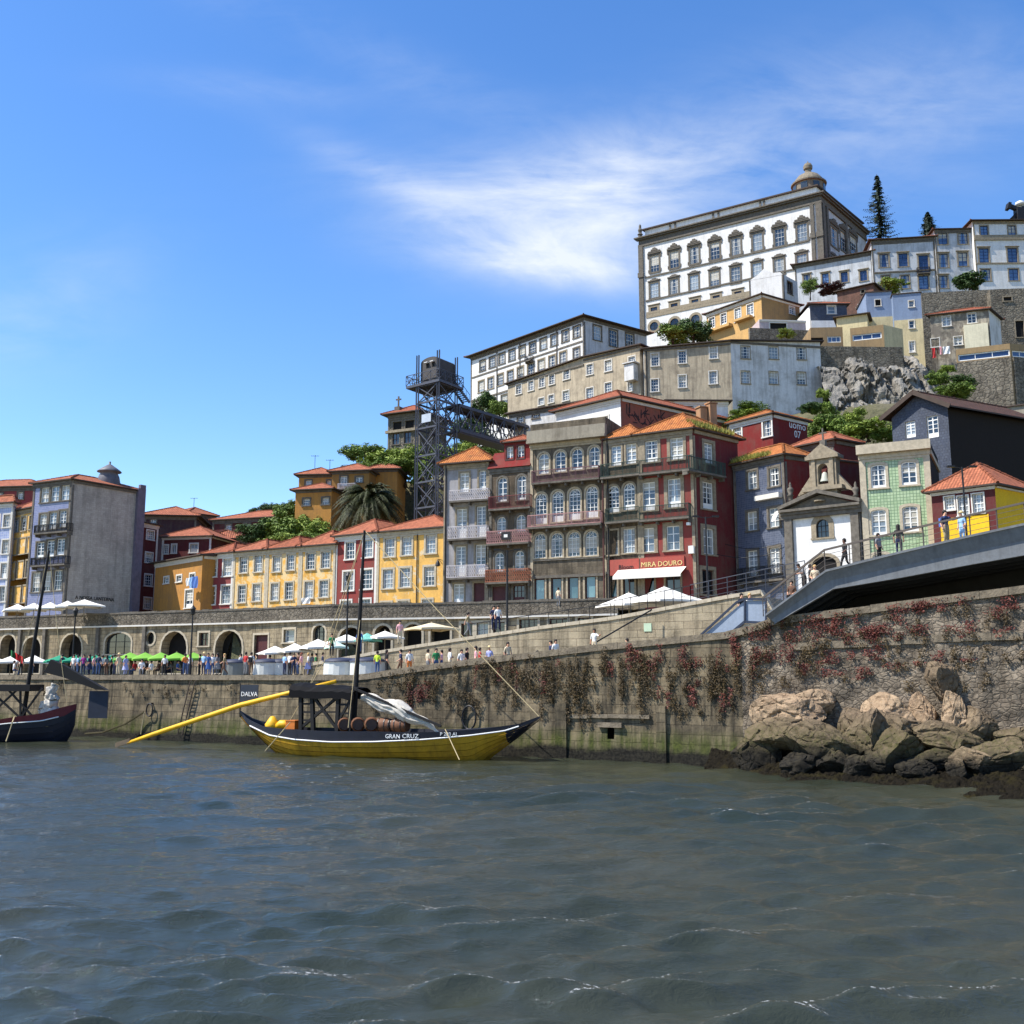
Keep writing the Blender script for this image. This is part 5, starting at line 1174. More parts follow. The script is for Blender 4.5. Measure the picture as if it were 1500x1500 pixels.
# jumble on the slope
wg = house('chapel_house', 'small white gabled building standing before the palace front', (1097, 411), 196, (1147, 402), 72, w_white, depth=8, pS=(1168, 413), sidewall=w_greyblue, roof=None, srows=[(1, 1157, 422, 1157, 422, 7, 17, 'dark')], cornice=0, quoins=True, trim=granite_dark)
f = wg['f']; k = MB(); zt = f.uz(1117, 394)[1]; zz = wg['ze']
prism(k, [(0, zz-.1), (f.L, zz-.1), (f.L*.92, zz+.6), (f.L*.7, zz+.7), (f.L*.45, zt), (f.L*.25, zz+.8)], -8, 0); k.build('gable', w_white, wg['rt'])
og = house('town_house', 'apricot house with tall shutters and an ochre gable side', (1035, 461), 178, (1115, 432), 62, w_orange2, pS=(1171, 448), sidewall=stucco('dull ochre', C(156, 124, 80), .4), depth=8, rows=[(2, 1043, 474, 1060, 468, 8, 18, 'door', W_(sw=.15)), (2, 1081, 461, 1099, 455, 9, 19, 'door', W_(sw=.15))], srows=[(1, 1160, 455, 1160, 455, 7, 10, 'case')], roof=('hip', 1.6), roofmat=tile_b, trim=WT, quoins=False, over=.6)
k = MB(); f = og['f']; k.boxax(f.P(.3, f.uz(1050, 486)[1], .01), f.t*5.6, f.n*1.0, Vector((0, 0, .5))); k.boxax(f.P(7, f.uz(1090, 470)[1], .01), f.t*3.5, f.n*1.0, Vector((0, 0, .4))); k.build('balcony', w_orange2, og['rt'])
tr = house('terrace_shed', 'pale pink terrace shed with flat top before the apricot house', (1112, 468), 166, (1180, 470), 58, stucco('pale pink render', C(196, 178, 176), .35), depth=6, rows=[(1, 1140, 478, 1140, 478, 24, 9, 'holer')], roof=None, trim=WT, quoins=False, cornice=.25)
tw = house('garden_wall', 'dark mossy garden wall on the slope above the bent apartment house', (1098, 480), 158, (1187, 484), 50, w_rubble, 'wall', depth=.6, roof=None, cornice=0, quoins=False)
slh = house('hill_house', 'slate blue house with one square window and white gable wall', (1186, 446.5), 168, (1240, 446.5), 58, w_slate, depth=8, rows=[(1, 1218, 454, 1218, 454, 11, 11, 'small', W_(sw=.2, smat=WT))], roof=('hip', 1.5), roofmat=tile_a, trim=WT, quoins=False, cornice=0)
k = MB(); f = slh['f']; wg2 = Fac(f.A-f.t*2.2-f.n*4, f.A); zz = slh['ze']; k.poly([wg2.P(0, 60), wg2.P(wg2.L-.02, 60), wg2.P(wg2.L-.02, zz-.2), wg2.P(0, zz-2.5)]); k.build('side_wall', w_white, slh['rt'])
k = MB(); k.boxax(f.P(.1, 58, .004), f.t*(f.L-.2), f.n*.15, Vector((0, 0, f.uz(1215, 470)[1]-58))); k.build('lower_wall', w_white, slh['rt'])
bk = house('hill_house', 'rough brick house with tiny windows under a long red roof edge', (1226, 428), 182, (1279, 416), 66, w_brick, depth=7, rows=[(1, 1261, 450, 1261, 450, 6, 8, 'small', W_(sw=.2, smat=WT)), (1, 1264, 427, 1264, 427, 5, 5, 'holer')], roof=('shed', .6), roofmat=tile_b, trim=granite_dark, quoins=False, cornice=0)
yl = house('hill_house', 'cream house with red shed roof squeezed under the sheet clad boxes', (1225, 466), 158, (1270, 460), 54, stucco('cream render', C(206, 190, 148), .3), depth=6, roof=('shed', .5), roofmat=tile_b, trim=WT, quoins=False, cornice=0)
cream = MATS['cream render']
for i, (xa, ya, xb, yb, Y, lab, wx) in enumerate(((1268, 429, 1305.5, 427, 160, 'left one of two blue grey sheet clad boxes with a dark window', (1286, 443.5, 'holer')), (1307, 432, 1348.5, 428.5, 158, 'right one of two blue grey sheet clad boxes above a cream wall', (1335, 445, 'small')))):
    yb2 = 465 if i == 0 else 469
    bx = house('hill_house', lab, (xa, ya), Y, (xb, yb), 50, w_bluebox, depth=8, rows=[(1, wx[0], wx[1], wx[0], wx[1], 8, 9, wx[2], W_(sw=.12, smat=WT))], roof=('shed', .3), roofmat=concrete, trim=WT, quoins=False, cornice=0, over=.15)
    f = bx['f']; k = MB(); z = f.uz((xa+xb)/2, yb2)[1]; hl = [rect_loop(*(lambda a, b, c: (a[0], b[1], c[1]))(f.uz(1335, 475, .25), f.uz(1335, 480, .25), f.uz(1335, 470, .25)), .8)] if i else []
    if i:
        hl = [window(bx['rt'], f, 1335.5, 475, 8, 11, 'small', d=.25, smat=WT, sw=.1), window(bx['rt'], f, 1336, 508, 8, 16, 'door', d=.25, smat=WT, sw=.1)]
    holed(k, f, [(0, 50), (f.L, 50), (f.L, z), (0, z)], hl, d=.25, reveal=.2); k.poly([f.P(0, z, .25), f.P(f.L, z, .25), f.P(f.L, z, 0), f.P(0, z, 0)])
    k.build('lower_wall', cream, bx['rt'])
md = house('modern_house', 'flat modern house of weathered boards with a blue strip window', (1245, 481), 149, (1294, 475.5), 50, w_timber, depth=8, pS=(1322, 482), sidewall=cream, rows=[(1, 1270, 493, 1270, 493, 43, 9, 'strip', W_(sw=0))], roof=None, trim=WT, quoins=False, cornice=0)
md2 = house('modern_house', 'low flat boarded house with dark strip window left of its neighbour', (1187, 480), 151, (1234, 479), 50, w_timber, depth=7, rows=[(1, 1222, 497, 1222, 497, 20, 9, 'strip', W_(sw=0)), (1, 1197, 498, 1197, 498, 18, 7, 'holer', W_(sw=0))], roof=None, trim=WT, quoins=False, cornice=0)
ru = house('hill_house', 'blackened old house with red roof and washing line below its windows', (1362, 463), 150, (1448, 453.5), 46, w_ruin, depth=7, pS=(1465, 468), sidewall=w_whitem, rows=[(2, 1386.5, 470.5, 1423.5, 466, 12, 14, 'case', W_(sw=.1, smat=WT)), (2, 1370, 502, 1403.5, 499, 12, 12, 'case', W_(sw=.1, smat=WT))], roof=('hip', 1.3), roofmat=tile_b, trim=granite_dark, quoins=False, cornice=0, drop=3)
f = ru['f']; k = MB(); u0 = f.uz(1412, 490)[0]; u1 = f.uz(1447.5, 490)[0]; k.boxax(f.P(u0, 46, .01), f.t*(u1-u0), f.n*.5, Vector((0, 0, f.uz(1430, 476)[1]-46))); k.build('lower_wall', stucco('pale cream wall', C(214, 206, 178), .25), ru['rt'])
LAUNDRY2 = f
tb = house('modern_house', 'long timber fronted house with white framed strip windows at the right', (1400, 512), 138, (1479, 503), 38, w_timber, depth=8, pS=(1530, 507), sidewall=w_timber, rows=[(1, 1441, 520.5, 1441, 520.5, 76, 10, 'strip', W_(sw=0))], srows=[(1, 1500, 519, 1500, 519, 34, 9, 'strip', W_(sw=0))], roof=None, trim=WT, quoins=False, cornice=0, drop=4)
f = tb['f']; k = MB()
for ff in (f, tb['fs']): z = f.uz(1440, 528)[1]; k.boxax(ff.P(0 if ff is f else .26, 34, .003), ff.t*(ff.L if ff is f else ff.L-.26), ff.n*.25, Vector((0, 0, z-34)))
k.build('stone_base', w_rubble, tb['rt'])
crw = house('retaining_wall', 'dark mossy rubble wall along the top of the grey cliff', (1198, 507), 141.5, (1322, 508.5), 44, w_rubble, 'wall', depth=1.5, roof=None, cornice=0, quoins=False)
rt_ = house('retaining_wall', 'tall grey rubble retaining wall below the blue windowed houses', (1349, 429), 168, (1452, 424), 50, w_rubble, 'wall', depth=2, roof=None, cornice=0, quoins=False)
rt2 = house('retaining_wall', 'dark rubble retaining wall with openings at the right edge', (1450, 424), 165, (1530, 421), 46, w_rubble, 'wall', depth=3, roof=None, cornice=0, quoins=False, rows=[(1, 1476, 438, 1476, 438, 12, 6, 'holer'), (1, 1494, 482, 1494, 482, 12, 24, 'holer', W_(smat=granite))])
fl = house('flat_roof_shed', 'pale flat roofed shed behind the long black wall', (1450, 600), 108, (1530, 590), 30, concrete, depth=16, roof=('shed', 2.2), roofmat=plain('pale roof sheet', C(190, 186, 176), .8), trim=WT, quoins=False, cornice=0, drop=5, over=.2)
# ochre villas left of the palm
VO = dict(trim=granite_dark, quoins=False, over=.6, cornice=.2, roofmat=tile_a)
house('villa', 'lower ochre villa block with a hipped red roof and two windows', (433, 719.5), 136, (486, 717), 22, w_orange, depth=7, rows=[(1, 449, 735.5, 449, 735.5, 10, 10, 'sash'), (1, 477, 734, 477, 734, 10, 10, 'sash')], roof=('hip', 1.3), **VO)
house('villa', 'upper ochre villa block with aerial on its red roof', (438, 697), 146, (488, 696), 24, w_orange, depth=8, rows=[(1, 452, 708, 452, 708, 9, 9, 'sash'), (1, 482, 708, 482, 708, 6, 9, 'sash')], roof=('hip', 1.5), **VO)
vb = house('villa', 'ochre villa with small balcony standing above the palm', (486.5, 692), 138, (541, 690), 24, stucco('khaki ochre', C(150, 112, 60), .4), depth=8, rows=[(1, 503.5, 704.5, 503.5, 704.5, 10, 14, 'door'), (1, 526, 702.5, 526, 702.5, 10, 8, 'case')], roof=('hip', 1.5), **VO)
balcony(vb['rt'], vb['f'], 494, 716, 520, 714.5, 7, .8, iron_white)
house('villa', 'narrow ochre villa end with red roof against the hedge', (541, 688.5), 140, (582, 688), 24, w_orange, depth=7, roof=('hip', 1.2), **VO)
# stone pavilion behind the lift
pv = house('pavilion', 'dark stone pavilion with columns and a cross behind the lift tower', (569, 609), 152, (616, 603), 36, w_rubble, depth=8, rows=[(2, 582, 625, 600, 623, 13, 14, 'holer', W_(sw=.25)), (2, 580, 643, 597, 641, 10, 16, 'dark')], roof=('hip', 1.8), roofmat=tile_b, trim=granite_dark, over=.9, cornice=.5)
k = MB(); f = pv['f']; u, z = f.uz(582, 605, -.5); c = f.P(u, pv['ze']+.4, -.8); k.box(c+Vector((0, 0, .5)), .9, .9, 1.0, f.rz); k.box(c+Vector((0, 0, 1.8)), .2, .2, 1.8, f.rz); k.box(c+Vector((0, 0, 2.2)), .9, .18, .2, f.rz); k.build('cross', granite_dark, pv['rt'])
k = MB(); z = f.uz(590, 633)[1]; band(k, f, z, z+.4, -.3, f.L, .4); k.build('string_course', granite, pv['rt'])
# ------------------------------------------------------------------ terrain from the building footings
for p in ARC: PROT.append((p.x, p.y, 10.6)); PROT.append((p.x+2, p.y+5, 10.6))
for (px, py, Y) in ((1230, 640, 124), (1300, 640, 124), (1390, 640, 124), (1250, 560, 140), (1330, 560, 140)): q = at(px, py, Y); PROT.append((q.x, q.y, q.z-3))
for (x, y, z) in ((-140, 190, 10), (-110, 240, 6), (-60, 260, 10), (-20, 250, 40), (20, 300, 66), (90, 300, 74), (150, 260, 70), (150, 160, 50), (90, 105, 12), (-90, 160, 11), (-70, 190, 8), (-35, 200, 16), (-10, 170, 36), (110, 120, 20), (70, 96, 11)): PROT.append((x, y, z))
PR = np.array(PROT)
def terr(x, y):
    d2 = (PR[:, 0]-x)**2+(PR[:, 1]-y)**2+1.5; w = 1/d2**1.7; return float((w*PR[:, 2]).sum()/w.sum())
gx = np.linspace(-170, 190, 150); gy = np.linspace(88, 330, 130); k = []
ax, ay = [], []
XX, YY = np.meshgrid(gx, gy); ZZ = np.vectorize(terr)(XX, YY)-1.2
# keep the quay side clear
al = np.array([(p.x, p.y) for p in ARC]+[(ARC[-1].x+60, ARC[-1].y-30)]); lim = np.interp(XX, al[:, 0], al[:, 1])
ZZ = np.where(YY < lim+6, np.minimum(ZZ, 9.5), ZZ); ZZ = np.where(YY < lim+1, 1.0, ZZ)
ZZ = ZZ+(fbm(XX*.2, YY*.2, 4)-.5)*1.2*(ZZ > 12)
mt, nt3, b3 = _base('hill ground'); v = coords(nt3); n = noise(nt3, v, .25, 7, .7); n2 = noise(nt3, v, 2.5, 5, .7)
c1 = ramp(nt3, n, [(.35, C(62, 66, 38)), (.5, C(96, 92, 62)), (.7, C(112, 104, 88))]); nt3.links.new(mixc(nt3, .5, c1, ramp(nt3, n2, [(.3, C(40, 46, 26)), (.7, C(120, 114, 84))])), b3.inputs['Base Color']); b3.inputs['Roughness'].default_value = .95
bump(nt3, n2, .8, .4, b3)
hm = np_mesh('hill', np.stack([XX, YY, ZZ], -1).reshape(-1, 3), len(gy), len(gx), [mt]); bm = bmesh.new(); bm.from_mesh(hm)
bmesh.ops.delete(bm, geom=[f for f in bm.faces if f.calc_center_median().z < 4 or f.calc_center_median().y < 92], context='FACES'); bm.to_mesh(hm); bm.free()
to = bpy.data.objects.new('hill', hm); COL.objects.link(to); tag(to, 'steep built up hillside', None, None, 'structure')
# ------------------------------------------------------------------ cliff
nu_, nv_ = 150, 90; uu_ = np.linspace(0, 1, nu_); vv_ = np.linspace(0, 1, nv_); Ug, Vg = np.meshgrid(uu_, vv_)
p0, p1 = at(1188, 500, 142), at(1425, 520, 139); zt_ = 51.6
Xc = p0.x+(p1.x-p0.x)*Ug; Zc = 18+(zt_-18)*Vg; Yc = 143-(1-Vg)*19
rid = np.abs(fbm(Xc*.16+Zc*.05, Zc*.11, 3)-.5)*2
crk = np.abs(fbm(Xc*.33+Zc*.16, Zc*.14-Xc*.07, 21)-.47); crk2 = np.abs(fbm(Xc*.7-Zc*.3, Zc*.5, 31)-.47)
st0 = fbm(Xc*.2, Zc*.28, 7, 3)*8; st_ = (np.floor(st0)+np.clip((st0-np.floor(st0)-.35)*1.8, 0, 1))/8
Yc = Yc-st_*4.0-(fbm(Xc*.12, Zc*.1, 17)-.5)*5-(fbm(Xc*.9, Zc*.6, 11)-.5)*.7+np.clip(.05-crk, 0, .05)*34+np.clip(.04-crk2, 0, .04)*16+(Vg > .9)*2.0
Zc = Zc+(fbm(Xc*.35, Yc*.3, 5)-.5)*.8*Vg-np.clip((Ug-.72)/.28, 0, 1)*9*Vg
mc_, ntc, bc = _base('cliff rock'); v = coords(ntc); n1c = noise(ntc, v, .22, 8, .72, .4); n2c = noise(ntc, v, 1.5, 6, .72); n3c = noise(ntc, coords(ntc, 'Object', (1, 1, .25)), .7, 6, .7)
cc = ramp(ntc, n1c, [(.35, C(84, 80, 75)), (.5, C(124, 119, 110)), (.6, C(176, 168, 154)), (.7, C(104, 98, 89))]); cc = mixc(ntc, .45, cc, ramp(ntc, n2c, [(.3, C(58, 56, 54)), (.7, C(178, 172, 160))])); cc = mixc(ntc, ramp(ntc, n3c, [(.5, g(0)), (.72, g(.6))]), cc, C(70, 70, 66))
ntc.links.new(cc, bc.inputs['Base Color']); bc.inputs['Roughness'].default_value = .95; bump(ntc, n2c, .9, .5, bc)
cl = bpy.data.objects.new('cliff', np_mesh('cliff', np.stack([Xc, Yc, Zc], -1).reshape(-1, 3), nv_, nu_, [mc_], False)); COL.objects.link(cl); tag(cl, 'bare grey granite cliff', None, None, 'structure')
# ------------------------------------------------------------------ trees, bushes, palm
leaf_a = foliage('leaf mid green', C(50, 70, 26), C(128, 150, 62)); leaf_b = foliage('leaf dark green', C(32, 50, 24), C(84, 110, 52))
leaf_c = foliage('leaf bright green', C(72, 94, 30), C(158, 174, 76)); leaf_p = foliage('leaf plum', C(46, 24, 26), C(92, 48, 48)); leaf_fir = foliage('fir needles', C(14, 24, 18), C(44, 62, 44))
leaf_palm = foliage('palm leaf', C(22, 30, 14), C(80, 84, 46)); leaf_dry = foliage('dry grass', C(92, 96, 36), C(168, 160, 76))
bark = plain('bark', C(70, 58, 46), .95, .3)
def crown_mesh(name, seed, nclump, nleaf, leaf, flat=.85, open_=.0):
    rg = random.Random(seed); m = MB(); cl = []
    lobes = [(Vector((rg.uniform(-.55, .55), rg.uniform(-.55, .55), rg.uniform(-.5, .35))), rg.uniform(.4, .75)) for q in range(6)]
    for i in range(nclump):
        lc, lr = rg.choice(lobes); th = rg.uniform(0, 6.28); ph = math.acos(rg.uniform(-.95, 1)); r = rg.uniform(.35, .95)*lr
        cl.append((lc+Vector((math.cos(th)*math.sin(ph)*r, math.sin(th)*math.sin(ph)*r, math.cos(ph)*r*flat)), rg.uniform(.12, .3)))
    for c, cr in cl:
        for j in range(nleaf):
            d = Vector((rg.gauss(0, 1), rg.gauss(0, 1), rg.gauss(0, 1))).normalized(); p = c+d*cr*rg.uniform(.55, 1.05)
            nn = (d+Vector((rg.uniform(-.7, .7), rg.uniform(-.7, .7), rg.uniform(-.2, .9)))).normalized()
            a = nn.cross(Vector((rg.gauss(0, 1), rg.gauss(0, 1), rg.gauss(0, 1)))).normalized(); b = nn.cross(a); s = leaf*rg.uniform(.6, 1.25)
            m.poly([p-a*s, p-b*s*.45+nn*s*.15, p+a*s, p+b*s*.45+nn*s*.15])
    return m
CM = {}
for nm, sd_, nc_, nl_, lf in (('a', 1, 70, 75, .075), ('b', 2, 64, 75, .08), ('c', 3, 84, 64, .07)):
    CM[nm] = mesh_from(crown_mesh(nm, sd_, nc_, nl_, lf), leaf_a, 'crown')
tm = MB(); tm.tube([(0, 0, -1.6), (.05, .02, -.8), (0, 0, -.2), (.1, .05, .3)], [.11, .085, .06, .03], 7)
for a_ in range(4): tm.tube([(0, 0, -.4), (math.cos(a_*1.7)*.3, math.sin(a_*1.7)*.3, .05), (math.cos(a_*1.7)*.5, math.sin(a_*1.7)*.5, .3)], [.05, .03, .015], 5)
TRUNK = mesh_from(tm, bark, 'trunk')
def tree(px, py, rx, ry, Y, mat, label, proto='a', name='tree', cat='tree', group=None, trunk=True):
    c = at(px, py, Y); R = rx*Y/FPX*1.25; H = ry*Y/FPX*1.25
    rt = root(name, label, cat, (c.x, c.y, c.z-H*(1.6 if trunk else .8)), group)
    o = inst('crown', CM[proto], rt, c, random.uniform(0, 6)); o.scale = (R, R, H); o.material_slots[0].link = 'OBJECT'; o.material_slots[0].material = mat
    t = inst('trunk', TRUNK, rt, c, random.uniform(0, 6)); t.scale = (R*.9, R*.9, H*(1 if trunk else .45))
    return rt
TREES = [
 (536, 664, 26, 18, 150, leaf_a, 'leafy tree at the left end of the hedge below the stone pavilion', 'a'), (565, 672, 30, 20, 147, leaf_c, 'bright green tree between the villas and the lift tower', 'b'), (595, 672, 26, 22, 145, leaf_c, 'yellowish green tree immediately left of the lift tower legs', 'c'), (620, 690, 20, 26, 142, leaf_a, 'green tree seen through the lift tower lattice', 'a'),
 (648, 665, 18, 22, 142, leaf_a, 'green tree seen behind the right legs of the lift', 'b'), (682, 660, 22, 16, 146, leaf_c, 'bright tree under the footbridge of the lift', 'c'), (712, 668, 20, 14, 144, leaf_a, 'low tree under the far end of the lift footbridge', 'a'),
 (706, 592, 19, 20, 168, leaf_b, 'dark tree standing before the white hall', 'a'), (731, 598, 18, 18, 166, leaf_a, 'olive green tree between the dark tree and beige house', 'b'), (690, 630, 26, 30, 150, leaf_b, 'dark tree in the shade behind the lift stairs', 'c'),
 (384, 778, 27, 20, 140, leaf_b, 'dark bush at the left end of the green bank over the row houses', 'a'), (412, 771, 28, 22, 139, leaf_a, 'rounded bush, second on the green bank over the row houses', 'b'), (441, 772, 30, 24, 137, leaf_a, 'broad bush in the middle of the green bank', 'c'), (470, 778, 30, 24, 135, leaf_c, 'bright bush just left of the palm', 'a'), (455, 790, 26, 16, 130, leaf_a, 'low bush right behind the yellow row house roofs', 'b'), (405, 792, 22, 10, 134, leaf_a, 'low bush right behind the maroon row house', 'c'),
 (368, 782, 22, 14, 139, leaf_b, 'dark low bush at the far left foot of the green bank', 'c'), (426, 792, 30, 14, 133, leaf_c, 'bright low bush along the ridge of the yellow row houses', 'b'), (482, 792, 24, 16, 129, leaf_a, 'low bush between the yellow row house and the palm foot', 'c'), (428, 756, 24, 18, 146, leaf_a, 'tall bush against the corner of the lowest villa', 'a'), (550, 686, 34, 14, 143, leaf_a, 'low spreading bush over the villa roofs', 'a'), (1330, 640, 30, 12, 118, leaf_a, 'low bush behind the green house parapet', 'c'), (1225, 650, 40, 14, 116, leaf_c, 'wide bush right behind the chapel roofs', 'b'), (1395, 575, 30, 16, 130, leaf_a, 'broad shrub at the right foot of the cliff', 'b'), (1410, 560, 18, 10, 131, leaf_b, 'dark shrub under the timber fronted house', 'c'), (1205, 600, 18, 16, 127, leaf_a, 'shrub in the gap between apartment house and cliff', 'b'), (1090, 612, 30, 10, 117, leaf_c, 'bright shrub above the mossy roofs', 'a'),
 (398, 745, 13, 10, 165, leaf_b, 'small dark tree on the skyline left of the villas', 'a'), (373, 749, 9, 8, 168, leaf_b, 'smallest dark tree on the skyline by the red roof', 'b'), (420, 745, 14, 12, 160, leaf_a, 'green tree on the skyline touching the villa wall', 'c'),
 (985, 493, 26, 18, 150, leaf_a, 'bush below the palace round windows', 'a'), (1016, 485, 28, 22, 152, leaf_b, 'taller dark bush beside the apricot house', 'b'),
 (1186, 418, 12, 12, 205, leaf_a, 'slim tree in front of the grey wing', 'c'), (1302, 420, 20, 12, 185, leaf_c, 'bright bush before the grey blue house', 'a'), (1420, 410, 24, 17, 185, leaf_b, 'round olive bush before the white house on the top row', 'b'), (1152, 489, 12, 7, 152, leaf_c, 'little bush on the dark garden wall', 'c'),
 (1207, 578, 10, 10, 131, leaf_c, 'little bush clinging to the corner of the bent apartment house', 'a'), (1206, 622, 24, 22, 122, leaf_a, 'bush at the cliff foot beside the red hillside house', 'b'), (1238, 632, 28, 20, 121, leaf_a, 'bush at the cliff foot above the chapel', 'c'), (1272, 632, 32, 18, 120, leaf_c, 'bright bush at the cliff foot behind the green house', 'a'), (1300, 638, 20, 12, 119, leaf_a, 'low bush beside the slate gable', 'b'), (1248, 612, 20, 12, 126, leaf_c, 'yellowish shrub halfway up the cliff foot', 'c'),
 (1378, 556, 17, 14, 133, leaf_a, 'shrub on the cliff right of the washing line', 'a'), (1388, 540, 12, 8, 134, leaf_c, 'small bright shrub beside the timber fronted house', 'b'), (1098, 602, 26, 10, 119, leaf_a, 'shrub under the bent apartment house wall', 'c'), (1186, 596, 14, 10, 126, leaf_b, 'dark shrub between apartment house corner and red house', 'b')]
for t in TREES:
    shr = 'bush' in t[6] or 'shrub' in t[6]
    tree(*t, name='bush' if shr else 'tree', cat='bush' if shr else 'tree', group='bushes on the slope' if shr else 'trees on the slope', trunk=not shr)
tree(1221, 424, 20, 9, 196, leaf_p, 'dark plum leaved shrub in front of the grey wing', 'a', 'bush', 'bush', 'bushes on the slope', False)
# conifers
def conifer(px, ytop, ybot, half, Y, label, seed):
    rg = random.Random(seed); a = at(px, ybot, Y); b = at(px, ytop, Y); H = b.z-a.z; R = half*Y/FPX; rt = root('conifer_tree', label, 'conifer', (a.x, a.y, a.z-6)); m = MB()
    n = 30
    for i in range(n):
        t = i/n; z = a.z+H*t; r = R*1.85*(1-t)**.85*rg.uniform(.6, 1.15)
        for j in range(9):
            an = rg.uniform(0, 6.28); L = r*rg.uniform(.55, 1.1); d = Vector((math.cos(an), math.sin(an), -.25))
            for q in range(9):
                s = q/9; p = Vector((a.x, a.y, z))+d*L*s+Vector((0, 0, .35*L*s*s)); w = .42*(1-s*.6)*rg.uniform(.6, 1.2); sd = d.cross(Vector((0, 0, 1))).normalized()
                m.poly([p-sd*w, p+d*.35+Vector((0, 0, rg.uniform(-.5, .1))), p+sd*w, p+Vector((0, 0, rg.uniform(-.1, .25)))])
    m.build('crown', leaf_fir, rt); k = MB(); k.tube([(a.x, a.y, a.z-6), (a.x, a.y, b.z)], [.4, .05], 7); k.build('trunk', bark, rt)
conifer(1290, 255, 352, 22, 232, 'tall dark conifer standing on the skyline right of the palace', 1); conifer(1361, 310, 348, 13, 228, 'short dark conifer on the skyline behind the grey blue house', 2)
# palm
c = at(541, 735, 122); rt = root('palm_tree', 'large date palm with drooping fronds in front of the ochre villas', 'palm', (c.x, c.y, 14)); rg = random.Random(9); m = MB(); c = c+Vector((0, 0, .3))
for i in range(230):
    an = rg.uniform(0, 6.28); up = rg.uniform(-.3, 1.35); L = rg.uniform(4.6, 6.4); d = Vector((math.cos(an), math.sin(an), 0)); pts = []
    for s in range(13):
        t = s/12; pts.append(c+d*(L*t*math.cos(up*.8)*(1-.12*t))+Vector((0, 0, L*(math.sin(up)*t*.8-.75*t*t*(.6+.4*math.cos(up))))))
    for s in range(12):
        p, q = pts[s], pts[s+1]; f_ = (q-p).normalized(); sd = f_.cross(Vector((0, 0, 1))).normalized(); w = .75*math.sin(math.pi*min(1, (s+1)/12*.85+.12))
        for e in range(3):
            pp = p.lerp(q, e/3)
            for sg in (-1, 1):
                tip = pp+sd*sg*w*rg.uniform(.6, 1)+f_*w*.55+Vector((0, 0, -w*rg.uniform(.3, .75))); m.poly([pp, pp+f_*.11, tip])
m.build('crown', leaf_palm, rt); k = MB(); k.tube([(c.x, c.y, 14), (c.x+.2, c.y, 19), (c.x, c.y, c.z+.2)], [.65, .5, .55], 10); k.build('trunk', bark, rt)
# grass on mossy roofs
def roof_grass(hh, segs, n, seed):
    rg = random.Random(seed); m = MB()
    for i in range(n):
        a, b = rg.choice(segs); t = rg.random(); p = a.lerp(b, t)+Vector((rg.uniform(-.3, .3), rg.uniform(-.3, .3), -.05)); h = rg.uniform(.15, .5)*(1.3 if rg.random() > .8 else 1); w = .05; an = rg.uniform(0, 6.28)
        m.poly([p+Vector((math.cos(an)*w, math.sin(an)*w, 0)), p-Vector((math.cos(an)*w, math.sin(an)*w, 0)), p+Vector((rg.uniform(-.2, .2), rg.uniform(-.2, .2), h))])
    o = m.build('roof_grass', leaf_dry, hh['rt']); o['kind'] = 'stuff'
fs = e_['fs']; z = e_['ze']+.2
roof_grass(e_, [(fs.P(.2, z+.05, .4), fs.P(fs.L*.8, z+.05, .4)), (fs.P(.2, z+.35, -.1), fs.P(fs.L*.9, z+.35, -.1)), (fs.P(.4, z+.7, -.8), fs.P(fs.L*.6, z+.7, -.8))], 1500, 3)
f = g_['f']; z = g_['ze']+.2; roof_grass(g_, [(f.P(.2, z+.05, .35), f.P(f.L*.75, z+.05, .35)), (f.P(.2, z+.3, -.1), f.P(f.L*.7, z+.3, -.1))], 1100, 5)
# creepers hanging on the river wall
cre_red = foliage('red creeper', C(50, 24, 22), C(122, 62, 50), 2.5); cre_br = foliage('brown creeper', C(34, 28, 18), C(94, 76, 44), 2.5)
def creeper(spec, mat, name, label, seed, leaf=.06):
    rg = random.Random(seed); m = MB()
    for (x0, x1, y0, y1, n, lpx, wd) in spec:
        for i in range(n):
            px = rg.uniform(x0, x1); py = rg.uniform(y0, y1); u, z = qu(px, py); L = lpx*rg.uniform(.4, 1.3)*.042; w = wd*rg.uniform(.5, 1.4); tilt = rg.uniform(-.15, .15)
            if z > qz(u)-.1: z = qz(u)-.1
            for j in range(int(130*L*w/.3)+12):
                t = rg.random(); uu2 = u+rg.gauss(0, w*(.6-.2*t))+tilt*L*t; zz = z-L*t; dd = (qz(u)-zz)*.05+rg.uniform(.02, .28)*(1-.5*t)+.06
                p = Q.P(uu2, zz, dd); s = leaf*rg.uniform(.6, 1.4); a = Vector((rg.gauss(0, 1), rg.gauss(0, 1), rg.gauss(-.6, .6))).normalized(); b = a.cross(Q.n+Vector((rg.gauss(0, .5), rg.gauss(0, .5), .4))).normalized()
                m.poly([p-b*s*.5, p+a*s, p+b*s*.5, p-a*s*.6])
    tag(m.build(name, mat), label, None, None, 'stuff')
creeper([(560, 1080, 955, 1005, 110, 26, .13), (1080, 1500, 880, 970, 70, 14, .2), (545, 700, 990, 1030, 26, 18, .28), (700, 880, 965, 1010, 24, 34, .24), (700, 1075, 1000, 1040, 26, 24, .2), (880, 1120, 940, 985, 22, 50, .25), (230, 500, 1000, 1012, 20, 14, .18), (60, 230, 1000, 1015, 8, 12, .15), (1080, 1500, 940, 1000, 22, 14, .3)], cre_br, 'brown_creeper', 'brown green plants hanging down the river wall', 1)
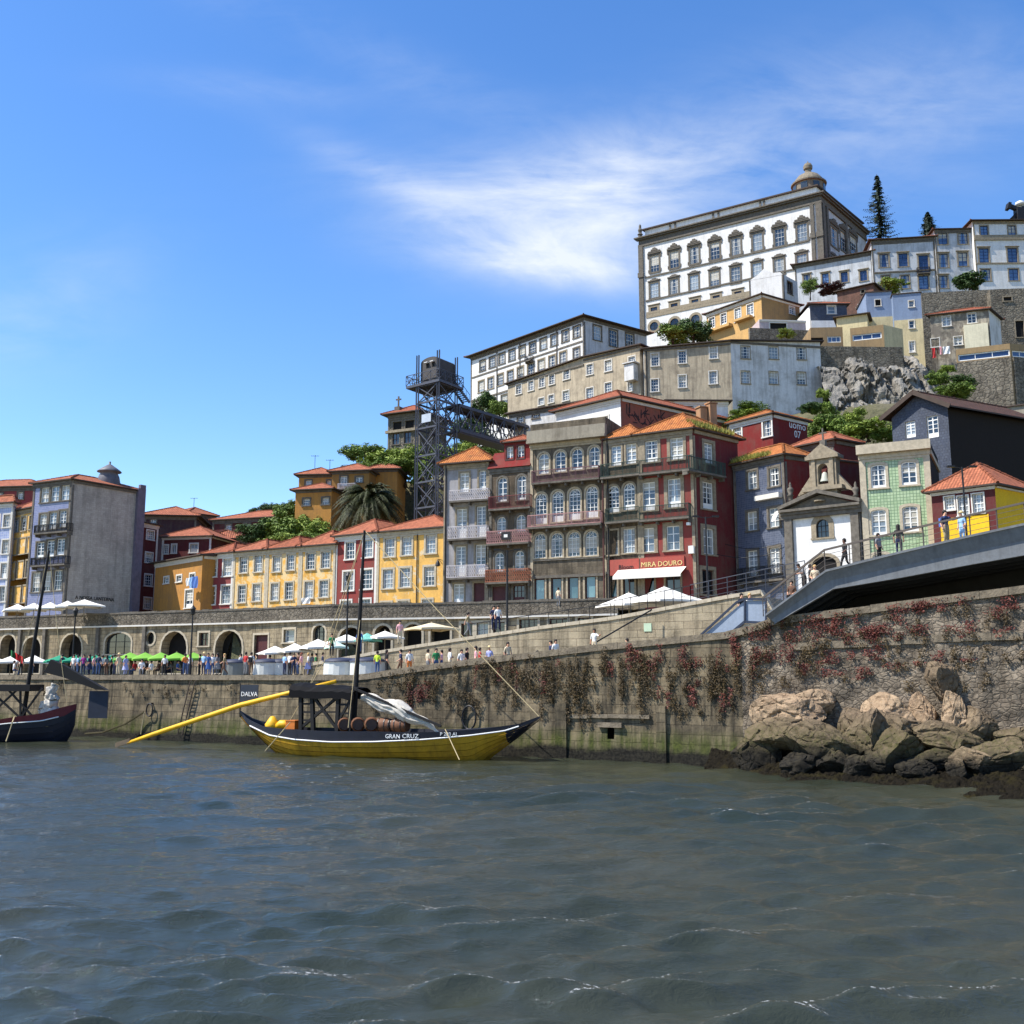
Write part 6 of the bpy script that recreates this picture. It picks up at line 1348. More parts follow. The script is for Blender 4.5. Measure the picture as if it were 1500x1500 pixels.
creeper([(880, 1075, 936, 975, 18, 24, .2), (1075, 1180, 905, 965, 20, 24, .26), (1180, 1300, 893, 935, 24, 14, .36), (1300, 1500, 868, 925, 22, 13, .34), (1180, 1420, 950, 985, 20, 10, .35), (590, 640, 995, 1015, 5, 22, .3), (700, 830, 960, 990, 6, 30, .2), (950, 1075, 985, 1020, 8, 24, .2)], cre_red, 'red_creeper', 'reddish creeper spreading over the upper river wall', 2)
# ------------------------------------------------------------------ street lift tower with its footbridge
tA = at(612, 540, 118.6); tB = at(642, 540, 116.5); tC = at(668.5, 540, 119.4); tD = tA+tC-tB
lift = root('lift_tower', 'grey steel lattice lift tower with an arched machine cabin on top', 'lift tower', (tB.x, tB.y, 12))
ztop = at(642, 513, 116.5).z; zpl = at(640, 556, 116.5).z; pts = [Vector((p.x, p.y, 0)) for p in (tA, tB, tC, tD)]
V3 = lambda p, z: Vector((p.x, p.y, z))
for p in pts:
    k = MB(); e = (pts[1]-pts[0]).normalized()
    for s in (-1, 1): k.bar(V3(p+e*s*.17, 12), V3(p+e*s*.17, ztop), .14, .34)
    k.build('leg', steel_grey, lift)
levels = [at(640, y, 116.5).z for y in (585, 623, 664, 703, 741, 780)]
zs = [zpl-.3]+levels
for i in range(4):
    a, b = pts[i], pts[(i+1) % 4]; k = MB()
    for z in zs: k.bar(V3(a, z), V3(b, z), .16, .2)
    for j in range(len(zs)-1):
        z0, z1 = zs[j+1], zs[j]
        k.bar(V3(a, z0), V3(b, z1), .11); k.bar(V3(a+(b-a)*.02, z1-.05), V3(b, z0), .1); m_ = (a+b)/2
        if i in (0, 1): k.bar(V3(m_, z0), V3(a+(b-a)*.25, (z0+z1)/2), .07); k.bar(V3(m_, z0), V3(a+(b-a)*.75, (z0+z1)/2), .07)
    k.build('bracing', steel_grey, lift)
cen = sum(pts, Vector())/4
k = MB(); q = [cen+(p-cen)*.5 for p in pts]
for i in range(4):
    for z in np.arange(12, zpl, 1.6): k.bar(V3(q[i], z), V3(q[(i+1) % 4], z+1.6), .06)
    k.bar(V3(q[i], 12), V3(q[i], zpl), .1)
k.build('lift_shaft', steel_grey, lift)
k = MB(); e1 = (pts[1]-pts[0]); e2 = (pts[2]-pts[1]); o_ = pts[0]-e1*.5-e2*.08
k.boxax(V3(o_, zpl-.3), e1*1.62, e2*1.35, Vector((0, 0, .3))); pf = k.build('platform', steel_grey, lift)
k = MB(); cr = [V3(o_, zpl), V3(o_+e1*1.62, zpl), V3(o_+e1*1.62+e2*1.35, zpl), V3(o_+e2*1.35, zpl)]
for i in range(4):
    a, b = cr[i], cr[(i+1) % 4]; n = 4; up = Vector((0, 0, 1.25))
    k.bar(a+up, b+up, .07); k.bar(a+up*.5, b+up*.5, .04)
    for j in range(n):
        p0, p1 = a.lerp(b, j/n), a.lerp(b, (j+1)/n); k.bar(p0, p0+up, .07); k.bar(p0, p1+up, .05); k.bar(p1, p0+up, .05)
k.build('railing', steel_grey, pf)
k = MB(); ca = pts[0]+e1*.1+e2*.06; w, d = e1*.86, e2*.9; hh = (ztop-zpl)*.72; n = 10
prof = [(0, 0), (1, 0), (1, hh)]+[(.5+.5*math.cos(math.pi*i/n), hh+math.sin(math.pi*i/n)*.55) for i in range(1, n)]+[(0, hh)]
A = [V3(ca+w*u, zpl+z) for u, z in prof]; B = [p+d for p in A]
k.poly(A); k.poly(B[::-1])
for i in range(len(prof)): j = (i+1) % len(prof); k.poly([A[j], A[i], B[i], B[j]])
cb = k.build('cabin', plain('ribbed cabin sheet', C(66, 62, 60), .7, .2), lift)
k = MB()
for t in (.3, .62):
    p = ca+w*t; nn = (-e2).normalized(); k.boxax(V3(p, zpl+hh*.72)+nn*.01, w*.14, nn*.03, Vector((0, 0, .5))); 
k.build('window', dark_void, cb)
k = MB()
for t in (.28, .6): p = ca+w*t; k.boxax(V3(p, zpl+hh*.72+.55)+nn*.01, w*.18, nn*.35, Vector((0, 0, .08)))
k.build('window_hood', white_paint, cb)
k = MB(); a = V3(pts[0]*.5+pts[1]*.5, levels[1]+.6); k.boxax(a-e1*.22+nn*.16, e1*.44, nn*.05, Vector((0, 0, 1.0))); k.build('sign_panel', plain('blank pale panel', C(170, 180, 190), .5), lift)
# footbridge to the slope
fa = at(673, 594, 119.5); fb = lev(797, 633, fa.z); dirf = (fb-fa); hb = 3.0; wv = Vector((-dirf.y, dirf.x, 0)).normalized()*2.2
fbz = root('lift_footbridge', 'roofed lattice footbridge from the lift tower to the slope', 'footbridge', (fa.x, fa.y, fa.z-hb))
dz = Vector((0, 0, -hb))
for s in (0, 1):
    k = MB(); a, b = fa+wv*s, fb+wv*s; n = 8
    k.bar(a, b, .25, .3); k.bar(a+dz, b+dz, .25, .4); k.bar(a+dz*.62, b+dz*.62, .07)
    for i in range(n+1):
        p = a.lerp(b, i/n); k.bar(p, p+dz, .16)
        if i < n:
            p2 = a.lerp(b, (i+1)/n); k.bar(p, p2+dz, .1); k.bar(p+dz, p2, .1)
    for i in range(n*5): p = a.lerp(b, i/(n*5)); k.bar(p+dz, p+dz*.62, .03)
    k.build('truss', steel_grey, fbz)
k = MB(); k.boxax(fa+Vector((0, 0, .16)), dirf, wv, Vector((0, 0, .1))); k.build('roof', steel_grey, fbz)
k = MB(); k.boxax(fa+dz-Vector((0, 0, .35)), dirf, wv, Vector((0, 0, .2))); k.build('deck', steel_grey, fbz)
k = MB(); s0 = at(668, 562, 119.6); s1 = at(688, 590, 121)
for s in (0, 1): o2 = wv*.45*s; k.bar(s0+o2, s1+o2, .08, .3); k.bar(s0+o2+Vector((0, 0, 1)), s1+o2+Vector((0, 0, 1)), .05); [k.bar(s0.lerp(s1, i/4)+o2, s0.lerp(s1, i/4)+o2+Vector((0, 0, 1)), .04) for i in range(5)]
for i in range(10): p = s0.lerp(s1, i/10); k.boxax(p, Vector((.3, .1, 0)), wv*.45, Vector((0, 0, .04)))
k.build('stairs', steel_grey, lift)
# ------------------------------------------------------------------ tower crane far right
cb_ = at(1494, 322, 235); cr = root('crane', 'construction crane top rising behind the white house', 'crane', (cb_.x, cb_.y, cb_.z-6))
k = MB(); P = lambda x, y: at(x, y, 235)
k.bar(P(1495, 330), P(1494, 306), 2.2); k.build('mast', black_paint, cr)
k = MB(); k.bar(P(1493, 308), P(1479, 302), .9); k.bar(P(1479, 303), P(1475, 302), 1.6); k.bar(P(1492, 311), P(1482, 321), .8); k.bar(P(1496, 306), P(1520, 300), .9); k.build('jib', black_paint, cr)
k = MB(); k.lathe(P(1494, 300), [(0, -.3), (1.2, -.1), (1.0, .6), (.3, 1.0), (0, 1.1)], 10); k.build('cab', white_paint, cr, True)
# ------------------------------------------------------------------ access footbridge on the right
BR = Fac(Q.P(0, 0, .35).xy, Q.P(Q.L+20, 0, .35).xy)
bu = lambda x, y: BR.uz(x, y)
top = [bu(*p) for p in ((1124, 903), (1212, 838.5), (1319, 812), (1420, 788.5), (1500, 771), (1900, 682))]; bot = [bu(*p) for p in ((1135, 912.5), (1221, 861.5), (1319, 845), (1420, 826), (1500, 812), (1900, 732))]
wb = 7.5; br = root('footbridge', 'blue grey steel footbridge climbing to the right above the river wall', 'footbridge', tuple(BR.P(top[1][0], 7)))
for d, nm in ((0, 'girder'), (-wb, 'girder')):
    k = MB(); n = len(top)
    for i in range(n-1):
        (ua, za), (ub, zb_), (uc, zc), (ud, zd) = top[i], top[i+1], bot[i+1], bot[i]; th = .12
        mA, mB_ = (ud*.52+ua*.48, zd*.52+za*.48), (uc*.52+ub*.48, zc*.52+zb_*.48)
        k.poly([BR.P(ud, zd, d), BR.P(uc, zc, d), BR.P(*mB_, d), BR.P(*mA, d)]); k.poly([BR.P(*mA, d), BR.P(*mB_, d), BR.P(ub, zb_, d+.3), BR.P(ua, za, d+.3)])
        k.poly([BR.P(ud, zd, d-th), BR.P(uc, zc, d-th), BR.P(ub, zb_, d-th), BR.P(ua, za, d-th)][::-1])
        a_, b_2 = BR.P(ua, za, d-.2), BR.P(ub, zb_, d-.2); pq = [BR.P(ua, za, d+.36), BR.P(ub, zb_, d+.36), BR.P(ub, zb_, d-.3), BR.P(ua, za, d-.3)]; pu = [p+Vector((0, 0, .12)) for p in pq]
        k.poly(pu); k.poly(pq[::-1]); k.poly([pq[0], pq[1], pu[1], pu[0]]); k.poly([pq[2], pq[3], pu[3], pu[2]])
        pl = [BR.P(ud, zd, d+.1), BR.P(uc, zc, d+.1), BR.P(uc, zc, d-.3), BR.P(ud, zd, d-.3)]; pd = [p-Vector((0, 0, .06)) for p in pl]; k.poly(pl); k.poly(pd[::-1]); k.poly([pd[0], pd[1], pl[1], pl[0]])
    k.build(nm, steel_blue, br)
k = MB(); sf = MB()
for i in range(1, len(top)-1):
    (ua, za), (ub, zb_) = top[i], top[i+1]; k.poly([BR.P(ua, za-.05, 0), BR.P(ub, zb_-.05, 0), BR.P(ub, zb_-.05, -wb), BR.P(ua, za-.05, -wb)])
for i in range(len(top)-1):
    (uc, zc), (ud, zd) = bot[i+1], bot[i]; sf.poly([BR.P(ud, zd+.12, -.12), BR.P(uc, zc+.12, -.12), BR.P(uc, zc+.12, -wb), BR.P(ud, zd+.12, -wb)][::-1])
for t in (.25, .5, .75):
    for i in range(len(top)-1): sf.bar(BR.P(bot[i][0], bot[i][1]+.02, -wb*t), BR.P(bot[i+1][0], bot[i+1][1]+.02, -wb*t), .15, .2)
ab = MB(); qa = bot; ab.poly([BR.P(qa[0][0], 5, -wb+.3), BR.P(qa[-1][0], 5, -wb+.3)]+[BR.P(u, z+.3, -wb+.3) for u, z in qa[::-1]]); ab.build('shade_backing', plain('painted shade backing', C(46, 44, 43), .9, .2), br)  # added dark sheet; the shade under the deck is painted into its colour
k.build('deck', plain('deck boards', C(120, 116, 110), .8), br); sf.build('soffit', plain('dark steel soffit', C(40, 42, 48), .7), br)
k = MB(); (ua, za), (ub, zb_) = top[0], top[1]; n = 16
for i in range(n):
    u0 = ua+(ub-ua)*i/n; z0 = za+(zb_-za)*(i+1)/n-.05; k.boxax(BR.P(u0, z0-.08, -.15), BR.t*((ub-ua)/n), -BR.n*(wb-.3), Vector((0, 0, .06)))
k.build('stairs', granite, br)
rail = [bu(1118, 876), bu(1208, 806), bu(1319, 779), bu(1420, 755), bu(1500, 737), bu(1900, 640)]
for d in (.1, -wb+.05):
    k = MB()
    for i in range(len(rail)-1):
        (ua, za), (ub, zb_) = rail[i], rail[i+1]; (ta, tza), (tb2, tzb) = top[i], top[i+1]
        k.bar(BR.P(ua, za, d), BR.P(ub, zb_, d), .12, .1)
        for hgt in (.3, .55, .78):
            k.bar(BR.P(ua, tza+(za-tza)*hgt, d), BR.P(ub, tzb+(zb_-tzb)*hgt, d), .022)
        L = ub-ua; n = max(1, round(L/1.35))
        for j in range(n): t = j/n; k.bar(BR.P(ua+L*t, tza+(tzb-tza)*t, d), BR.P(ua+L*t, za+(zb_-za)*t, d), .05)
    k.build('railing', plain('bronze rail', C(92, 82, 74), .5, .1) if d > 0 else steel_grey, br)
def deckz(u): return float(np.interp(u, [t[0] for t in top], [t[1] for t in top]))
LN = Fac(Q.P(0, 0, -1.4).xy, Q.P(Q.L, 0, -1.4).xy); lu = lambda x, y: LN.uz(x, y)
ld = root('stair_landing', 'pale blue steel panelled stair flight and landing at the bridge foot', 'stairs', tuple(LN.P(lu(1100, 900)[0], 8)))
def panel(px4, mat, nm, th=.08):
    k = MB(); p = [LN.P(*lu(*q)) for q in px4]; b2 = [x-LN.n*th for x in p]; k.poly(p); k.poly(b2[::-1])
    for i in range(4): j = (i+1) % 4; k.poly([b2[i], b2[j], p[j], p[i]])
    return k.build(nm, mat, ld)
panel([(1000, 955), (1050, 950), (1091, 909), (1091, 879)][:1]+[(1055, 940), (1091, 910), (1091, 880)], steel_light, 'side_panel')
panel([(1092, 910), (1122, 912), (1122, 879), (1092, 880)], steel_light, 'side_panel')
k = MB(); pp = [LN.P(*lu(*q), .06) for q in ((998, 957), (1080, 882), (1091, 877.5), (1123, 877.5))]
for a, b in zip(pp, pp[1:]): k.bar(a, b, .12, .12)
pp = [LN.P(*lu(*q), .06) for q in ((1052, 943), (1091, 911), (1123, 912.5))]
for a, b in zip(pp, pp[1:]): k.bar(a, b, .1, .14)
for x in (1091.5, 1122.5): k.bar(LN.P(*lu(x, 912), .06), LN.P(*lu(x, 878), .06), .1)
k.build('frame', plain('navy steel', C(40, 48, 66), .5), ld)
k = MB(); a, b = lu(1065, 940), lu(1123, 911); k.boxax(LN.P(a[0], a[1]-1, -.1), LN.t*(b[0]-a[0]+1.5), -LN.n*2.2, Vector((0, 0, b[1]-a[1]+.9))); k.build('base', white_trim, ld)
# railings on the ramp wall and street edge
def fence(name, label, fac, p0, p1, h, mat, gap=1.0, bars=False, mids=2, d=-.2):
    (ua, za), (ub, zb_) = fac.uz(*p0, d), fac.uz(*p1, d); rt = root(name, label, 'railing', tuple(fac.P(ua, za, d))); k = MB(); n = max(2, int((ub-ua)/gap)); up = Vector((0, 0, h)); a, b = fac.P(ua, za, d), fac.P(ub, zb_, d)
    k.bar(a+up, b+up, .05)
    for j in range(1, mids+1): k.bar(a+up*j/(mids+1), b+up*j/(mids+1), .025)
    k.build('rail', mat, rt)
    k = MB()
    for j in range(n+1): p = a.lerp(b, j/n); k.bar(p, p+up, .045)
    k.build('post', mat, rt)
fence('railing', 'thin iron railing along the top of the ramp beside the doorways', RZ, (690, 936), (895, 908), 1.1, iron, 1.6, mids=1)
fence('railing', 'iron railing of close bars in front of the white restaurant parasols', RZ, (900, 907), (1012, 886), 1.25, iron, .55, mids=1)
fence('railing', 'grey street railing in front of the red corner house side', RZ, (1012, 886), (1180, 852), 1.3, steel_grey, 1.2, mids=3)
k = MB(); a, b = RZ.P(*RZ.uz(955, 893, .5), .5), Q.P(*qu(840, 960, -2.2), -2.2); hr = root('handrail', 'black handrail sloping down the pale ashlar wall', 'handrail', tuple(b)); k.bar(a, b, .09); k.build('rail', iron, hr)
# ------------------------------------------------------------------ moored wine boats
from mathutils import noise as mnz
yellow_hull = stucco('yellow hull paint', C(178, 136, 34), .55, C(92, 70, 30)); black_hull = plain('blue black hull paint', C(26, 28, 40), .5, .2); red_hull = plain('dark red hull paint', C(96, 26, 34), .5, .2)
oar_yellow = plain('bright oar yellow', C(226, 172, 26), .5, .12); deckwood = plain('grey deck boards', C(98, 84, 66), .85, .25); tarry = plain('tarred timber', C(17, 15, 15), .75, .25); tarp = plain('black tarpaulin', C(13, 13, 16), .8, .15, spec=.15)
sailcloth = stucco('white furled sail', C(196, 190, 178), .6, C(136, 130, 120)); rope_m = plain('hemp rope', C(188, 168, 126), .9, .1); cask = plain('oak cask', C(112, 74, 50), .7, .25); cask_end = plain('cask head', C(70, 50, 42), .7, .2); hoop = plain('cask hoop', C(48, 42, 40), .5)
letters = plain('white lettering', C(225, 225, 222), .6)
def hull(rt, BF, sheer, line, keel, bmax, px_off=0, mats=None, stern_full=1.9, bow_full=2.3, bowcol=None, nst=56):
    """lofted clinker hull from three survey lines (gunwale, strake line, keel)"""
    cv = lambda L: np.array([BF.uz(*p) for p in L]); S, L_, K = cv(sheer), cv(line), cv(keel)
    u0, u1 = S[0, 0], S[-1, 0]; st = []
    for i in range(nst+1):
        u = u0+(u1-u0)*i/nst; t = (u-u0)/(u1-u0)*2-1
        b = bmax*max(0, 1-abs(t)**(stern_full if t < 0 else bow_full))+.04
        zs, zl, zk = np.interp(u, S[:, 0], S[:, 1]), np.interp(u, L_[:, 0], L_[:, 1]), np.interp(u, K[:, 0], K[:, 1])
        zl = min(zl, zs-.05); zk = min(zk, zl-.05); st.append((u, b, zs, zl, zk))
    lo, hi, inn = MB(), MB(), MB()
    def sec(s):
        u, b, zs, zl, zk = s; nn = 6; out = []
        for j in range(nn+1):
            a = j/nn; out.append((u, b*.94*math.sin(a*math.pi/2)**.75, zk+(zl-zk)*a**1.25))
        return out
    for i in range(nst):
        A, B = sec(st[i]), sec(st[i+1])
        for s in (1, -1):
            for j in range(len(A)-1):
                q = [BF.P(A[j][0], A[j][2], s*A[j][1]), BF.P(B[j][0], B[j][2], s*B[j][1]), BF.P(B[j+1][0], B[j+1][2]-.02, s*(B[j+1][1]+.03)), BF.P(A[j+1][0], A[j+1][2]-.02, s*(A[j+1][1]+.03))]
                tt = (i+.5)/nst; lo.poly(q[::s], 1 if (bowcol and (tt > bowcol[1] or tt < bowcol[0])) else 0)
            a, b = st[i], st[i+1]
            q = [BF.P(a[0], a[3], s*a[1]*.96), BF.P(b[0], b[3], s*b[1]*.96), BF.P(b[0], b[2], s*b[1]), BF.P(a[0], a[2], s*a[1])]; hi.poly(q[::s])
            q2 = [BF.P(a[0], a[3], s*(a[1]*.96-.1)), BF.P(b[0], b[3], s*(b[1]*.96-.1)), BF.P(b[0], b[2], s*(b[1]-.08)), BF.P(a[0], a[2], s*(a[1]-.08))]; hi.poly(q2[::-s])
            hi.poly([q[3], q[2], q2[2], q2[3]][::s])
        a, b = st[i], st[i+1]; inn.poly([BF.P(a[0], a[3]-.15, a[1]*.9), BF.P(b[0], b[3]-.15, b[1]*.9), BF.P(b[0], b[3]-.15, -b[1]*.9), BF.P(a[0], a[3]-.15, -a[1]*.9)])
    h = lo.build('hull', [mats[0], mats[1]], rt, False); hi.build('strake', mats[1], rt, False); inn.build('deck', deckwood, rt)
    k = MB()
    for s in (1, -1):
        k.tube([BF.P(a[0], a[3]+.01, s*(a[1]*.96+.04)) for a in st[3:-3]], .045, 6)
    k.build('rubbing_strip', white_paint, rt)
    return st
W1, W2 = lev(395, 1102, 0), lev(714, 1112.5, 0); BF = Fac(W1+(W1-W2)*.6, W2+(W2-W1)*.6)
bp = lambda x, y, d=0: BF.P(*BF.uz(x, y, d), d)
boat = root('wine_boat', 'yellow and black wooden wine boat with tall mast and long yellow steering oar', 'boat', tuple(W1.lerp(W2, .5)))
st = hull(boat, BF, [(352, 1041), (367, 1053), (395, 1063), (432, 1066.5), (507, 1069), (570, 1069), (620, 1070.5), (660, 1070), (690, 1068), (720, 1066), (764, 1060), (791, 1049)],
     [(352, 1046), (367, 1061), (408, 1076), (450, 1081.5), (507, 1084.5), (570, 1084), (640, 1081), (700, 1076), (746, 1070), (775, 1060), (791, 1052)],
     [(352, 1048), (372, 1070), (395, 1093), (410, 1106), (440, 1120), (700, 1128), (722, 1108), (756, 1083), (780, 1063), (791, 1054)], 2.05, mats=[yellow_hull, black_hull], bowcol=(-1, .905))
zst = lambda u, i: float(np.interp(u, [s[0] for s in st], [s[i] for s in st]))
def onside(x, y, txt, sz, sx=1.0):
    u, z = BF.uz(x, y, 1.9); b = zst(u, 1); zz = (zst(u, 2)+zst(u, 3))/2
    du = .5; b2 = zst(u+du, 1); tv = (BF.t*du+BF.n*(b2-b)).normalized(); m = Matrix.Identity(4); nv = tv.cross(Vector((0, 0, 1)))
    m.col[0][:3] = tv; m.col[1][:3] = (0, 0, 1); m.col[2][:3] = nv; m.col[3][:3] = BF.P(u, zz, b*.99+.03); return text_mesh(txt, sz, letters, 'lettering', boat, m, .015, sx=sx)
onside(577, 1075, 'GRAN', .36); onside(602, 1075, 'CRUZ', .37, 1.1); onside(655, 1075, 'P 280 AL', .3)
mb0, mt0 = bp(518, 1068), bp(534, 777); k = MB(); k.tube([mb0, mb0.lerp(mt0, .5), mt0], [.17, .14, .08], 10); k.build('mast', tarry, boat)
k = MB()   # steering platform trestle
for d in (-.9, .9):
    for xa, xb in ((441, 441), (459, 457), (494, 496), (512, 515)): k.bar(bp(xa, 1071, d), bp(xb, 1016, d), .24)
    k.bar(bp(441, 1066, d), bp(496, 1020, d), .17); k.bar(bp(459, 1020, d), bp(494, 1068, d), .17); k.bar(bp(494, 1060, d), bp(515, 1022, d), .15); k.bar(bp(494, 1045, d), bp(515, 1045, d), .13); k.bar(bp(494, 1032, d), bp(514, 1032, d), .13); k.bar(bp(494, 1058, d), bp(514, 1058, d), .13); k.bar(bp(459, 1043, d), bp(494, 1043, d), .1)
    for y in (1031, 1043, 1055): k.bar(bp(441, y, d), bp(459, y, d), .12)
for x in (441, 459, 494, 515): k.bar(bp(x, 1020, -1), bp(x, 1020, 1), .12)
k.boxax(bp(438, 1021, -1.1), BF.t*(BF.uz(520, 1020)[0]-BF.uz(438, 1020)[0]), BF.n*2.2, Vector((0, 0, .12))); tp = k.build('steering_platform', tarry, boat)
k = MB(); L = BF.uz(531, 1015)[0]-BF.uz(438, 1015)[0]; n = 12; rg = random.Random(2)
rw_ = []
for i in range(n+1):
    t = i/n; rr_ = []
    for j in range(7):
        a = math.pi*j/6; rr_.append(bp(438, 1016, 0)+BF.t*L*t+BF.n*(1.15*math.cos(a))+Vector((0, 0, .25+.5*math.sin(a)*(1-.35*t)-.15*t+rg.uniform(-.06, .06))))
    rw_.append(rr_)
for i in range(n):
    for j in range(6): k.poly([rw_[i][j], rw_[i][j+1], rw_[i+1][j+1], rw_[i+1][j]])
for r in rw_:
    pass
for i in range(n): k.poly([rw_[i][0]-Vector((0, 0, .45)), rw_[i+1][0]-Vector((0, 0, .45)), rw_[i+1][0], rw_[i][0]]); k.poly([rw_[i][6]-Vector((0, 0, .45)), rw_[i+1][6]-Vector((0, 0, .45)), rw_[i+1][6], rw_[i][6]][::-1])
k.build('canopy', tarp, boat)
k = MB(); o0, o1, o2 = bp(186, 1088.5, .2), bp(352, 1033, .2), bp(492, 998, .2); o0.z = max(o0.z, .02)
k.tube([o0, o0.lerp(o1, .25), o1, o1.lerp(o2, .5), o2], [.10, .16, .17, .15, .12], 8); oar = k.build('steering_oar', oar_yellow, boat, True)
k = MB(); dv = (o0-o1).normalized(); k.boxax(o0-dv*.3-Vector((0, 0, .05)), dv*1.3, BF.n*.1, Vector((0, 0, .32))); k.build('blade', deckwood, oar)
k = MB(); b0, b1 = bp(352, 1028), bp(379, 1003); k.boxax(bp(352, 1028), BF.t*(BF.uz(378.5, 1015)[0]-BF.uz(352.5, 1015)[0]), BF.n*.03, Vector((0, 0, BF.uz(365, 1003)[1]-BF.uz(365, 1028)[1]))); bn_ = k.build('banner', plain('navy banner', C(34, 42, 54), .7), boat)
k = MB(); k.bar(bp(351.5, 1050), bp(352, 1001), .06); k.build('pole', tarry, bn_)
u, z = BF.uz(365.5, 1017); text_mesh('DALVA', .42, letters, 'lettering', bn_, BF.mat(u, z, .04), .01)
k = MB(); s0, s1 = bp(530, 1020, .5), bp(645, 1071, .8); n = 90; rg = random.Random(5); pth = []; rad = []
for i in range(n+1):
    t = i/n; pth.append(s0.lerp(s1, t)+Vector((0, 0, .25*math.sin(math.pi*t)-.1))+Vector((0, 0, .1*math.sin(t*17)))); rad.append((.08+.36*math.sin(math.pi*min(1, t*1.05+.03))**.6)*(1+.07*math.sin(t*15))*(.85 if t > .6 else 1))
k.tube(pth, rad, 36); so_ = k.build('sail', sailcloth, boat, True)
mdv = so_.data
for i_, v in enumerate(mdv.vertices):
    r_i, k_i = divmod(i_, 36); a_ = 2*math.pi*k_i/36; t = r_i/90; c9 = pth[min(r_i, 90)]-org(so_); dv9 = v.co-c9; v.co = c9+dv9*((.72+.42*abs(math.sin(a_))**.0)*(1+.07*math.sin(7*a_+9*t)+.13*math.sin(11*a_-9*t+2*math.sin(t*9))+.05*math.sin(17*a_+6*t)+.03*math.sin(t*40+3*a_))-.14)
for v in mdv.vertices:
    pn = v.co; q9 = mnz.noise_vector(pn*2.6)*.16+mnz.noise_vector(Vector((pn.x*5+pn.z*6, pn.y*5, pn.z*3)))*.10; v.co += q9*.05
k = MB(); k.bar(bp(513, 1006, .9), bp(646, 1064, 1.1), .14); k.build('yard', tarry, boat)
k = MB(); k.tube([mt0, bp(640, 893), bp(790, 1050)], .03, 5); k.tube([mt0, bp(500, 880), bp(448, 1020)], .022, 5); k.tube([mt0, bp(528, 900), bp(510, 1066, 1.8)], .022, 5); k.tube([mt0, bp(480, 960, -1), bp(420, 1064, -1.5)], .022, 5); k.build('rigging', rope_m, boat)
def cask_at(c, ax, label):
    rt = root('barrel', label, 'barrel', tuple(c), 'port barrels on the yellow boat'); k = MB(); e = Vector((ax.x, ax.y, 0)).normalized(); pr = [(-.55, .36), (-.4, .42), (0, .47), (.4, .42), (.55, .36)]
    k.tube([c+e*a for a, r in pr], [r for a, r in pr], 14, 0, False); k.build('staves', cask, rt, True)
    for s in (-1, 1): k = MB(); k.tube([c+e*s*.5, c+e*s*.52], .34, 14); k.build('head', cask_end, rt)
    for a, r in ((-.5, .385), (-.22, .46), (.22, .46), (.5, .385)): k = MB(); k.tube([c+e*(a-.03), c+e*(a+.03)], r+.012, 14, 0, False); k.build('hoop', hoop, rt)
    return rt
side = (BF.n*.85+BF.t*.5).normalized()
for i, (x, lab) in enumerate(((505, 'oak barrel nearest the trestle, first in the row on the yellow boat'), (524.5, 'oak barrel second in the row on the yellow boat'), (544, 'oak barrel third in the row, beside the furled sail'))):
    c = bp(x, 1061, .7); c = cask_at(c, side, lab)
for x, lab in ((562, 'oak barrel fourth in the row, half under the furled sail'), (586, 'oak barrel last in the row under the furled sail')): cask_at(bp(x, 1062, .5), BF.t, lab)
k = MB(); c = bp(399, 1061, .4); k.lathe(c, [(0, -.35), (.45, -.3), (.5, 0), (.3, .3), (.15, .5), (0, .55)], 10); tag(k.build('mooring_buoy', oar_yellow, None, True), 'yellow buoy lying at the stern of the yellow boat', 'buoy')
k = MB(); p0, p1 = bp(405, 1065, .5), bp(425, 1063, .3); k.tube([p0, p0.lerp(p1, .3)+Vector((0, 0, .15)), p0.lerp(p1, .7)+Vector((0, 0, .1)), p1], [.2, .28, .3, .18], 8); tag(k.build('canvas_roll', oar_yellow, None, True), 'yellow rolled canvas beside the buoy on the boat', 'canvas roll')
k = MB(); c = bp(430, 1062, .3); k.box(c, .7, .8, .5, BF.rz); k.box(c+Vector((0, 0, .28)), .75, .85, .06, BF.rz); tag(k.build('crate', plain('orange crate', C(196, 110, 40), .6)), 'orange crate between the canvas roll and the trestle', 'crate')
def rope(label, pts, r=.03, mat=None, name='mooring_rope'): k = MB(); k.tube(pts, r, 5); return tag(k.build(name, mat or rope_m), label, 'rope')
rope('pale rope from the yellow boat stern down to the water', [bp(425, 1058, 1.8), bp(388, 1100.5, 2.4)]); rope('pale rope from the yellow boat bow down to the water', [bp(652, 1068, 1.8), bp(673, 1113, 2.6)])
# black boat at the left edge
G1, G2 = lev(-150, 1085, 0), lev(98, 1086, 0); GF = Fac(G1, G2+(G2-G1)*.4); gp = lambda x, y, d=0: GF.P(*GF.uz(x, y, d), d)
bb = root('wine_boat', 'black wooden wine boat with dark red bow partly cut off at left', 'boat', tuple(G1.lerp(G2, .7)))
hull(bb, GF, [(-190, 1040), (-120, 1056), (0, 1056), (34, 1050), (75, 1044), (97, 1036), (112, 1031)], [(-190, 1044), (-120, 1062), (0, 1062), (34, 1058), (75, 1055), (100, 1048), (112, 1038)], [(-190, 1046), (-150, 1090), (-120, 1100), (85, 1100), (100, 1085), (110, 1062), (112, 1040)], 2.2, mats=[black_hull, red_hull], bow_full=4.5)
k = MB(); k.tube([gp(34, 1052), gp(52, 930), gp(72, 806)], [.17, .14, .08], 10); k.build('mast', tarry, bb)
k = MB()
for d in (-.9, .9):
    for a, b in (((-20, 1052), (30, 1006)), ((-20, 1006), (30, 1052)), ((30, 1052), (62, 1008)), ((10, 1008), (50, 1052)), ((30, 1055), (30, 1006)), ((-22, 1055), (-22, 1006))): k.bar(gp(*a, d), gp(*b, d), .13)
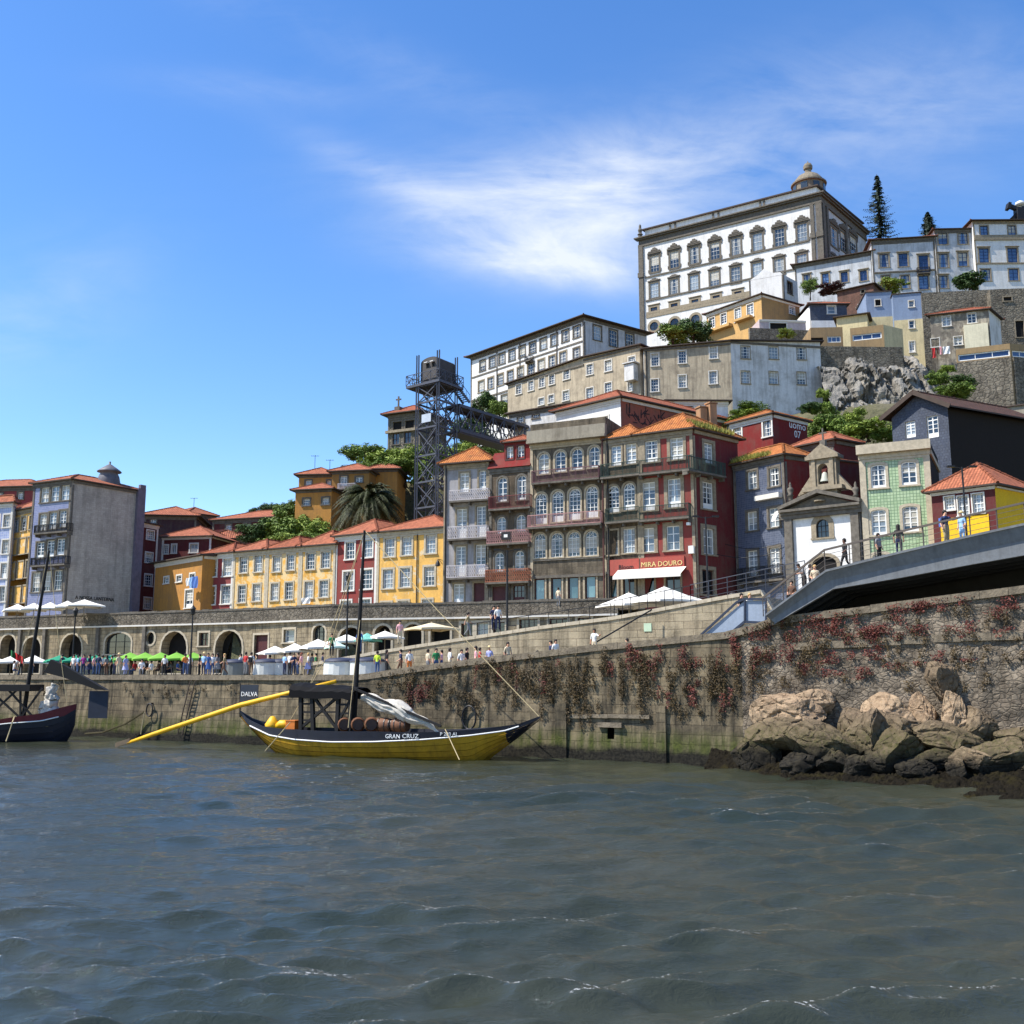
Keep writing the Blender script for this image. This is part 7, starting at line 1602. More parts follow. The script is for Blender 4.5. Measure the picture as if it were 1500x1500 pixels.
k.boxax(gp(-40, 1012, -1.1), GF.t*(GF.uz(66, 1010)[0]-GF.uz(-40, 1010)[0]), GF.n*2.2, Vector((0, 0, .5))); k.build('steering_platform', tarry, bb)
k = MB(); n = 50; s0, s1 = gp(78, 1001), gp(70, 1050); k.tube([s0.lerp(s1, i/n)+Vector((.12*math.sin(i*.3), 0, 0)) for i in range(n+1)], [.1+.72*(i/n)**.8 for i in range(n+1)], 30); so2 = k.build('sail', sailcloth, bb, True)
for v in so2.data.vertices: v.co += mnz.noise_vector(v.co*2.2)*.1+mnz.noise_vector(Vector((v.co.x*5, v.co.y*5, v.co.z*.8)))*.2
k = MB(); A = [gp(64, 985), gp(74, 966), gp(92, 974), gp(156, 1011), gp(140, 1010), gp(92, 992)]; d2 = -GF.n*.5
k.poly(A); k.poly([p+d2 for p in A][::-1]); [k.poly([A[j]+d2, A[(j+1) % 6]+d2, A[(j+1) % 6], A[j]][::-1]) for j in range(6)]; k.build('oar_blade', tarry, bb)
k = MB(); k.boxax(gp(129, 1052, -.3), GF.t*(GF.uz(157, 1030)[0]-GF.uz(129, 1030)[0]), GF.n*.06, Vector((0, 0, GF.uz(140, 1012)[1]-GF.uz(140, 1052)[1]))); k.build('hanging_cloth', plain('slate cloth', C(40, 46, 58), .8), bb)
k = MB(); k.tube([gp(72, 806), gp(86, 940), gp(99, 1036)], .025, 5); k.tube([gp(72, 806), gp(50, 900), gp(20, 1005)], .02, 5); k.build('rigging', rope_m, bb)
rope('pale rope hanging from the black boat side to the water', [gp(21, 1050, 2.0), gp(18, 1058, 2.5), gp(9, 1086, 2.8)], .05)
k = MB(); k.bar(gp(22, 985), gp(30, 950), .04); fl = root('flag', 'green and red flag flying over the black boat', 'flag', tuple(gp(22, 985))); k.build('pole', tarry, fl)
k = MB(); fg = MB()
def cloth(mb, x0, x1, y0, y1, mi):
    for i in range(4):
        a = x0+(x1-x0)*i/4; b = x0+(x1-x0)*(i+1)/4; wv_ = lambda x: math.sin(x*.8)*.15; mb.poly([gp(a, y1+(a-16)*.6, wv_(a)), gp(b, y1+(b-16)*.6, wv_(b)), gp(b, y0+(b-16)*.6, wv_(b)), gp(a, y0+(a-16)*.6, wv_(a))], mi)
cloth(k, 16, 22, 952, 962, 0); cloth(k, 22, 33, 952, 962, 1); k.build('cloth', [plain('flag green', C(40, 110, 60), .8), plain('flag red', C(200, 44, 44), .8)], fl)
# ------------------------------------------------------------------ people
def body_mesh(pose):
    J = dict(pel=(0, 0, .96), ch=(0, 0, 1.33), nk=(0, 0, 1.5), h0=(0, -.015, 1.585), h1=(0, -.01, 1.70), nose=(0, -.105, 1.62))
    for s, n in ((-1, 'l'), (1, 'r')):
        J.update({n+'sh': (s*.18, 0, 1.41), n+'el': (s*.25, .03, 1.13), n+'wr': (s*.25, -.06, .89), n+'ha': (s*.24, -.1, .80), n+'th': (s*.2, -.12, .84),
                  n+'hip': (s*.095, 0, .9), n+'kn': (s*.11, -.02, .5), n+'an': (s*.11, .03, .09), n+'to': (s*.13, -.13, .035)})
    if pose == 'walk':
        J.update(lkn=(-.1, -.16, .52), lan=(-.1, -.22, .1), lto=(-.1, -.38, .06), rkn=(.1, .04, .5), ran=(.1, .32, .16), rto=(.1, .2, .04), lel=(-.25, .16, 1.15), lwr=(-.24, .22, .92), lha=(-.23, .24, .84), lth=(-.2, .2, .86), rel=(.25, -.06, 1.14), rwr=(.22, -.26, .98), rha=(.2, -.34, .95), rth=(.16, -.3, .99))
    if pose == 'bent':
        J.update(lel=(-.27, .02, 1.14), lwr=(-.1, -.22, 1.16), lha=(-.03, -.26, 1.2), lth=(-.03, -.22, 1.26), rel=(.28, .04, 1.14), rwr=(.2, -.2, 1.18), rha=(.14, -.26, 1.24), rth=(.1, -.22, 1.28))
    if pose == 'point':
        J.update(rel=(.36, -.14, 1.3), rwr=(.52, -.3, 1.36), rha=(.59, -.36, 1.38), rth=(.56, -.33, 1.43), lkn=(-.12, -.08, .5))
    if pose == 'sit':
        for n, s in (('l', -1), ('r', 1)): J.update({n+'kn': (s*.13, -.42, .93), n+'an': (s*.13, -.4, .5), n+'to': (s*.14, -.56, .46), n+'wr': (s*.16, -.26, 1.0), n+'ha': (s*.13, -.33, .98), n+'th': (s*.1, -.3, 1.03)})
        J = {k: (v[0], v[1], v[2]-.5+.05) for k, v in J.items()}
    if pose == 'lean':
        for k_ in J:
            x, y, z = J[k_]
            if z > 1.0: J[k_] = (x, y-(z-1.0)*.55, z-(z-1.0)*.16)
        for n, s in (('l', -1), ('r', 1)): J.update({n+'el': (s*.27, -.3, 1.12), n+'wr': (s*.16, -.5, 1.1), n+'ha': (s*.1, -.57, 1.08), n+'th': (s*.07, -.52, 1.12)})
    R = dict(pel=.145, ch=.155, nk=.055, h0=.085, h1=.09, nose=.02, sh=.075, el=.047, wr=.034, ha=.042, th=.018, hip=.1, kn=.065, an=.045, to=.045)
    names = list(J); E = [('pel', 'ch'), ('ch', 'nk'), ('nk', 'h0'), ('h0', 'h1'), ('h0', 'nose')]
    for n in 'lr': E += [('ch', n+'sh'), (n+'sh', n+'el'), (n+'el', n+'wr'), (n+'wr', n+'ha'), (n+'wr', n+'th'), ('pel', n+'hip'), (n+'hip', n+'kn'), (n+'kn', n+'an'), (n+'an', n+'to')]
    me = bpy.data.meshes.new('b'); me.from_pydata([J[n] for n in names], [(names.index(a), names.index(b)) for a, b in E], [])
    ob = bpy.data.objects.new('b', me); COL.objects.link(ob); ob.modifiers.new('s', 'SKIN'); sd_ = ob.modifiers.new('d', 'SUBSURF'); sd_.levels = 1; sd_.render_levels = 1
    for i, n in enumerate(names):
        r = R.get(n, R.get(n[1:], .05)); fl = .72 if n in ('pel', 'ch') else 1
        me.skin_vertices[0].data[i].radius = (r, r*fl); me.skin_vertices[0].data[i].use_root = (n == 'pel')
    dg = bpy.context.evaluated_depsgraph_get(); dg.update(); out = bpy.data.meshes.new_from_object(ob.evaluated_get(dg)); bpy.data.objects.remove(ob); out.name = 'body'
    V = {n: Vector(J[n]) for n in names}
    def seg(p, a, b): ab = b-a; t = max(0, min(1, (p-a).dot(ab)/ab.length_squared)); return (p-a-ab*t).length, t
    out.materials.clear()
    for m in (skin_a, skin_a, skin_a, skin_a): out.materials.append(m)
    for f in out.polygons:
        c = Vector(f.center); best = None
        for a, b in E:
            d, t = seg(c, V[a], V[b])
            if best is None or d < best[0]: best = (d, t, a, b)
        a, b = best[2], best[3]; mi = 1
        if 'h0' in (a, b) or b == 'nose': mi = 0
        elif b[1:] in ('wr', 'ha', 'th'): mi = 0
        elif b[1:] in ('hip', 'kn', 'an'): mi = 2
        elif b[1:] == 'to': mi = 3
        elif (a, b) == ('pel', 'ch') and best[1] < .08: mi = 2
        f.material_index = mi; f.use_smooth = True
    return out, J['h1'], J['h0']
skin_a = plain('light skin', C(206, 156, 126), .6, .05); skin_b = plain('tan skin', C(160, 110, 82), .6, .05); skin_c = plain('brown skin', C(98, 66, 50), .6, .05)
hair_d = plain('dark hair', C(34, 26, 22), .7, .2); hair_f = plain('fair hair', C(186, 150, 96), .7, .2); hair_g = plain('grey hair', C(176, 172, 166), .7, .1); straw = plain('straw hat', C(222, 200, 150), .85, .1)
CLOTH = {n: plain(n+' cloth', C(*c), .85, .08, 6) for n, c in dict(white=(222, 220, 216), black=(28, 28, 32), navy=(36, 44, 74), blue=(70, 104, 168), denim=(62, 84, 124), sky=(150, 186, 220), green=(46, 128, 76), lime=(196, 224, 60), red=(176, 48, 48), pink=(224, 168, 172), orange=(214, 120, 56), khaki=(150, 136, 104), grey=(124, 124, 126), beige=(200, 184, 156), purple=(140, 44, 120), brown=(98, 70, 54), lilac=(160, 164, 206)).items()}
POSES = {p: body_mesh(p) for p in ('stand', 'walk', 'bent', 'point', 'sit', 'lean')}
def hair_mesh(kind, h1, h0):
    m = MB(); c = Vector(h1)+Vector((0, .012, 0)); n = 12; prof = []
    if kind == 'hat':
        m.lathe(c+Vector((0, 0, .03)), [(.19, 0), (.19, .012), (.1, .02), (.095, .09), (.06, .115), (0, .12)], 14)
    else:
        for i in range(6): a = math.pi/2*i/5; prof.append((.108*math.cos(a), .108*math.sin(a)))
        m.lathe(c, [(.1, -.03)]+prof, n)
        if kind in ('long', 'short'):
            lo = -.28 if kind == 'long' else -.11
            for i in range(7): a = math.pi*(i/6); pass
            pts = [(math.cos(math.pi*i/8)*.108, math.sin(math.pi*i/8)*.11) for i in range(9)]
            for i in range(8):
                (xa, ya), (xb, yb) = pts[i], pts[i+1]; m.poly([c+Vector((xa, ya-.0, .02)), c+Vector((xb, yb, .02)), c+Vector((xb*.9, yb*1.05, lo)), c+Vector((xa*.9, ya*1.05, lo))])
    return m
HAIRS = {}
def person(loc, rz, label, top='white', leg='denim', pose='stand', hair=('short', hair_d), skin=None, sc=1.0, bag=None, dress=None, group='people on the riverside'):
    loc = Vector(loc); rt = root('person', label, 'person', tuple(loc), group)
    me, h1, h0 = POSES[pose]; b = inst('body', me, rt, loc, rz); b.scale = (sc, sc, sc)
    for i, m in enumerate((skin or skin_a, CLOTH[top], CLOTH[leg], black_paint)): b.material_slots[i].link = 'OBJECT'; b.material_slots[i].material = m
    kind, hm = hair; key = (kind, pose)
    if key not in HAIRS: HAIRS[key] = mesh_from(hair_mesh(kind, h1, h0), hair_d, 'hair')
    h = inst('hat' if kind == 'hat' else 'hair', HAIRS[key], rt, loc, rz); h.scale = (sc, sc, sc); h.material_slots[0].link = 'OBJECT'; h.material_slots[0].material = hm
    if dress:
        k = MB(); k.lathe((0, 0, .98 if pose != 'sit' else .5), [(.17, .02), (.2, -.1), (.25, -.3), (.3, -.5)], 12); o = inst('skirt', mesh_from(k, CLOTH[dress], 'skirt'), rt, loc, rz); o.scale = (sc, sc, sc)
    if bag:
        k = MB(); k.box((0, .2, 1.2), .3, .17, .42); k.box((0, .3, 1.12), .22, .06, .22); k.box((-.12, .0, 1.43), .04, .32, .03); k.box((.12, .0, 1.43), .04, .32, .03); o = inst('backpack', mesh_from(k, CLOTH[bag], 'backpack'), rt, loc, rz); o.scale = (sc, sc, sc)
    return rt
rp = random.Random(11)
def quayp(px, Y, label, **kw):
    d = ray(px, 985); x = d.x/d.y*Y; person((x, Y, 5.055), kw.pop('rz', rp.uniform(-2.6, 2.6)), label, sc=rp.uniform(.95, 1.05), **kw)
H_ = lambda k, m: dict(hair=(k, m))
QP = [  # px, depth, label, kw
 (107, 91.5, 'person in a white top standing by the dark green parasols, left of the purple shirt', dict(top='white', leg='grey')), (113, 92, 'person in a pale green top beside the lamp post on the quay', dict(top='sky', leg='denim')),
 (121.5, 90, 'person in a purple shirt and dark trousers under the dark green parasols', dict(top='purple', leg='navy')), (130, 90.5, 'person in a dark blue dress standing next to the purple shirt', dict(top='navy', leg='navy', dress='navy', hair=('long', hair_d))),
 (143.5, 90, 'person in blue jeans and navy shirt with back to the river', dict(top='navy', leg='denim', rz=3.1)), (155.5, 91, 'person with long dark hair in a grey top between jeans and straw hat', dict(top='grey', leg='brown', hair=('long', hair_d))),
 (173, 88.8, 'tall person all in beige wearing a straw hat by the green parasols', dict(top='beige', leg='beige', hair=('hat', straw))), (183.5, 90, 'person in a lilac dress right of the straw hat in beige', dict(top='lilac', leg='lilac', dress='lilac', hair=('long', hair_d))),
 (207, 90, 'person in white sitting on the quay under the first lime parasol', dict(top='white', leg='grey', pose='sit', rz=.3)), (214, 91, 'person in black sitting beside the one in white under the lime parasol', dict(top='black', leg='black', pose='sit', rz=-.4)), (232, 91, 'person in a brown shirt seated beneath the lime parasols', dict(top='brown', leg='black', pose='sit')),
 (240.5, 88.5, 'person in a white shirt standing under the second lime parasol', dict(top='white', leg='black', skin=skin_b)), (250, 92, 'person in grey seated at the back under the lime parasols', dict(top='grey', leg='navy', pose='sit')),
 (270.5, 86.3, 'person in an orange shirt and jeans sitting on a block by the lamp post', dict(top='orange', leg='denim', pose='bent')), (298, 85.5, 'person in pale shirt and navy jeans talking right of the lamp post', dict(top='sky', leg='navy', hair=('hat', straw))), (304, 86, 'person in a blue dress listening right of the lamp post', dict(top='blue', leg='blue', dress='blue')), (310.5, 87.5, 'child in white between the talking pair and the walking woman', dict(top='white', leg='denim')),
 (328, 84.8, 'person with fair hair walking past the big archway in khaki and brown', dict(top='khaki', leg='brown', pose='walk', rz=-1.4, hair=('long', hair_f))), (359.5, 84.5, 'person in a dark red top in front of the grey drum', dict(top='red', leg='grey', rz=2.6)), (367.5, 83.3, 'person in white shirt and maroon shorts with a black shoulder bag', dict(top='white', leg='brown', rz=3.0, bag='black', hair=('short', hair_d))),
 (416.5, 82.5, 'person in a pale blue jacket and navy trousers between the white drums', dict(top='sky', leg='navy', rz=2.4)), (430, 82, 'tall person in navy jacket and dark trousers before the white parasols', dict(top='navy', leg='navy', pose='bent', rz=.3)), (441, 82.5, 'person with reddish hair in a pink top beside the navy jacket', dict(top='pink', leg='beige', hair=('long', plain('auburn hair', C(120, 60, 40), .7)))), (451, 82.8, 'person in a lilac blue skirt and white top by the ramp foot', dict(top='white', leg='lilac', dress='lilac', hair=('short', hair_f))),
 (456.5, 88, 'person in grey standing on the terrace under the white parasols', dict(top='grey', leg='grey')), (395, 90, 'person in orange brown seated below the first white ramp parasol', dict(top='orange', leg='black')), (20, 95, 'person in white seated below the left white parasols', dict(top='white', leg='denim', pose='sit')), (46, 94, 'person in pale grey standing below the left white parasols', dict(top='grey', leg='denim')), (30, 95, 'person in black below the left white parasols by the flag', dict(top='black', leg='black')),
 (137, 92.5, 'person in pale pink between the navy dress and the jeans', dict(top='pink', leg='denim')), (149, 92, 'person in a white shirt between the jeans and the grey top', dict(top='white', leg='black')), (167, 92, 'person in a green top right of the grey top with long hair', dict(top='green', leg='navy')), (197, 91, 'person in a red top seated between green and lime parasols', dict(top='red', leg='denim', pose='sit')), (221, 90.5, 'person in a white top seated under the middle lime parasol', dict(top='white', leg='beige', pose='sit')), (260, 91, 'person in a blue top seated behind the orange shirt', dict(top='blue', leg='navy', pose='sit')), (277, 89, 'person in white standing behind the lamp post on the quay', dict(top='white', leg='denim')), (292, 90, 'person in black behind the pale shirt at the lamp post', dict(top='black', leg='black')),
 (318, 86, 'person in a grey dress strolling left of the fair haired walker', dict(top='grey', leg='grey', dress='grey', hair=('long', hair_d))), (352, 86.5, 'person in white left of the dark red top at the grey drum', dict(top='white', leg='khaki')), (375, 86, 'person in khaki right of the white shirt with black bag', dict(top='khaki', leg='black')), (424, 84, 'person in white behind the pale blue jacket by the drums', dict(top='white', leg='black')), (436, 84.5, 'person in brown behind the navy jacket by the drums', dict(top='brown', leg='denim')), (462, 84, 'person in lime green right of the lilac skirt by the ramp foot', dict(top='green', leg='khaki')), (472, 83, 'person in navy and grey standing left of the wide white drum', dict(top='navy', leg='grey')),
 (90, 93, 'person in navy beside the black canopy of the left boat', dict(top='navy', leg='denim')), (163, 93, 'person in black behind the grey top under the green parasols', dict(top='black', leg='black')), (192, 93, 'person in brown in the shade between green and lime parasols', dict(top='brown', leg='navy'))]
for px, Y, lab, kw in QP: quayp(px, Y, lab, **kw)
def rampp(px, d, label, dz=0, **kw):
    f = Fac(Q.P(0, 0, -d).xy, Q.P(Q.L, 0, -d).xy); u, _ = f.uz(px, 960); person(f.P(u, fz(u)+dz), kw.pop('rz', rp.uniform(-2.4, 2.4)), label, sc=rp.uniform(.96, 1.05), **kw)
RPL = [(553, 2.2, 'person in a bright yellow safety vest and jeans by the white drums', dict(top='lime', leg='denim', rz=2.9)), (566.5, 2.4, 'person in black with long hair next to the safety vest', dict(top='black', leg='black', hair=('long', hair_d), rz=2)), (587, 2.2, 'person in navy leaning on the river wall left of the backpack', dict(top='navy', leg='brown', pose='walk')), (600, 2.0, 'person in white with a blue backpack and orange bag', dict(top='white', leg='orange', bag='navy', rz=.2)),
 (627, 2.0, 'person with black hair in a beige coat on the ramp', dict(top='beige', leg='grey')), (639, 2.2, 'person in a green shirt among the ramp crowd', dict(top='green', leg='denim')), (647, 2.6, 'person in blue and pink between green and white shirts', dict(top='pink', leg='denim', pose='bent')), (659, 2.0, 'person in a white shirt talking on the ramp next to pink', dict(top='white', leg='beige', pose='bent')),
 (676, 2.0, 'person with dark hair in white shirt and black bag on the ramp', dict(top='white', leg='black', bag='black', rz=.3)), (684, 2.5, 'person in black in the middle of the ramp crowd', dict(top='black', leg='navy')), (697, 2.0, 'person in a pink dress under the mooring line', dict(top='pink', leg='pink', hair=('long', hair_d))), (703, 2.8, 'person in dark red behind the pink dress', dict(top='red', leg='black')),
 (717, 1.9, 'person with a straw hat in a pale lilac shirt on the ramp', dict(top='lilac', leg='white', hair=('hat', straw))), (744, 2.0, 'person with brown hair in a cream and black top, right of the straw hat', dict(top='beige', leg='black', bag='black', rz=.4, hair=('long', hair_d))), (787, 2.0, 'dark haired person low behind the wall in the middle of the ramp', dict(dz=-.75, top='black', leg='black')), (807, 2.3, 'person in navy beside the white top at the ramp wall', dict(dz=-.2, top='navy', leg='black')), (814, 2.0, 'person with long black hair in a white top leaning on the ramp wall', dict(dz=-.1, top='white', leg='navy', hair=('long', hair_d))),
 (871, 3.0, 'person in pale clothes holding the black handrail', dict(dz=.3, top='white', leg='beige', pose='point', rz=-.5, skin=skin_b)), (919, 2.0, 'boy in white with black hair at the wall under the ashlar', dict(dz=-.55, top='white', leg='navy')), (958, 2.0, 'fair haired person at the wall left of the steel panel', dict(dz=-.9, top='pink', leg='beige', hair=('short', hair_f))), (965, 2.2, 'dark haired person at the wall left of the steel panel', dict(dz=-.85, top='white', leg='navy'))]
for px, d, lab, kw in RPL: rampp(px, d, lab, **kw)
def onbridge(px, d, label, **kw):
    f = Fac(BR.P(0, 0, -d).xy, BR.P(BR.L, 0, -d).xy); u, _ = f.uz(px, 800); person(f.P(u, deckz(u)), kw.pop('rz', 1.5), label, sc=kw.pop('sc', 1.0), **kw)
for px, d, lab, kw in [(1237, 1.0, 'slim person in black walking down the steel footbridge', dict(top='black', leg='black', pose='walk', rz=-1.3, skin=skin_c)), (1287, 1.6, 'person in white and black striped top on the footbridge', dict(top='grey', leg='black', sc=.95, rz=.6)), (1317, 1.0, 'person in black with long hair and white sleeve on the footbridge', dict(top='black', leg='navy', hair=('long', hair_d), rz=2.6)),
    (1387, 1.0, 'person with a blue backpack pointing from the footbridge', dict(top='navy', leg='khaki', pose='point', bag='blue', rz=.3, sc=1.08)), (1411, 1.6, 'person in a light blue shirt and sun hat on the footbridge', dict(top='sky', leg='sky', hair=('hat', straw), sc=.97, rz=-1.2)),
    (1176, 1.0, 'person leaning over the stair rail of the footbridge in grey', dict(top='grey', leg='black', pose='lean', rz=-1.2)), (1157, 1.3, 'person in dark red sitting on the footbridge stairs', dict(top='brown', leg='black', pose='sit', rz=-.6)), (1192, 1.6, 'fair haired person in beige sitting at the top of the stairs', dict(top='beige', leg='grey', pose='sit', hair=('short', hair_f), rz=-.4)), (1185, 2.4, 'person in black behind the stair rail of the footbridge', dict(top='black', leg='black'))]: onbridge(px, d, lab, **kw)
def landp(px, d, label, **kw): f = Fac(Q.P(0, 0, -d).xy, Q.P(Q.L, 0, -d).xy); u, z = f.uz(px, 873); person(f.P(u, z-1.62), kw.pop('rz', .5), label, **kw)
landp(1086, 2.4, 'dark haired person behind the top of the blue stair panel', top='black', leg='black'); landp(1098, 2.4, 'fair haired person in white behind the blue landing panel', top='white', leg='beige', hair=('short', hair_f))
def streetp(px, py, fac, d, label, **kw): u, z = fac.uz(px, py, d); person(fac.P(u, z), kw.pop('rz', .3), label, **kw)
streetp(825, 890, Fac(ARC[5], ARC[6]), -1.4, 'person in cream standing on the upper street by the turquoise shop doors', top='beige', leg='grey', hair=('short', hair_d), rz=2.5)
streetp(707, 934, RZ, -2.0, 'person in khaki walking along the ramp past the shuttered door', top='khaki', leg='grey', pose='walk', rz=1.4); streetp(744, 925, RZ, -2.0, 'person in navy on the ramp beside the tall lamp post', top='navy', leg='navy'); streetp(752, 925, RZ, -2.2, 'person in white and navy on the ramp right of the lamp post', top='white', leg='navy')
streetp(554, 957, RZ, -2.4, 'person in blue jeans and dark cap on the terrace under the patterned parasol', top='blue', leg='denim'); streetp(514, 962, RZ, -2.4, 'person in a green top seated behind the mast on the terrace', top='green', leg='black'); streetp(619, 945, RZ, -3.0, 'person in pale pink seated under the big beige parasol', top='pink', leg='beige')
# ------------------------------------------------------------------ parasols
cv_w = plain('white parasol canvas', C(226, 222, 212), .9, .04); cv_c = plain('cream parasol canvas', C(216, 198, 160), .9, .05); cv_g = plain('dark green parasol canvas', C(30, 134, 100), .85, .06); cv_l = plain('lime parasol canvas', C(112, 164, 56), .85, .06); cv_t = plain('teal patterned canvas', C(110, 176, 160), .85, .35, 9); cv_p = plain('pale aqua canvas', C(190, 216, 204), .85, .1)
def parasol(px, pyk, pyr, half, Y, mat, label, base=5.05, group=None, sides=4, ext=1.0):
    top = at(px, pyk, Y); hz = max(.25, (pyr-pyk)*Y/FPX); r = half*Y/FPX; rt = root('parasol', label, 'parasol', (top.x, top.y, base), group); m = MB(); n = sides; ring = []
    a0 = math.radians(31)+math.pi/4
    for i in range(n*4):
        k_ = i//4; t = (i % 4)/4; A = a0+2*math.pi*k_/n; B = a0+2*math.pi*(k_+1)/n; p = Vector((math.cos(A), math.sin(A), 0)).lerp(Vector((math.cos(B), math.sin(B), 0)), t)*r*1.38
        sag = -.1*math.sin(math.pi*t); ring.append(Vector((top.x+p.x, top.y+p.y, top.z-hz+sag*-1*.8)))
    mid = [top.lerp(q, .5)-Vector((0, 0, .06*hz)) for q in ring]; N_ = len(ring)
    for i in range(N_):
        j = (i+1) % N_; m.poly([top, mid[i], mid[j]]); m.poly([mid[i], ring[i], ring[j], mid[j]]); dn = Vector((0, 0, -.16)); m.poly([ring[i], ring[i]+dn, ring[j]+dn, ring[j]])
    m.build('canopy', mat, rt); k = MB(); k.tube([(top.x, top.y, base), (top.x, top.y, top.z+.1)], .04, 6); k.build('pole', granite, rt)
    return rt
for i, (px, lab) in enumerate(((88, 'leftmost dark green parasol beside the black boat canopy'), (111, 'second dark green parasol, at the lamp post'), (140, 'third dark green parasol over the people in blue'), (163, 'last dark green parasol before the lime ones'))): parasol(px, 959.5, 968.5, 20, 94, cv_g, lab, group='dark green parasols')
for px, lab in ((191, 'first lime parasol next to the dark green ones'), (213, 'second lime parasol from the dark green ones'), (236, 'third lime parasol, below the tall archway'), (259, 'fourth lime parasol, left of the quay lamp post'), (284, 'last lime parasol, right at the quay lamp post')): parasol(px, 955.5, 965.5, 21, 92, cv_l, lab, group='lime parasols')
for px, py, lab in ((-8, 962, 'white quay parasol cut off by the left edge'), (16, 961, 'white quay parasol behind the flag'), (50, 959.5, 'white quay parasol behind the black boat sail')): parasol(px, py, 970, 20, 97, cv_w, lab, group='white quay parasols')
for i, (px, py, lab) in enumerate(((26, 884.5, 'leftmost white parasol on the upper terrace by the yellow house'), (50, 883, 'second white parasol on the upper terrace'), (74, 882, 'middle white parasol on the upper terrace'), (99, 880, 'fourth white parasol on the upper terrace'), (124, 878, 'rightmost white parasol on the terrace, against the grey blank wall'))): parasol(px, py, py+10, 19 if i < 4 else 26, 116, cv_w, lab, 10.9, 'white parasols on the upper terrace')
RPA = [(403, 946, 957, 22, 90, cv_w, 'lowest white parasol of the ramp terrace'), (432, 942, 954, 22, 89, cv_w, 'second white parasol of the ramp terrace'), (466, 936, 949, 25, 88, cv_w, 'third white parasol of the ramp terrace'), (493, 939, 948, 14, 84, cv_p, 'small pale aqua parasol left of the boat mast'), (508, 929, 940, 24, 87, cv_w, 'white parasol right behind the boat mast'), (538, 927, 938, 17, 86, cv_t, 'teal patterned parasol right of the boat mast'), (564, 924, 934, 22, 86, cv_w, 'white parasol right of the teal patterned one')]
for px, a, b, h_, Y, mt_, lab in RPA: parasol(px, a, b, h_, Y, mt_, lab, 5.2, 'parasols of the ramp terrace')
parasol(632, 912, 921, 32, 83, cv_c, 'wide cream parasol in front of the black doorway on the ramp', 6.5)
parasol(921, 868, 887, 36, 82, cv_w, 'left white restaurant parasol below the red corner house', 9.2, 'white restaurant parasols'); parasol(973, 859, 882, 46, 80, cv_w, 'right, larger white restaurant parasol below the red corner house', 9.4, 'white restaurant parasols')
# tables under parasols
tabm = plain('grey table', C(90, 84, 78), .7)
def table(px, Y, z, label):
    d = ray(px, 985); x = d.x/d.y*Y; rt = root('table', label, 'table', (x, Y, z), 'cafe tables on the quay'); k = MB(); k.box((x, Y, z+.74), 1.0, .8, .05); k.build('tabletop', tabm, rt)
    for a in (-1, 1):
        for b in (-1, 1): k = MB(); k.box((x+a*.42, Y+b*.32, z+.357), .06, .06, .714); k.build('leg', tabm, rt)
for px, Y, lab in ((95, 92.5, 'cafe table under the leftmost dark green parasol'), (150, 93, 'cafe table under the third dark green parasol'), (200, 91.5, 'cafe table beside the person sitting in white'), (224, 91.8, 'cafe table under the middle lime parasols'), (246, 91, 'cafe table beside the person standing in a white shirt'), (282, 90.5, 'cafe table under the last lime parasol'), (410, 89, 'cafe table under the lowest white ramp parasol'), (440, 88.5, 'cafe table under the second white ramp parasol'), (475, 87.5, 'cafe table under the third white ramp parasol')): table(px, Y, 5.055, lab)
# round drums
drum_w = plain('white drum', C(196, 198, 194), .7, .1); drum_g = plain('grey drum', C(112, 116, 114), .75, .1); lid = plain('navy lid', C(44, 50, 70), .6, .15)
for px, Y, r, mt_, lab in ((346, 87, 1.15, drum_g, 'grey round drum bin with blue cover beside the big archway'), (391, 85.5, 1.2, drum_w, 'white round drum bin with navy lid, first of two by the pair'), (412, 85.5, .9, drum_w, 'smaller white round drum bin right behind the pale blue jacket'), (501, 80.5, 1.45, drum_w, 'wide white drum bin left of the boat mast'), (539, 79.2, 1.4, drum_w, 'wide white drum bin right of the boat mast')):
    d = ray(px, 985); x = d.x/d.y*Y; rt = root('drum_bin', lab, 'bin', (x, Y, 5.05), 'round drum bins on the quay'); k = MB(); k.lathe((x, Y, 5.05), [(r, 0), (r*.98, 1.0), (r*1.02, 1.02)], 20); k.build('body', mt_, rt); k = MB(); k.lathe((x, Y, 6.06), [(r*1.04, 0), (r*1.04, .1), (r*.7, .28), (0, .36)], 20); k.build('lid', lid, rt, True)
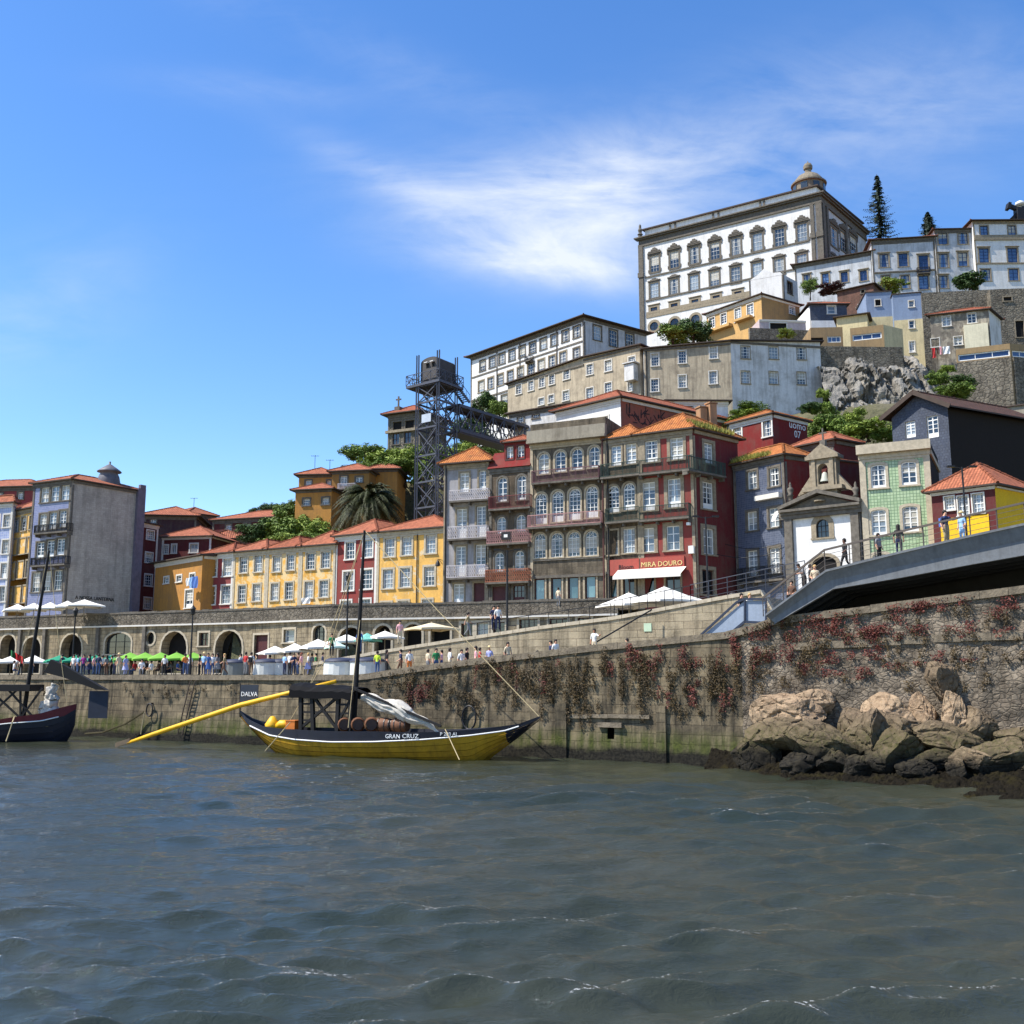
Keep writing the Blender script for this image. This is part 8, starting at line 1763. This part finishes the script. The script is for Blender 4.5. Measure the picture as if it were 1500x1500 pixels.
# street lamps
def lamp(px, pyt, Y, base, label, kind='lantern'):
    t = at(px, pyt, Y); rt = root('street_lamp', label, 'street lamp', (t.x, t.y, base)); k = MB(); k.tube([(t.x, t.y, base), (t.x, t.y, base+.9)], .14, 8); k.tube([(t.x, t.y, base+.9), (t.x, t.y, t.z)], [.085, .06], 8)
    k.build('pole', iron, rt); k = MB()
    if kind == 'lantern': k.lathe((t.x, t.y, t.z-.05), [(.06, 0), (.16, .1), (.22, .5), (.28, .52), (.12, .72), (.03, .85), (0, .86)], 8); k.build('lantern', iron, rt)
    else:
        for s in (-1, 1): k.bar((t.x, t.y, t.z-.1), (t.x+s*.7, t.y, t.z+.05), .05); k.box((t.x+s*.75, t.y, t.z+.03), .5, .25, .12)
        k.build('lamp_head', iron, rt)
    return rt
lamp(110.5, 902, 93, 5.05, 'slim dark lamp post among the dark green parasols'); lamp(282.5, 900, 88, 5.05, 'thick dark lamp post at the last lime parasol'); lamp(743, 806, 76, 7.4, 'very tall dark lamp post in front of the rusty balconies', 'arms'); lamp(1033.5, 757, 76, 9.5, 'grey lamp post in front of the red corner house side', 'arms'); lamp(1409, 684, 68, 10.9, 'dark lamp post with two heads before the yellow cottage', 'arms'); lamp(510, 852, 82, 5.05, 'thin dark post with lantern just left of the boat mast')
k = MB(); f = h6['f']; u, z = f.uz(648, 826); rt = root('wall_lamp', 'black lantern on a bracket at the yellow house corner', 'wall lamp', tuple(f.P(u, z))); k.bar(f.P(u, z+.4, .02), f.P(u, z+.4, .9), .05); k.bar(f.P(u, z, .02), f.P(u, z+.4, .7), .04); k.build('bracket', iron, rt); k = MB(); k.lathe(f.P(u, z-.35, .9), [(.1, 0), (.28, .1), (.2, .4), (.05, .7), (0, .72)], 8); k.build('lantern', iron, rt)
# satellite dishes
def dish(fac, px, py, d, r, label):
    u, z = fac.uz(px, py, d); c = fac.P(u, z, d); rt = root('satellite_dish', label, 'satellite dish', tuple(c)); k = MB(); nrm = (fac.n+fac.t*-.5+Vector((0, 0, .5))).normalized(); a = nrm.cross(Vector((0, 0, 1))).normalized(); b = nrm.cross(a); n = 14
    R1 = [c+(a*math.cos(2*math.pi*i/n)+b*math.sin(2*math.pi*i/n))*r for i in range(n)]; R2 = [c-nrm*.08+(a*math.cos(2*math.pi*i/n)+b*math.sin(2*math.pi*i/n))*r*.6 for i in range(n)]
    for i in range(n): j = (i+1) % n; k.poly([R1[i], R1[j], R2[j], R2[i]])
    k.poly(R2); k.build('bowl', white_paint, rt); k = MB(); k.bar(c-nrm*.05, fac.P(u, z-.2, 0), .05); k.bar(c-b*r, c+nrm*.4, .03); k.build('arm', iron, rt)
dish(g_['f'], 1135, 756, .8, .55, 'white satellite dish on the blue tiled house')
# overhead cables
for (xa, ya, xb, yb), lab in (((1062, 797, 1150, 795), 'upper black cable from the red corner house to the blue tiled house'), ((1050, 812, 1150, 806), 'lower black cable from the red corner house to the blue tiled house')):
    a = e_['fs'].P(*e_['fs'].uz(xa, ya, .15), .15); b = g_['f'].P(*g_['f'].uz(xb-4, yb, .2), .2); k = MB(); k.tube([a.lerp(b, i/8)-Vector((0, 0, .5*math.sin(math.pi*i/8))) for i in range(9)], .03, 5); tag(k.build('cable', iron), lab, 'cable')
# washing
def washing(fac, d, items, label, cols):
    for (x0, x1, y0, y1), lab, cn in zip(items, label, cols):
        (ua, za), (ub, zb_) = fac.uz(x0, y0, d), fac.uz(x1, y1, d); k = MB(); n = 6; F_ = []
        for j in range(5):
            r = []
            for i in range(n+1): t = i/n; r.append(fac.P(ua+(ub-ua)*t, za+(zb_-za)*j/4, d+.07*math.sin(t*9+j)))
            F_.append(r)
        for j in range(4):
            for i in range(n): k.poly([F_[j+1][i], F_[j+1][i+1], F_[j][i+1], F_[j][i]])
        tag(k.build('laundry', CLOTH[cn]), lab, 'laundry')
f1 = LAUNDRY1[0]
washing(f1, 1.0, [(273, 278, 847, 858), (278, 282, 846, 861), (281.5, 289, 845, 861)], ['white shirt drying at the ochre house door', 'pale cloth drying between the shirt and blue sheet', 'bright blue sheet drying at the ochre house door'], ['white', 'sky', 'blue'])
washing(LAUNDRY2, .9, [(1365, 1371, 510, 524), (1372, 1375, 510, 519), (1376, 1380, 508, 519), (1381, 1392, 508, 518)], ['red towel at the left end of the hillside washing line', 'dark red cloth second on the hillside washing line', 'pink cloth third on the hillside washing line', 'white sheets at the right end of the hillside washing line'], ['red', 'brown', 'pink', 'white'])
washing(h4['f'], .5, [(442, 454, 876, 884)], ['white washing under a window of the yellow row house'], ['white'])
# wall ladder, mooring rings, notice
k = MB(); lr = root('wall_ladder', 'rusty iron ladder leaning on the river wall left of the long oar', 'ladder', tuple(Q.P(qu(280, 1030)[0], 1)))
a0, a1 = qu(268, 1076), qu(283, 998); off = qu(290, 998)[0]-a1[0]
for s in (0, 1): k = MB(); p0, p1 = Q.P(a0[0]+off*s, a0[1], .55), Q.P(a1[0]+off*s, a1[1], .3); k.tube([p0, p1, p1-Q.n*.4+Vector((0, 0, .15))], .05, 6); k.build('rail', plain('rusty ladder', C(70, 58, 48), .8), lr)
k = MB()
for i in range(1, 14): t = i/14; k.bar(Q.P(a0[0]+(a1[0]-a0[0])*t, a0[1]+(a1[1]-a0[1])*t, .55-.25*t), Q.P(a0[0]+off+(a1[0]-a0[0])*t, a0[1]+(a1[1]-a0[1])*t, .55-.25*t), .05)
k.build('rungs', MATS['rusty ladder'], lr)
def ring(px, py, r, label, d=.35):
    u, z = qu(px, py, d); c = Q.P(u, z, d); k = MB(); k.tube([c+Q.t*math.cos(2*math.pi*i/16)*r*.7+Vector((0, 0, math.sin(2*math.pi*i/16)*r)) for i in range(17)], .06, 6); k.tube([c+Vector((0, 0, r)), Q.P(u, z+r, -.1)], .07, 6); tag(k.build('mooring_ring', iron), label, 'mooring ring')
ring(687, 1051, .75, 'dark mooring hoop on the wall above the yellow boat bow'); ring(219, 1040, .5, 'dark mooring hoop on the wall left of the ladder')
rope('dark mooring line sagging from the hoop left of the ladder', [Q.P(*qu(218, 1043), .5), Q.P(*qu(195, 1060), .8), Q.P(*qu(165, 1072), 1.0), Q.P(*qu(140, 1074), 1.0)], .07, plain('wet rope', C(70, 64, 40), .9)); rope('short line hanging from the hoop left of the ladder', [Q.P(*qu(219, 1043), .5), Q.P(*qu(215, 1075), .6)], .05)
u, z = RZ.uz(949, 919); k = MB(); k.boxax(RZ.P(u-.27, z-.27, .005), RZ.t*.54, RZ.n*.04, Vector((0, 0, .54))); tag(k.build('notice_board', plain('pale green notice', C(176, 196, 168), .7)), 'pale green notice on the ashlar ramp wall', 'notice')
k = MB(); f = Fac(ARC[5], ARC[6]); u, z = RZ.uz(1064, 864); c = RZ.P(u, z-1.4, -1.5); br_ = root('litter_bin', 'grey cylindrical litter bin beside the street railing', 'bin', tuple(c)); k.lathe(c, [(.32, 0), (.34, 1.1), (.36, 1.15)], 12); k.build('body', steel_grey, br_); k = MB(); k.lathe(c+Vector((0, 0, 1.16)), [(.37, 0), (.3, .14), (0, .18)], 12); k.build('lid', iron, br_)
def aerial(px, py, h_, Y, label): c = at(px, py, Y); rt = root('aerial', label, 'aerial', tuple(c)); k = MB(); k.bar(c-Vector((0, 0, .8)), c+Vector((0, 0, h_)), .06); k.build('mast', iron, rt); k = MB(); k.bar(c+Vector((-.6, 0, h_*.95)), c+Vector((.6, 0, h_*.95)), .035); [k.bar(c+Vector((x, -.3, h_*.95)), c+Vector((x, .3, h_*.95)), .03) for x in (-.5, -.2, .1, .4)]; k.build('antenna', iron, rt)
aerial(461, 690, 2.4, 149, 'tall television aerial on the upper ochre villa'); aerial(483, 688, 1.5, 148, 'short television aerial right of the tall one on the villa'); aerial(284, 740, 1.2, 165, 'small aerial on the aubergine house roof')
# rock anchors on the cliff
ri = random.Random(6)
for j, (x0, x1, y0, y1, n) in enumerate(((1212, 1328, 530, 531, 6), (1226, 1340, 538.5, 538.5, 6))):
    for i in range(n):
        px = x0+(x1-x0)*i/(n-1)+ri.uniform(-2, 2); py = y0+ri.uniform(-1.5, 1.5); d = ray(px, py); best = None
        for Y in np.arange(120, 150, .25):
            q = at(px, py, Y); iu = (q.x-p0.x)/(p1.x-p0.x)*(nu_-1); col = int(round(iu))
            if 0 <= col < nu_:
                r_i = int(np.argmin(np.abs(Zc[:, col]-q.z)))
                if Yc[r_i, col] <= Y: best = q; break
        if best is None: continue
        k = MB(); k.lathe(best+Vector((0, -.1, 0)), [(.6, -.45), (.55, 0), (.25, .4), (0, .45)], 4); tag(k.build('rock_anchor', plain('anchor block', C(206, 202, 194), .85) if 'anchor block' not in MATS else MATS['anchor block']), 'pale concrete anchor block bolted to the grey cliff', 'anchor block', 'anchor blocks on the cliff')
# ------------------------------------------------------------------ boulders and mussel bed
from mathutils import noise as mn
def rockmat(name, c1, c2, moss):
    m, nt, b = _base(name); v = coords(nt); n1 = noise(nt, v, .9, 8, .72, .3); n2 = noise(nt, v, 5, 7, .75)
    c = ramp(nt, n1, [(.35, c1), (.65, c2)]); c = mixc(nt, .4, c, ramp(nt, n2, [(.3, dk(c1, .5)), (.7, dk(c2, 1.25))]))
    ge = nt.nodes.new('ShaderNodeNewGeometry'); sp = nt.nodes.new('ShaderNodeSeparateXYZ'); nt.links.new(ge.outputs['Position'], sp.inputs[0])
    ad = nt.nodes.new('ShaderNodeMath'); ad.operation = 'MULTIPLY_ADD'; ad.inputs[1].default_value = 1.6; nt.links.new(n1, ad.inputs[0]); nt.links.new(sp.outputs[2], ad.inputs[2])
    def mr_(a, b_): q = nt.nodes.new('ShaderNodeMapRange'); q.inputs[1].default_value = a; q.inputs[2].default_value = b_; nt.links.new(ad.outputs[0], q.inputs[0]); return q.outputs[0]
    mm = nt.nodes.new('ShaderNodeMath'); mm.operation = 'MULTIPLY'; nt.links.new(mr_(3.8, 2.8), mm.inputs[0]); nt.links.new(ramp(nt, n2, [(.4, g(.15)), (.6, g(moss))]), mm.inputs[1])
    c = mixc(nt, mm.outputs[0], c, C(66, 66, 30)); c = mixc(nt, mr_(2.5, 1.7), c, ramp(nt, n2, [(.4, C(24, 22, 18)), (.75, C(60, 54, 42))]))
    nt.links.new(c, b.inputs['Base Color']); b.inputs['Roughness'].default_value = .92; b.inputs['Specular IOR Level'].default_value = .25; vo = nt.nodes.new('ShaderNodeTexVoronoi'); vo.feature = 'DISTANCE_TO_EDGE'; vo.inputs['Scale'].default_value = .9; nt.links.new(v, vo.inputs['Vector']); nb = bump(nt, ramp(nt, vo.outputs['Distance'], [(0, g(0)), (.05, g(1))]), .8, .1, None); bump(nt, n2, .9, .16, b, nb); return m
rk_tan = rockmat('tan granite boulder', C(130, 106, 84), C(184, 160, 130), .5); rk_grey = rockmat('grey brown boulder', C(88, 74, 60), C(140, 122, 98), .8); rk_dark = rockmat('dark weedy boulder', C(78, 66, 52), C(120, 104, 82), .9)
def boulder(px, py, w, h, off, mat, seed, label, facets=16, tilt=0):
    d = ray(px, py); qi = Fac(Q.P(0, 0, off).xy, Q.P(Q.L, 0, off).xy); u, z = qi.uz(px, py); c = qi.P(u, z); Y = c.y; sx, sz = .94*w*Y/FPX/2, 1.14*h*Y/FPX/2; sy = min(1.9, (sx+sz)/2)*1.0; rg = random.Random(seed)
    bm = bmesh.new(); bmesh.ops.create_icosphere(bm, subdivisions=5, radius=1); pl = []
    for i in range(facets): n = Vector((rg.gauss(0, 1), rg.gauss(0, 1), rg.gauss(0, 1))).normalized(); pl.append((n, rg.uniform(.5, .82)))
    ca, sa = math.cos(tilt), math.sin(tilt); o = Vector((rg.uniform(0, 90), 0, 0))
    for v in bm.verts:
        p = v.co.copy()
        for n, dd in pl:
            t = p.dot(n)
            if t > dd: p -= n*(t-dd)*.92
        p *= 1.28; ck = abs(mn.noise(v.co*1.6+o))+.02; p += v.co*(mn.fractal(v.co*1.3+o, 1, 2, 4)*.09+mn.fractal(v.co*5+o, 1, 2, 3)*.05-max(0, .09-ck)*1.6)
        x, y, zz = p.x*sx, p.y*sy, p.z*sz; v.co = c+Q.t*(x*ca-zz*sa)+Q.n*y+Vector((0, 0, x*sa+zz*ca))
    me = bpy.data.meshes.new('boulder'); bm.to_mesh(me); bm.free(); me.materials.append(mat); me.polygons.foreach_set('use_smooth', [True]*len(me.polygons))
    try: me.set_sharp_from_angle(angle=.55)
    except Exception: pass
    ob = bpy.data.objects.new('boulder', me); COL.objects.link(ob); tag(ob, label, 'boulder', 'boulders at the foot of the river wall')
BO = [(1160, 1040, 104, 52, 1.0, rk_tan, 'rounded tan boulder high at the left end of the rocks'), (1186, 1025, 60, 30, .6, rk_tan, 'pale tan boulder crowning the left rock pile'), (1152, 1074, 96, 54, 1.8, rk_grey, 'grey brown boulder below the tan one at the left'), (1112, 1104, 76, 56, 2.0, rk_dark, 'mossy dark boulder at the left water edge'), (1198, 1092, 120, 46, 2.8, rk_grey, 'long sloping grey slab in the left rock pile'), (1222, 1114, 66, 56, 3.2, rk_dark, 'dark weedy boulder beneath the long slab'), (1176, 1120, 70, 40, 3.2, rk_dark, 'low dark boulder left of the weedy one at the water'),
 (1275, 1090, 76, 96, 2.4, rk_grey, 'tall square block in the middle of the rocks'), (1305, 1046, 78, 40, 1.1, rk_tan, 'tan sloping boulder leading up to the standing stone'), (1310, 1104, 84, 58, 3.4, rk_dark, 'dark cracked boulder right of the square block'), (1296, 1070, 90, 60, 1.5, rk_grey, 'grey boulder wedged behind the square block'), (1379, 998, 38, 58, .5, rk_grey, 'upright standing stone perched against the wall'), (1399, 1050, 50, 54, 1.2, rk_tan, 'rounded tan boulder right under the standing stone'), (1353, 1048, 42, 48, .8, rk_tan, 'bright tan boulder left under the standing stone'),
 (1386, 1084, 104, 50, 2.2, rk_grey, 'wide dark ledge below the two tan boulders'), (1366, 1114, 78, 30, 3.4, rk_dark, 'low mossy slab before the wide ledge'), (1432, 1066, 58, 52, 1.2, rk_grey, 'grey boulder right of the rounded tan one'), (1402, 1127, 31, 24, 4.6, rk_tan, 'small pale block on the mussel bed'), (1436, 1117, 70, 38, 3.8, rk_tan, 'smooth pale boulder near the right edge'), (1470, 1113, 96, 46, 3.4, rk_grey, 'broad grey boulder at the right edge'), (1490, 1082, 70, 34, 1.6, rk_grey, 'grey boulder against the wall at the right edge'), (1340, 1128, 52, 30, 4.2, rk_dark, 'small weedy boulder in the middle at the water edge'), (1532, 1110, 80, 70, 3.0, rk_grey, 'boulder just past the right edge of the rocks'), (1262, 1128, 60, 30, 4.0, rk_dark, 'weedy rock under the square block at the water'), (1246, 1066, 46, 46, 1.2, rk_grey, 'grey rock between the long slab and square block')]
for i, b in enumerate(BO): boulder(*b[:6], 20+i, b[6], tilt=(-.35 if 'slop' in b[6] else random.Random(i).uniform(-.15, .15)))
wl = [(1030, 1124), (1085, 1131), (1150, 1140), (1260, 1149), (1350, 1156), (1430, 1166), (1500, 1177), (1620, 1196)]
W0 = [lev(x, y, 0) for x, y in wl]; us0 = [(p-Q.A).dot(Q.t) for p in W0]; ds0 = [(p-Q.A).dot(Q.n) for p in W0]
nu2, nv2 = 300, 60; uu3 = np.linspace(us0[0], us0[-1], nu2); vv3 = np.linspace(0, 1, nv2); Um, Vm = np.meshgrid(uu3, vv3); Dm = np.interp(Um, us0, ds0)*(1.05-1.05*Vm)+.0; Dm = Dm+(fbm(Um*.8, Vm*3, 2)-.5)*.8*(1-Vm); Zm = -.35+1.5*Vm**.8+(fbm(Um*2.2, Dm*2.2, 4)-.5)*.45+(fbm(Um*7, Dm*7, 6)-.5)*.3
Pm = np.stack([Q.A.x+Q.t.x*Um+Q.n.x*Dm, Q.A.y+Q.t.y*Um+Q.n.y*Dm, Zm], -1).reshape(-1, 3)
mm_, ntm, bmm = _base('mussels and weed'); v = coords(ntm); n2 = noise(ntm, v, 9, 6, .8); n1 = noise(ntm, v, 1.0, 4)
ntm.links.new(mixc(ntm, ramp(ntm, n1, [(.5, g(0)), (.7, g(.6))]), ramp(ntm, n2, [(.35, C(18, 17, 14)), (.6, C(40, 35, 26)), (.8, C(84, 72, 52))]), C(60, 54, 26)), bmm.inputs['Base Color']); bmm.inputs['Roughness'].default_value = .9; bmm.inputs['Specular IOR Level'].default_value = .08; bump(ntm, n2, 1.0, .15, bmm)
ob = bpy.data.objects.new('mussel_bed', np_mesh('mussel_bed', Pm, nv2, nu2, [mm_], False)); COL.objects.link(ob); tag(ob, 'dark mussel and weed covered bank at the water line', None, None, 'stuff')
SC.render.film_transparent = False
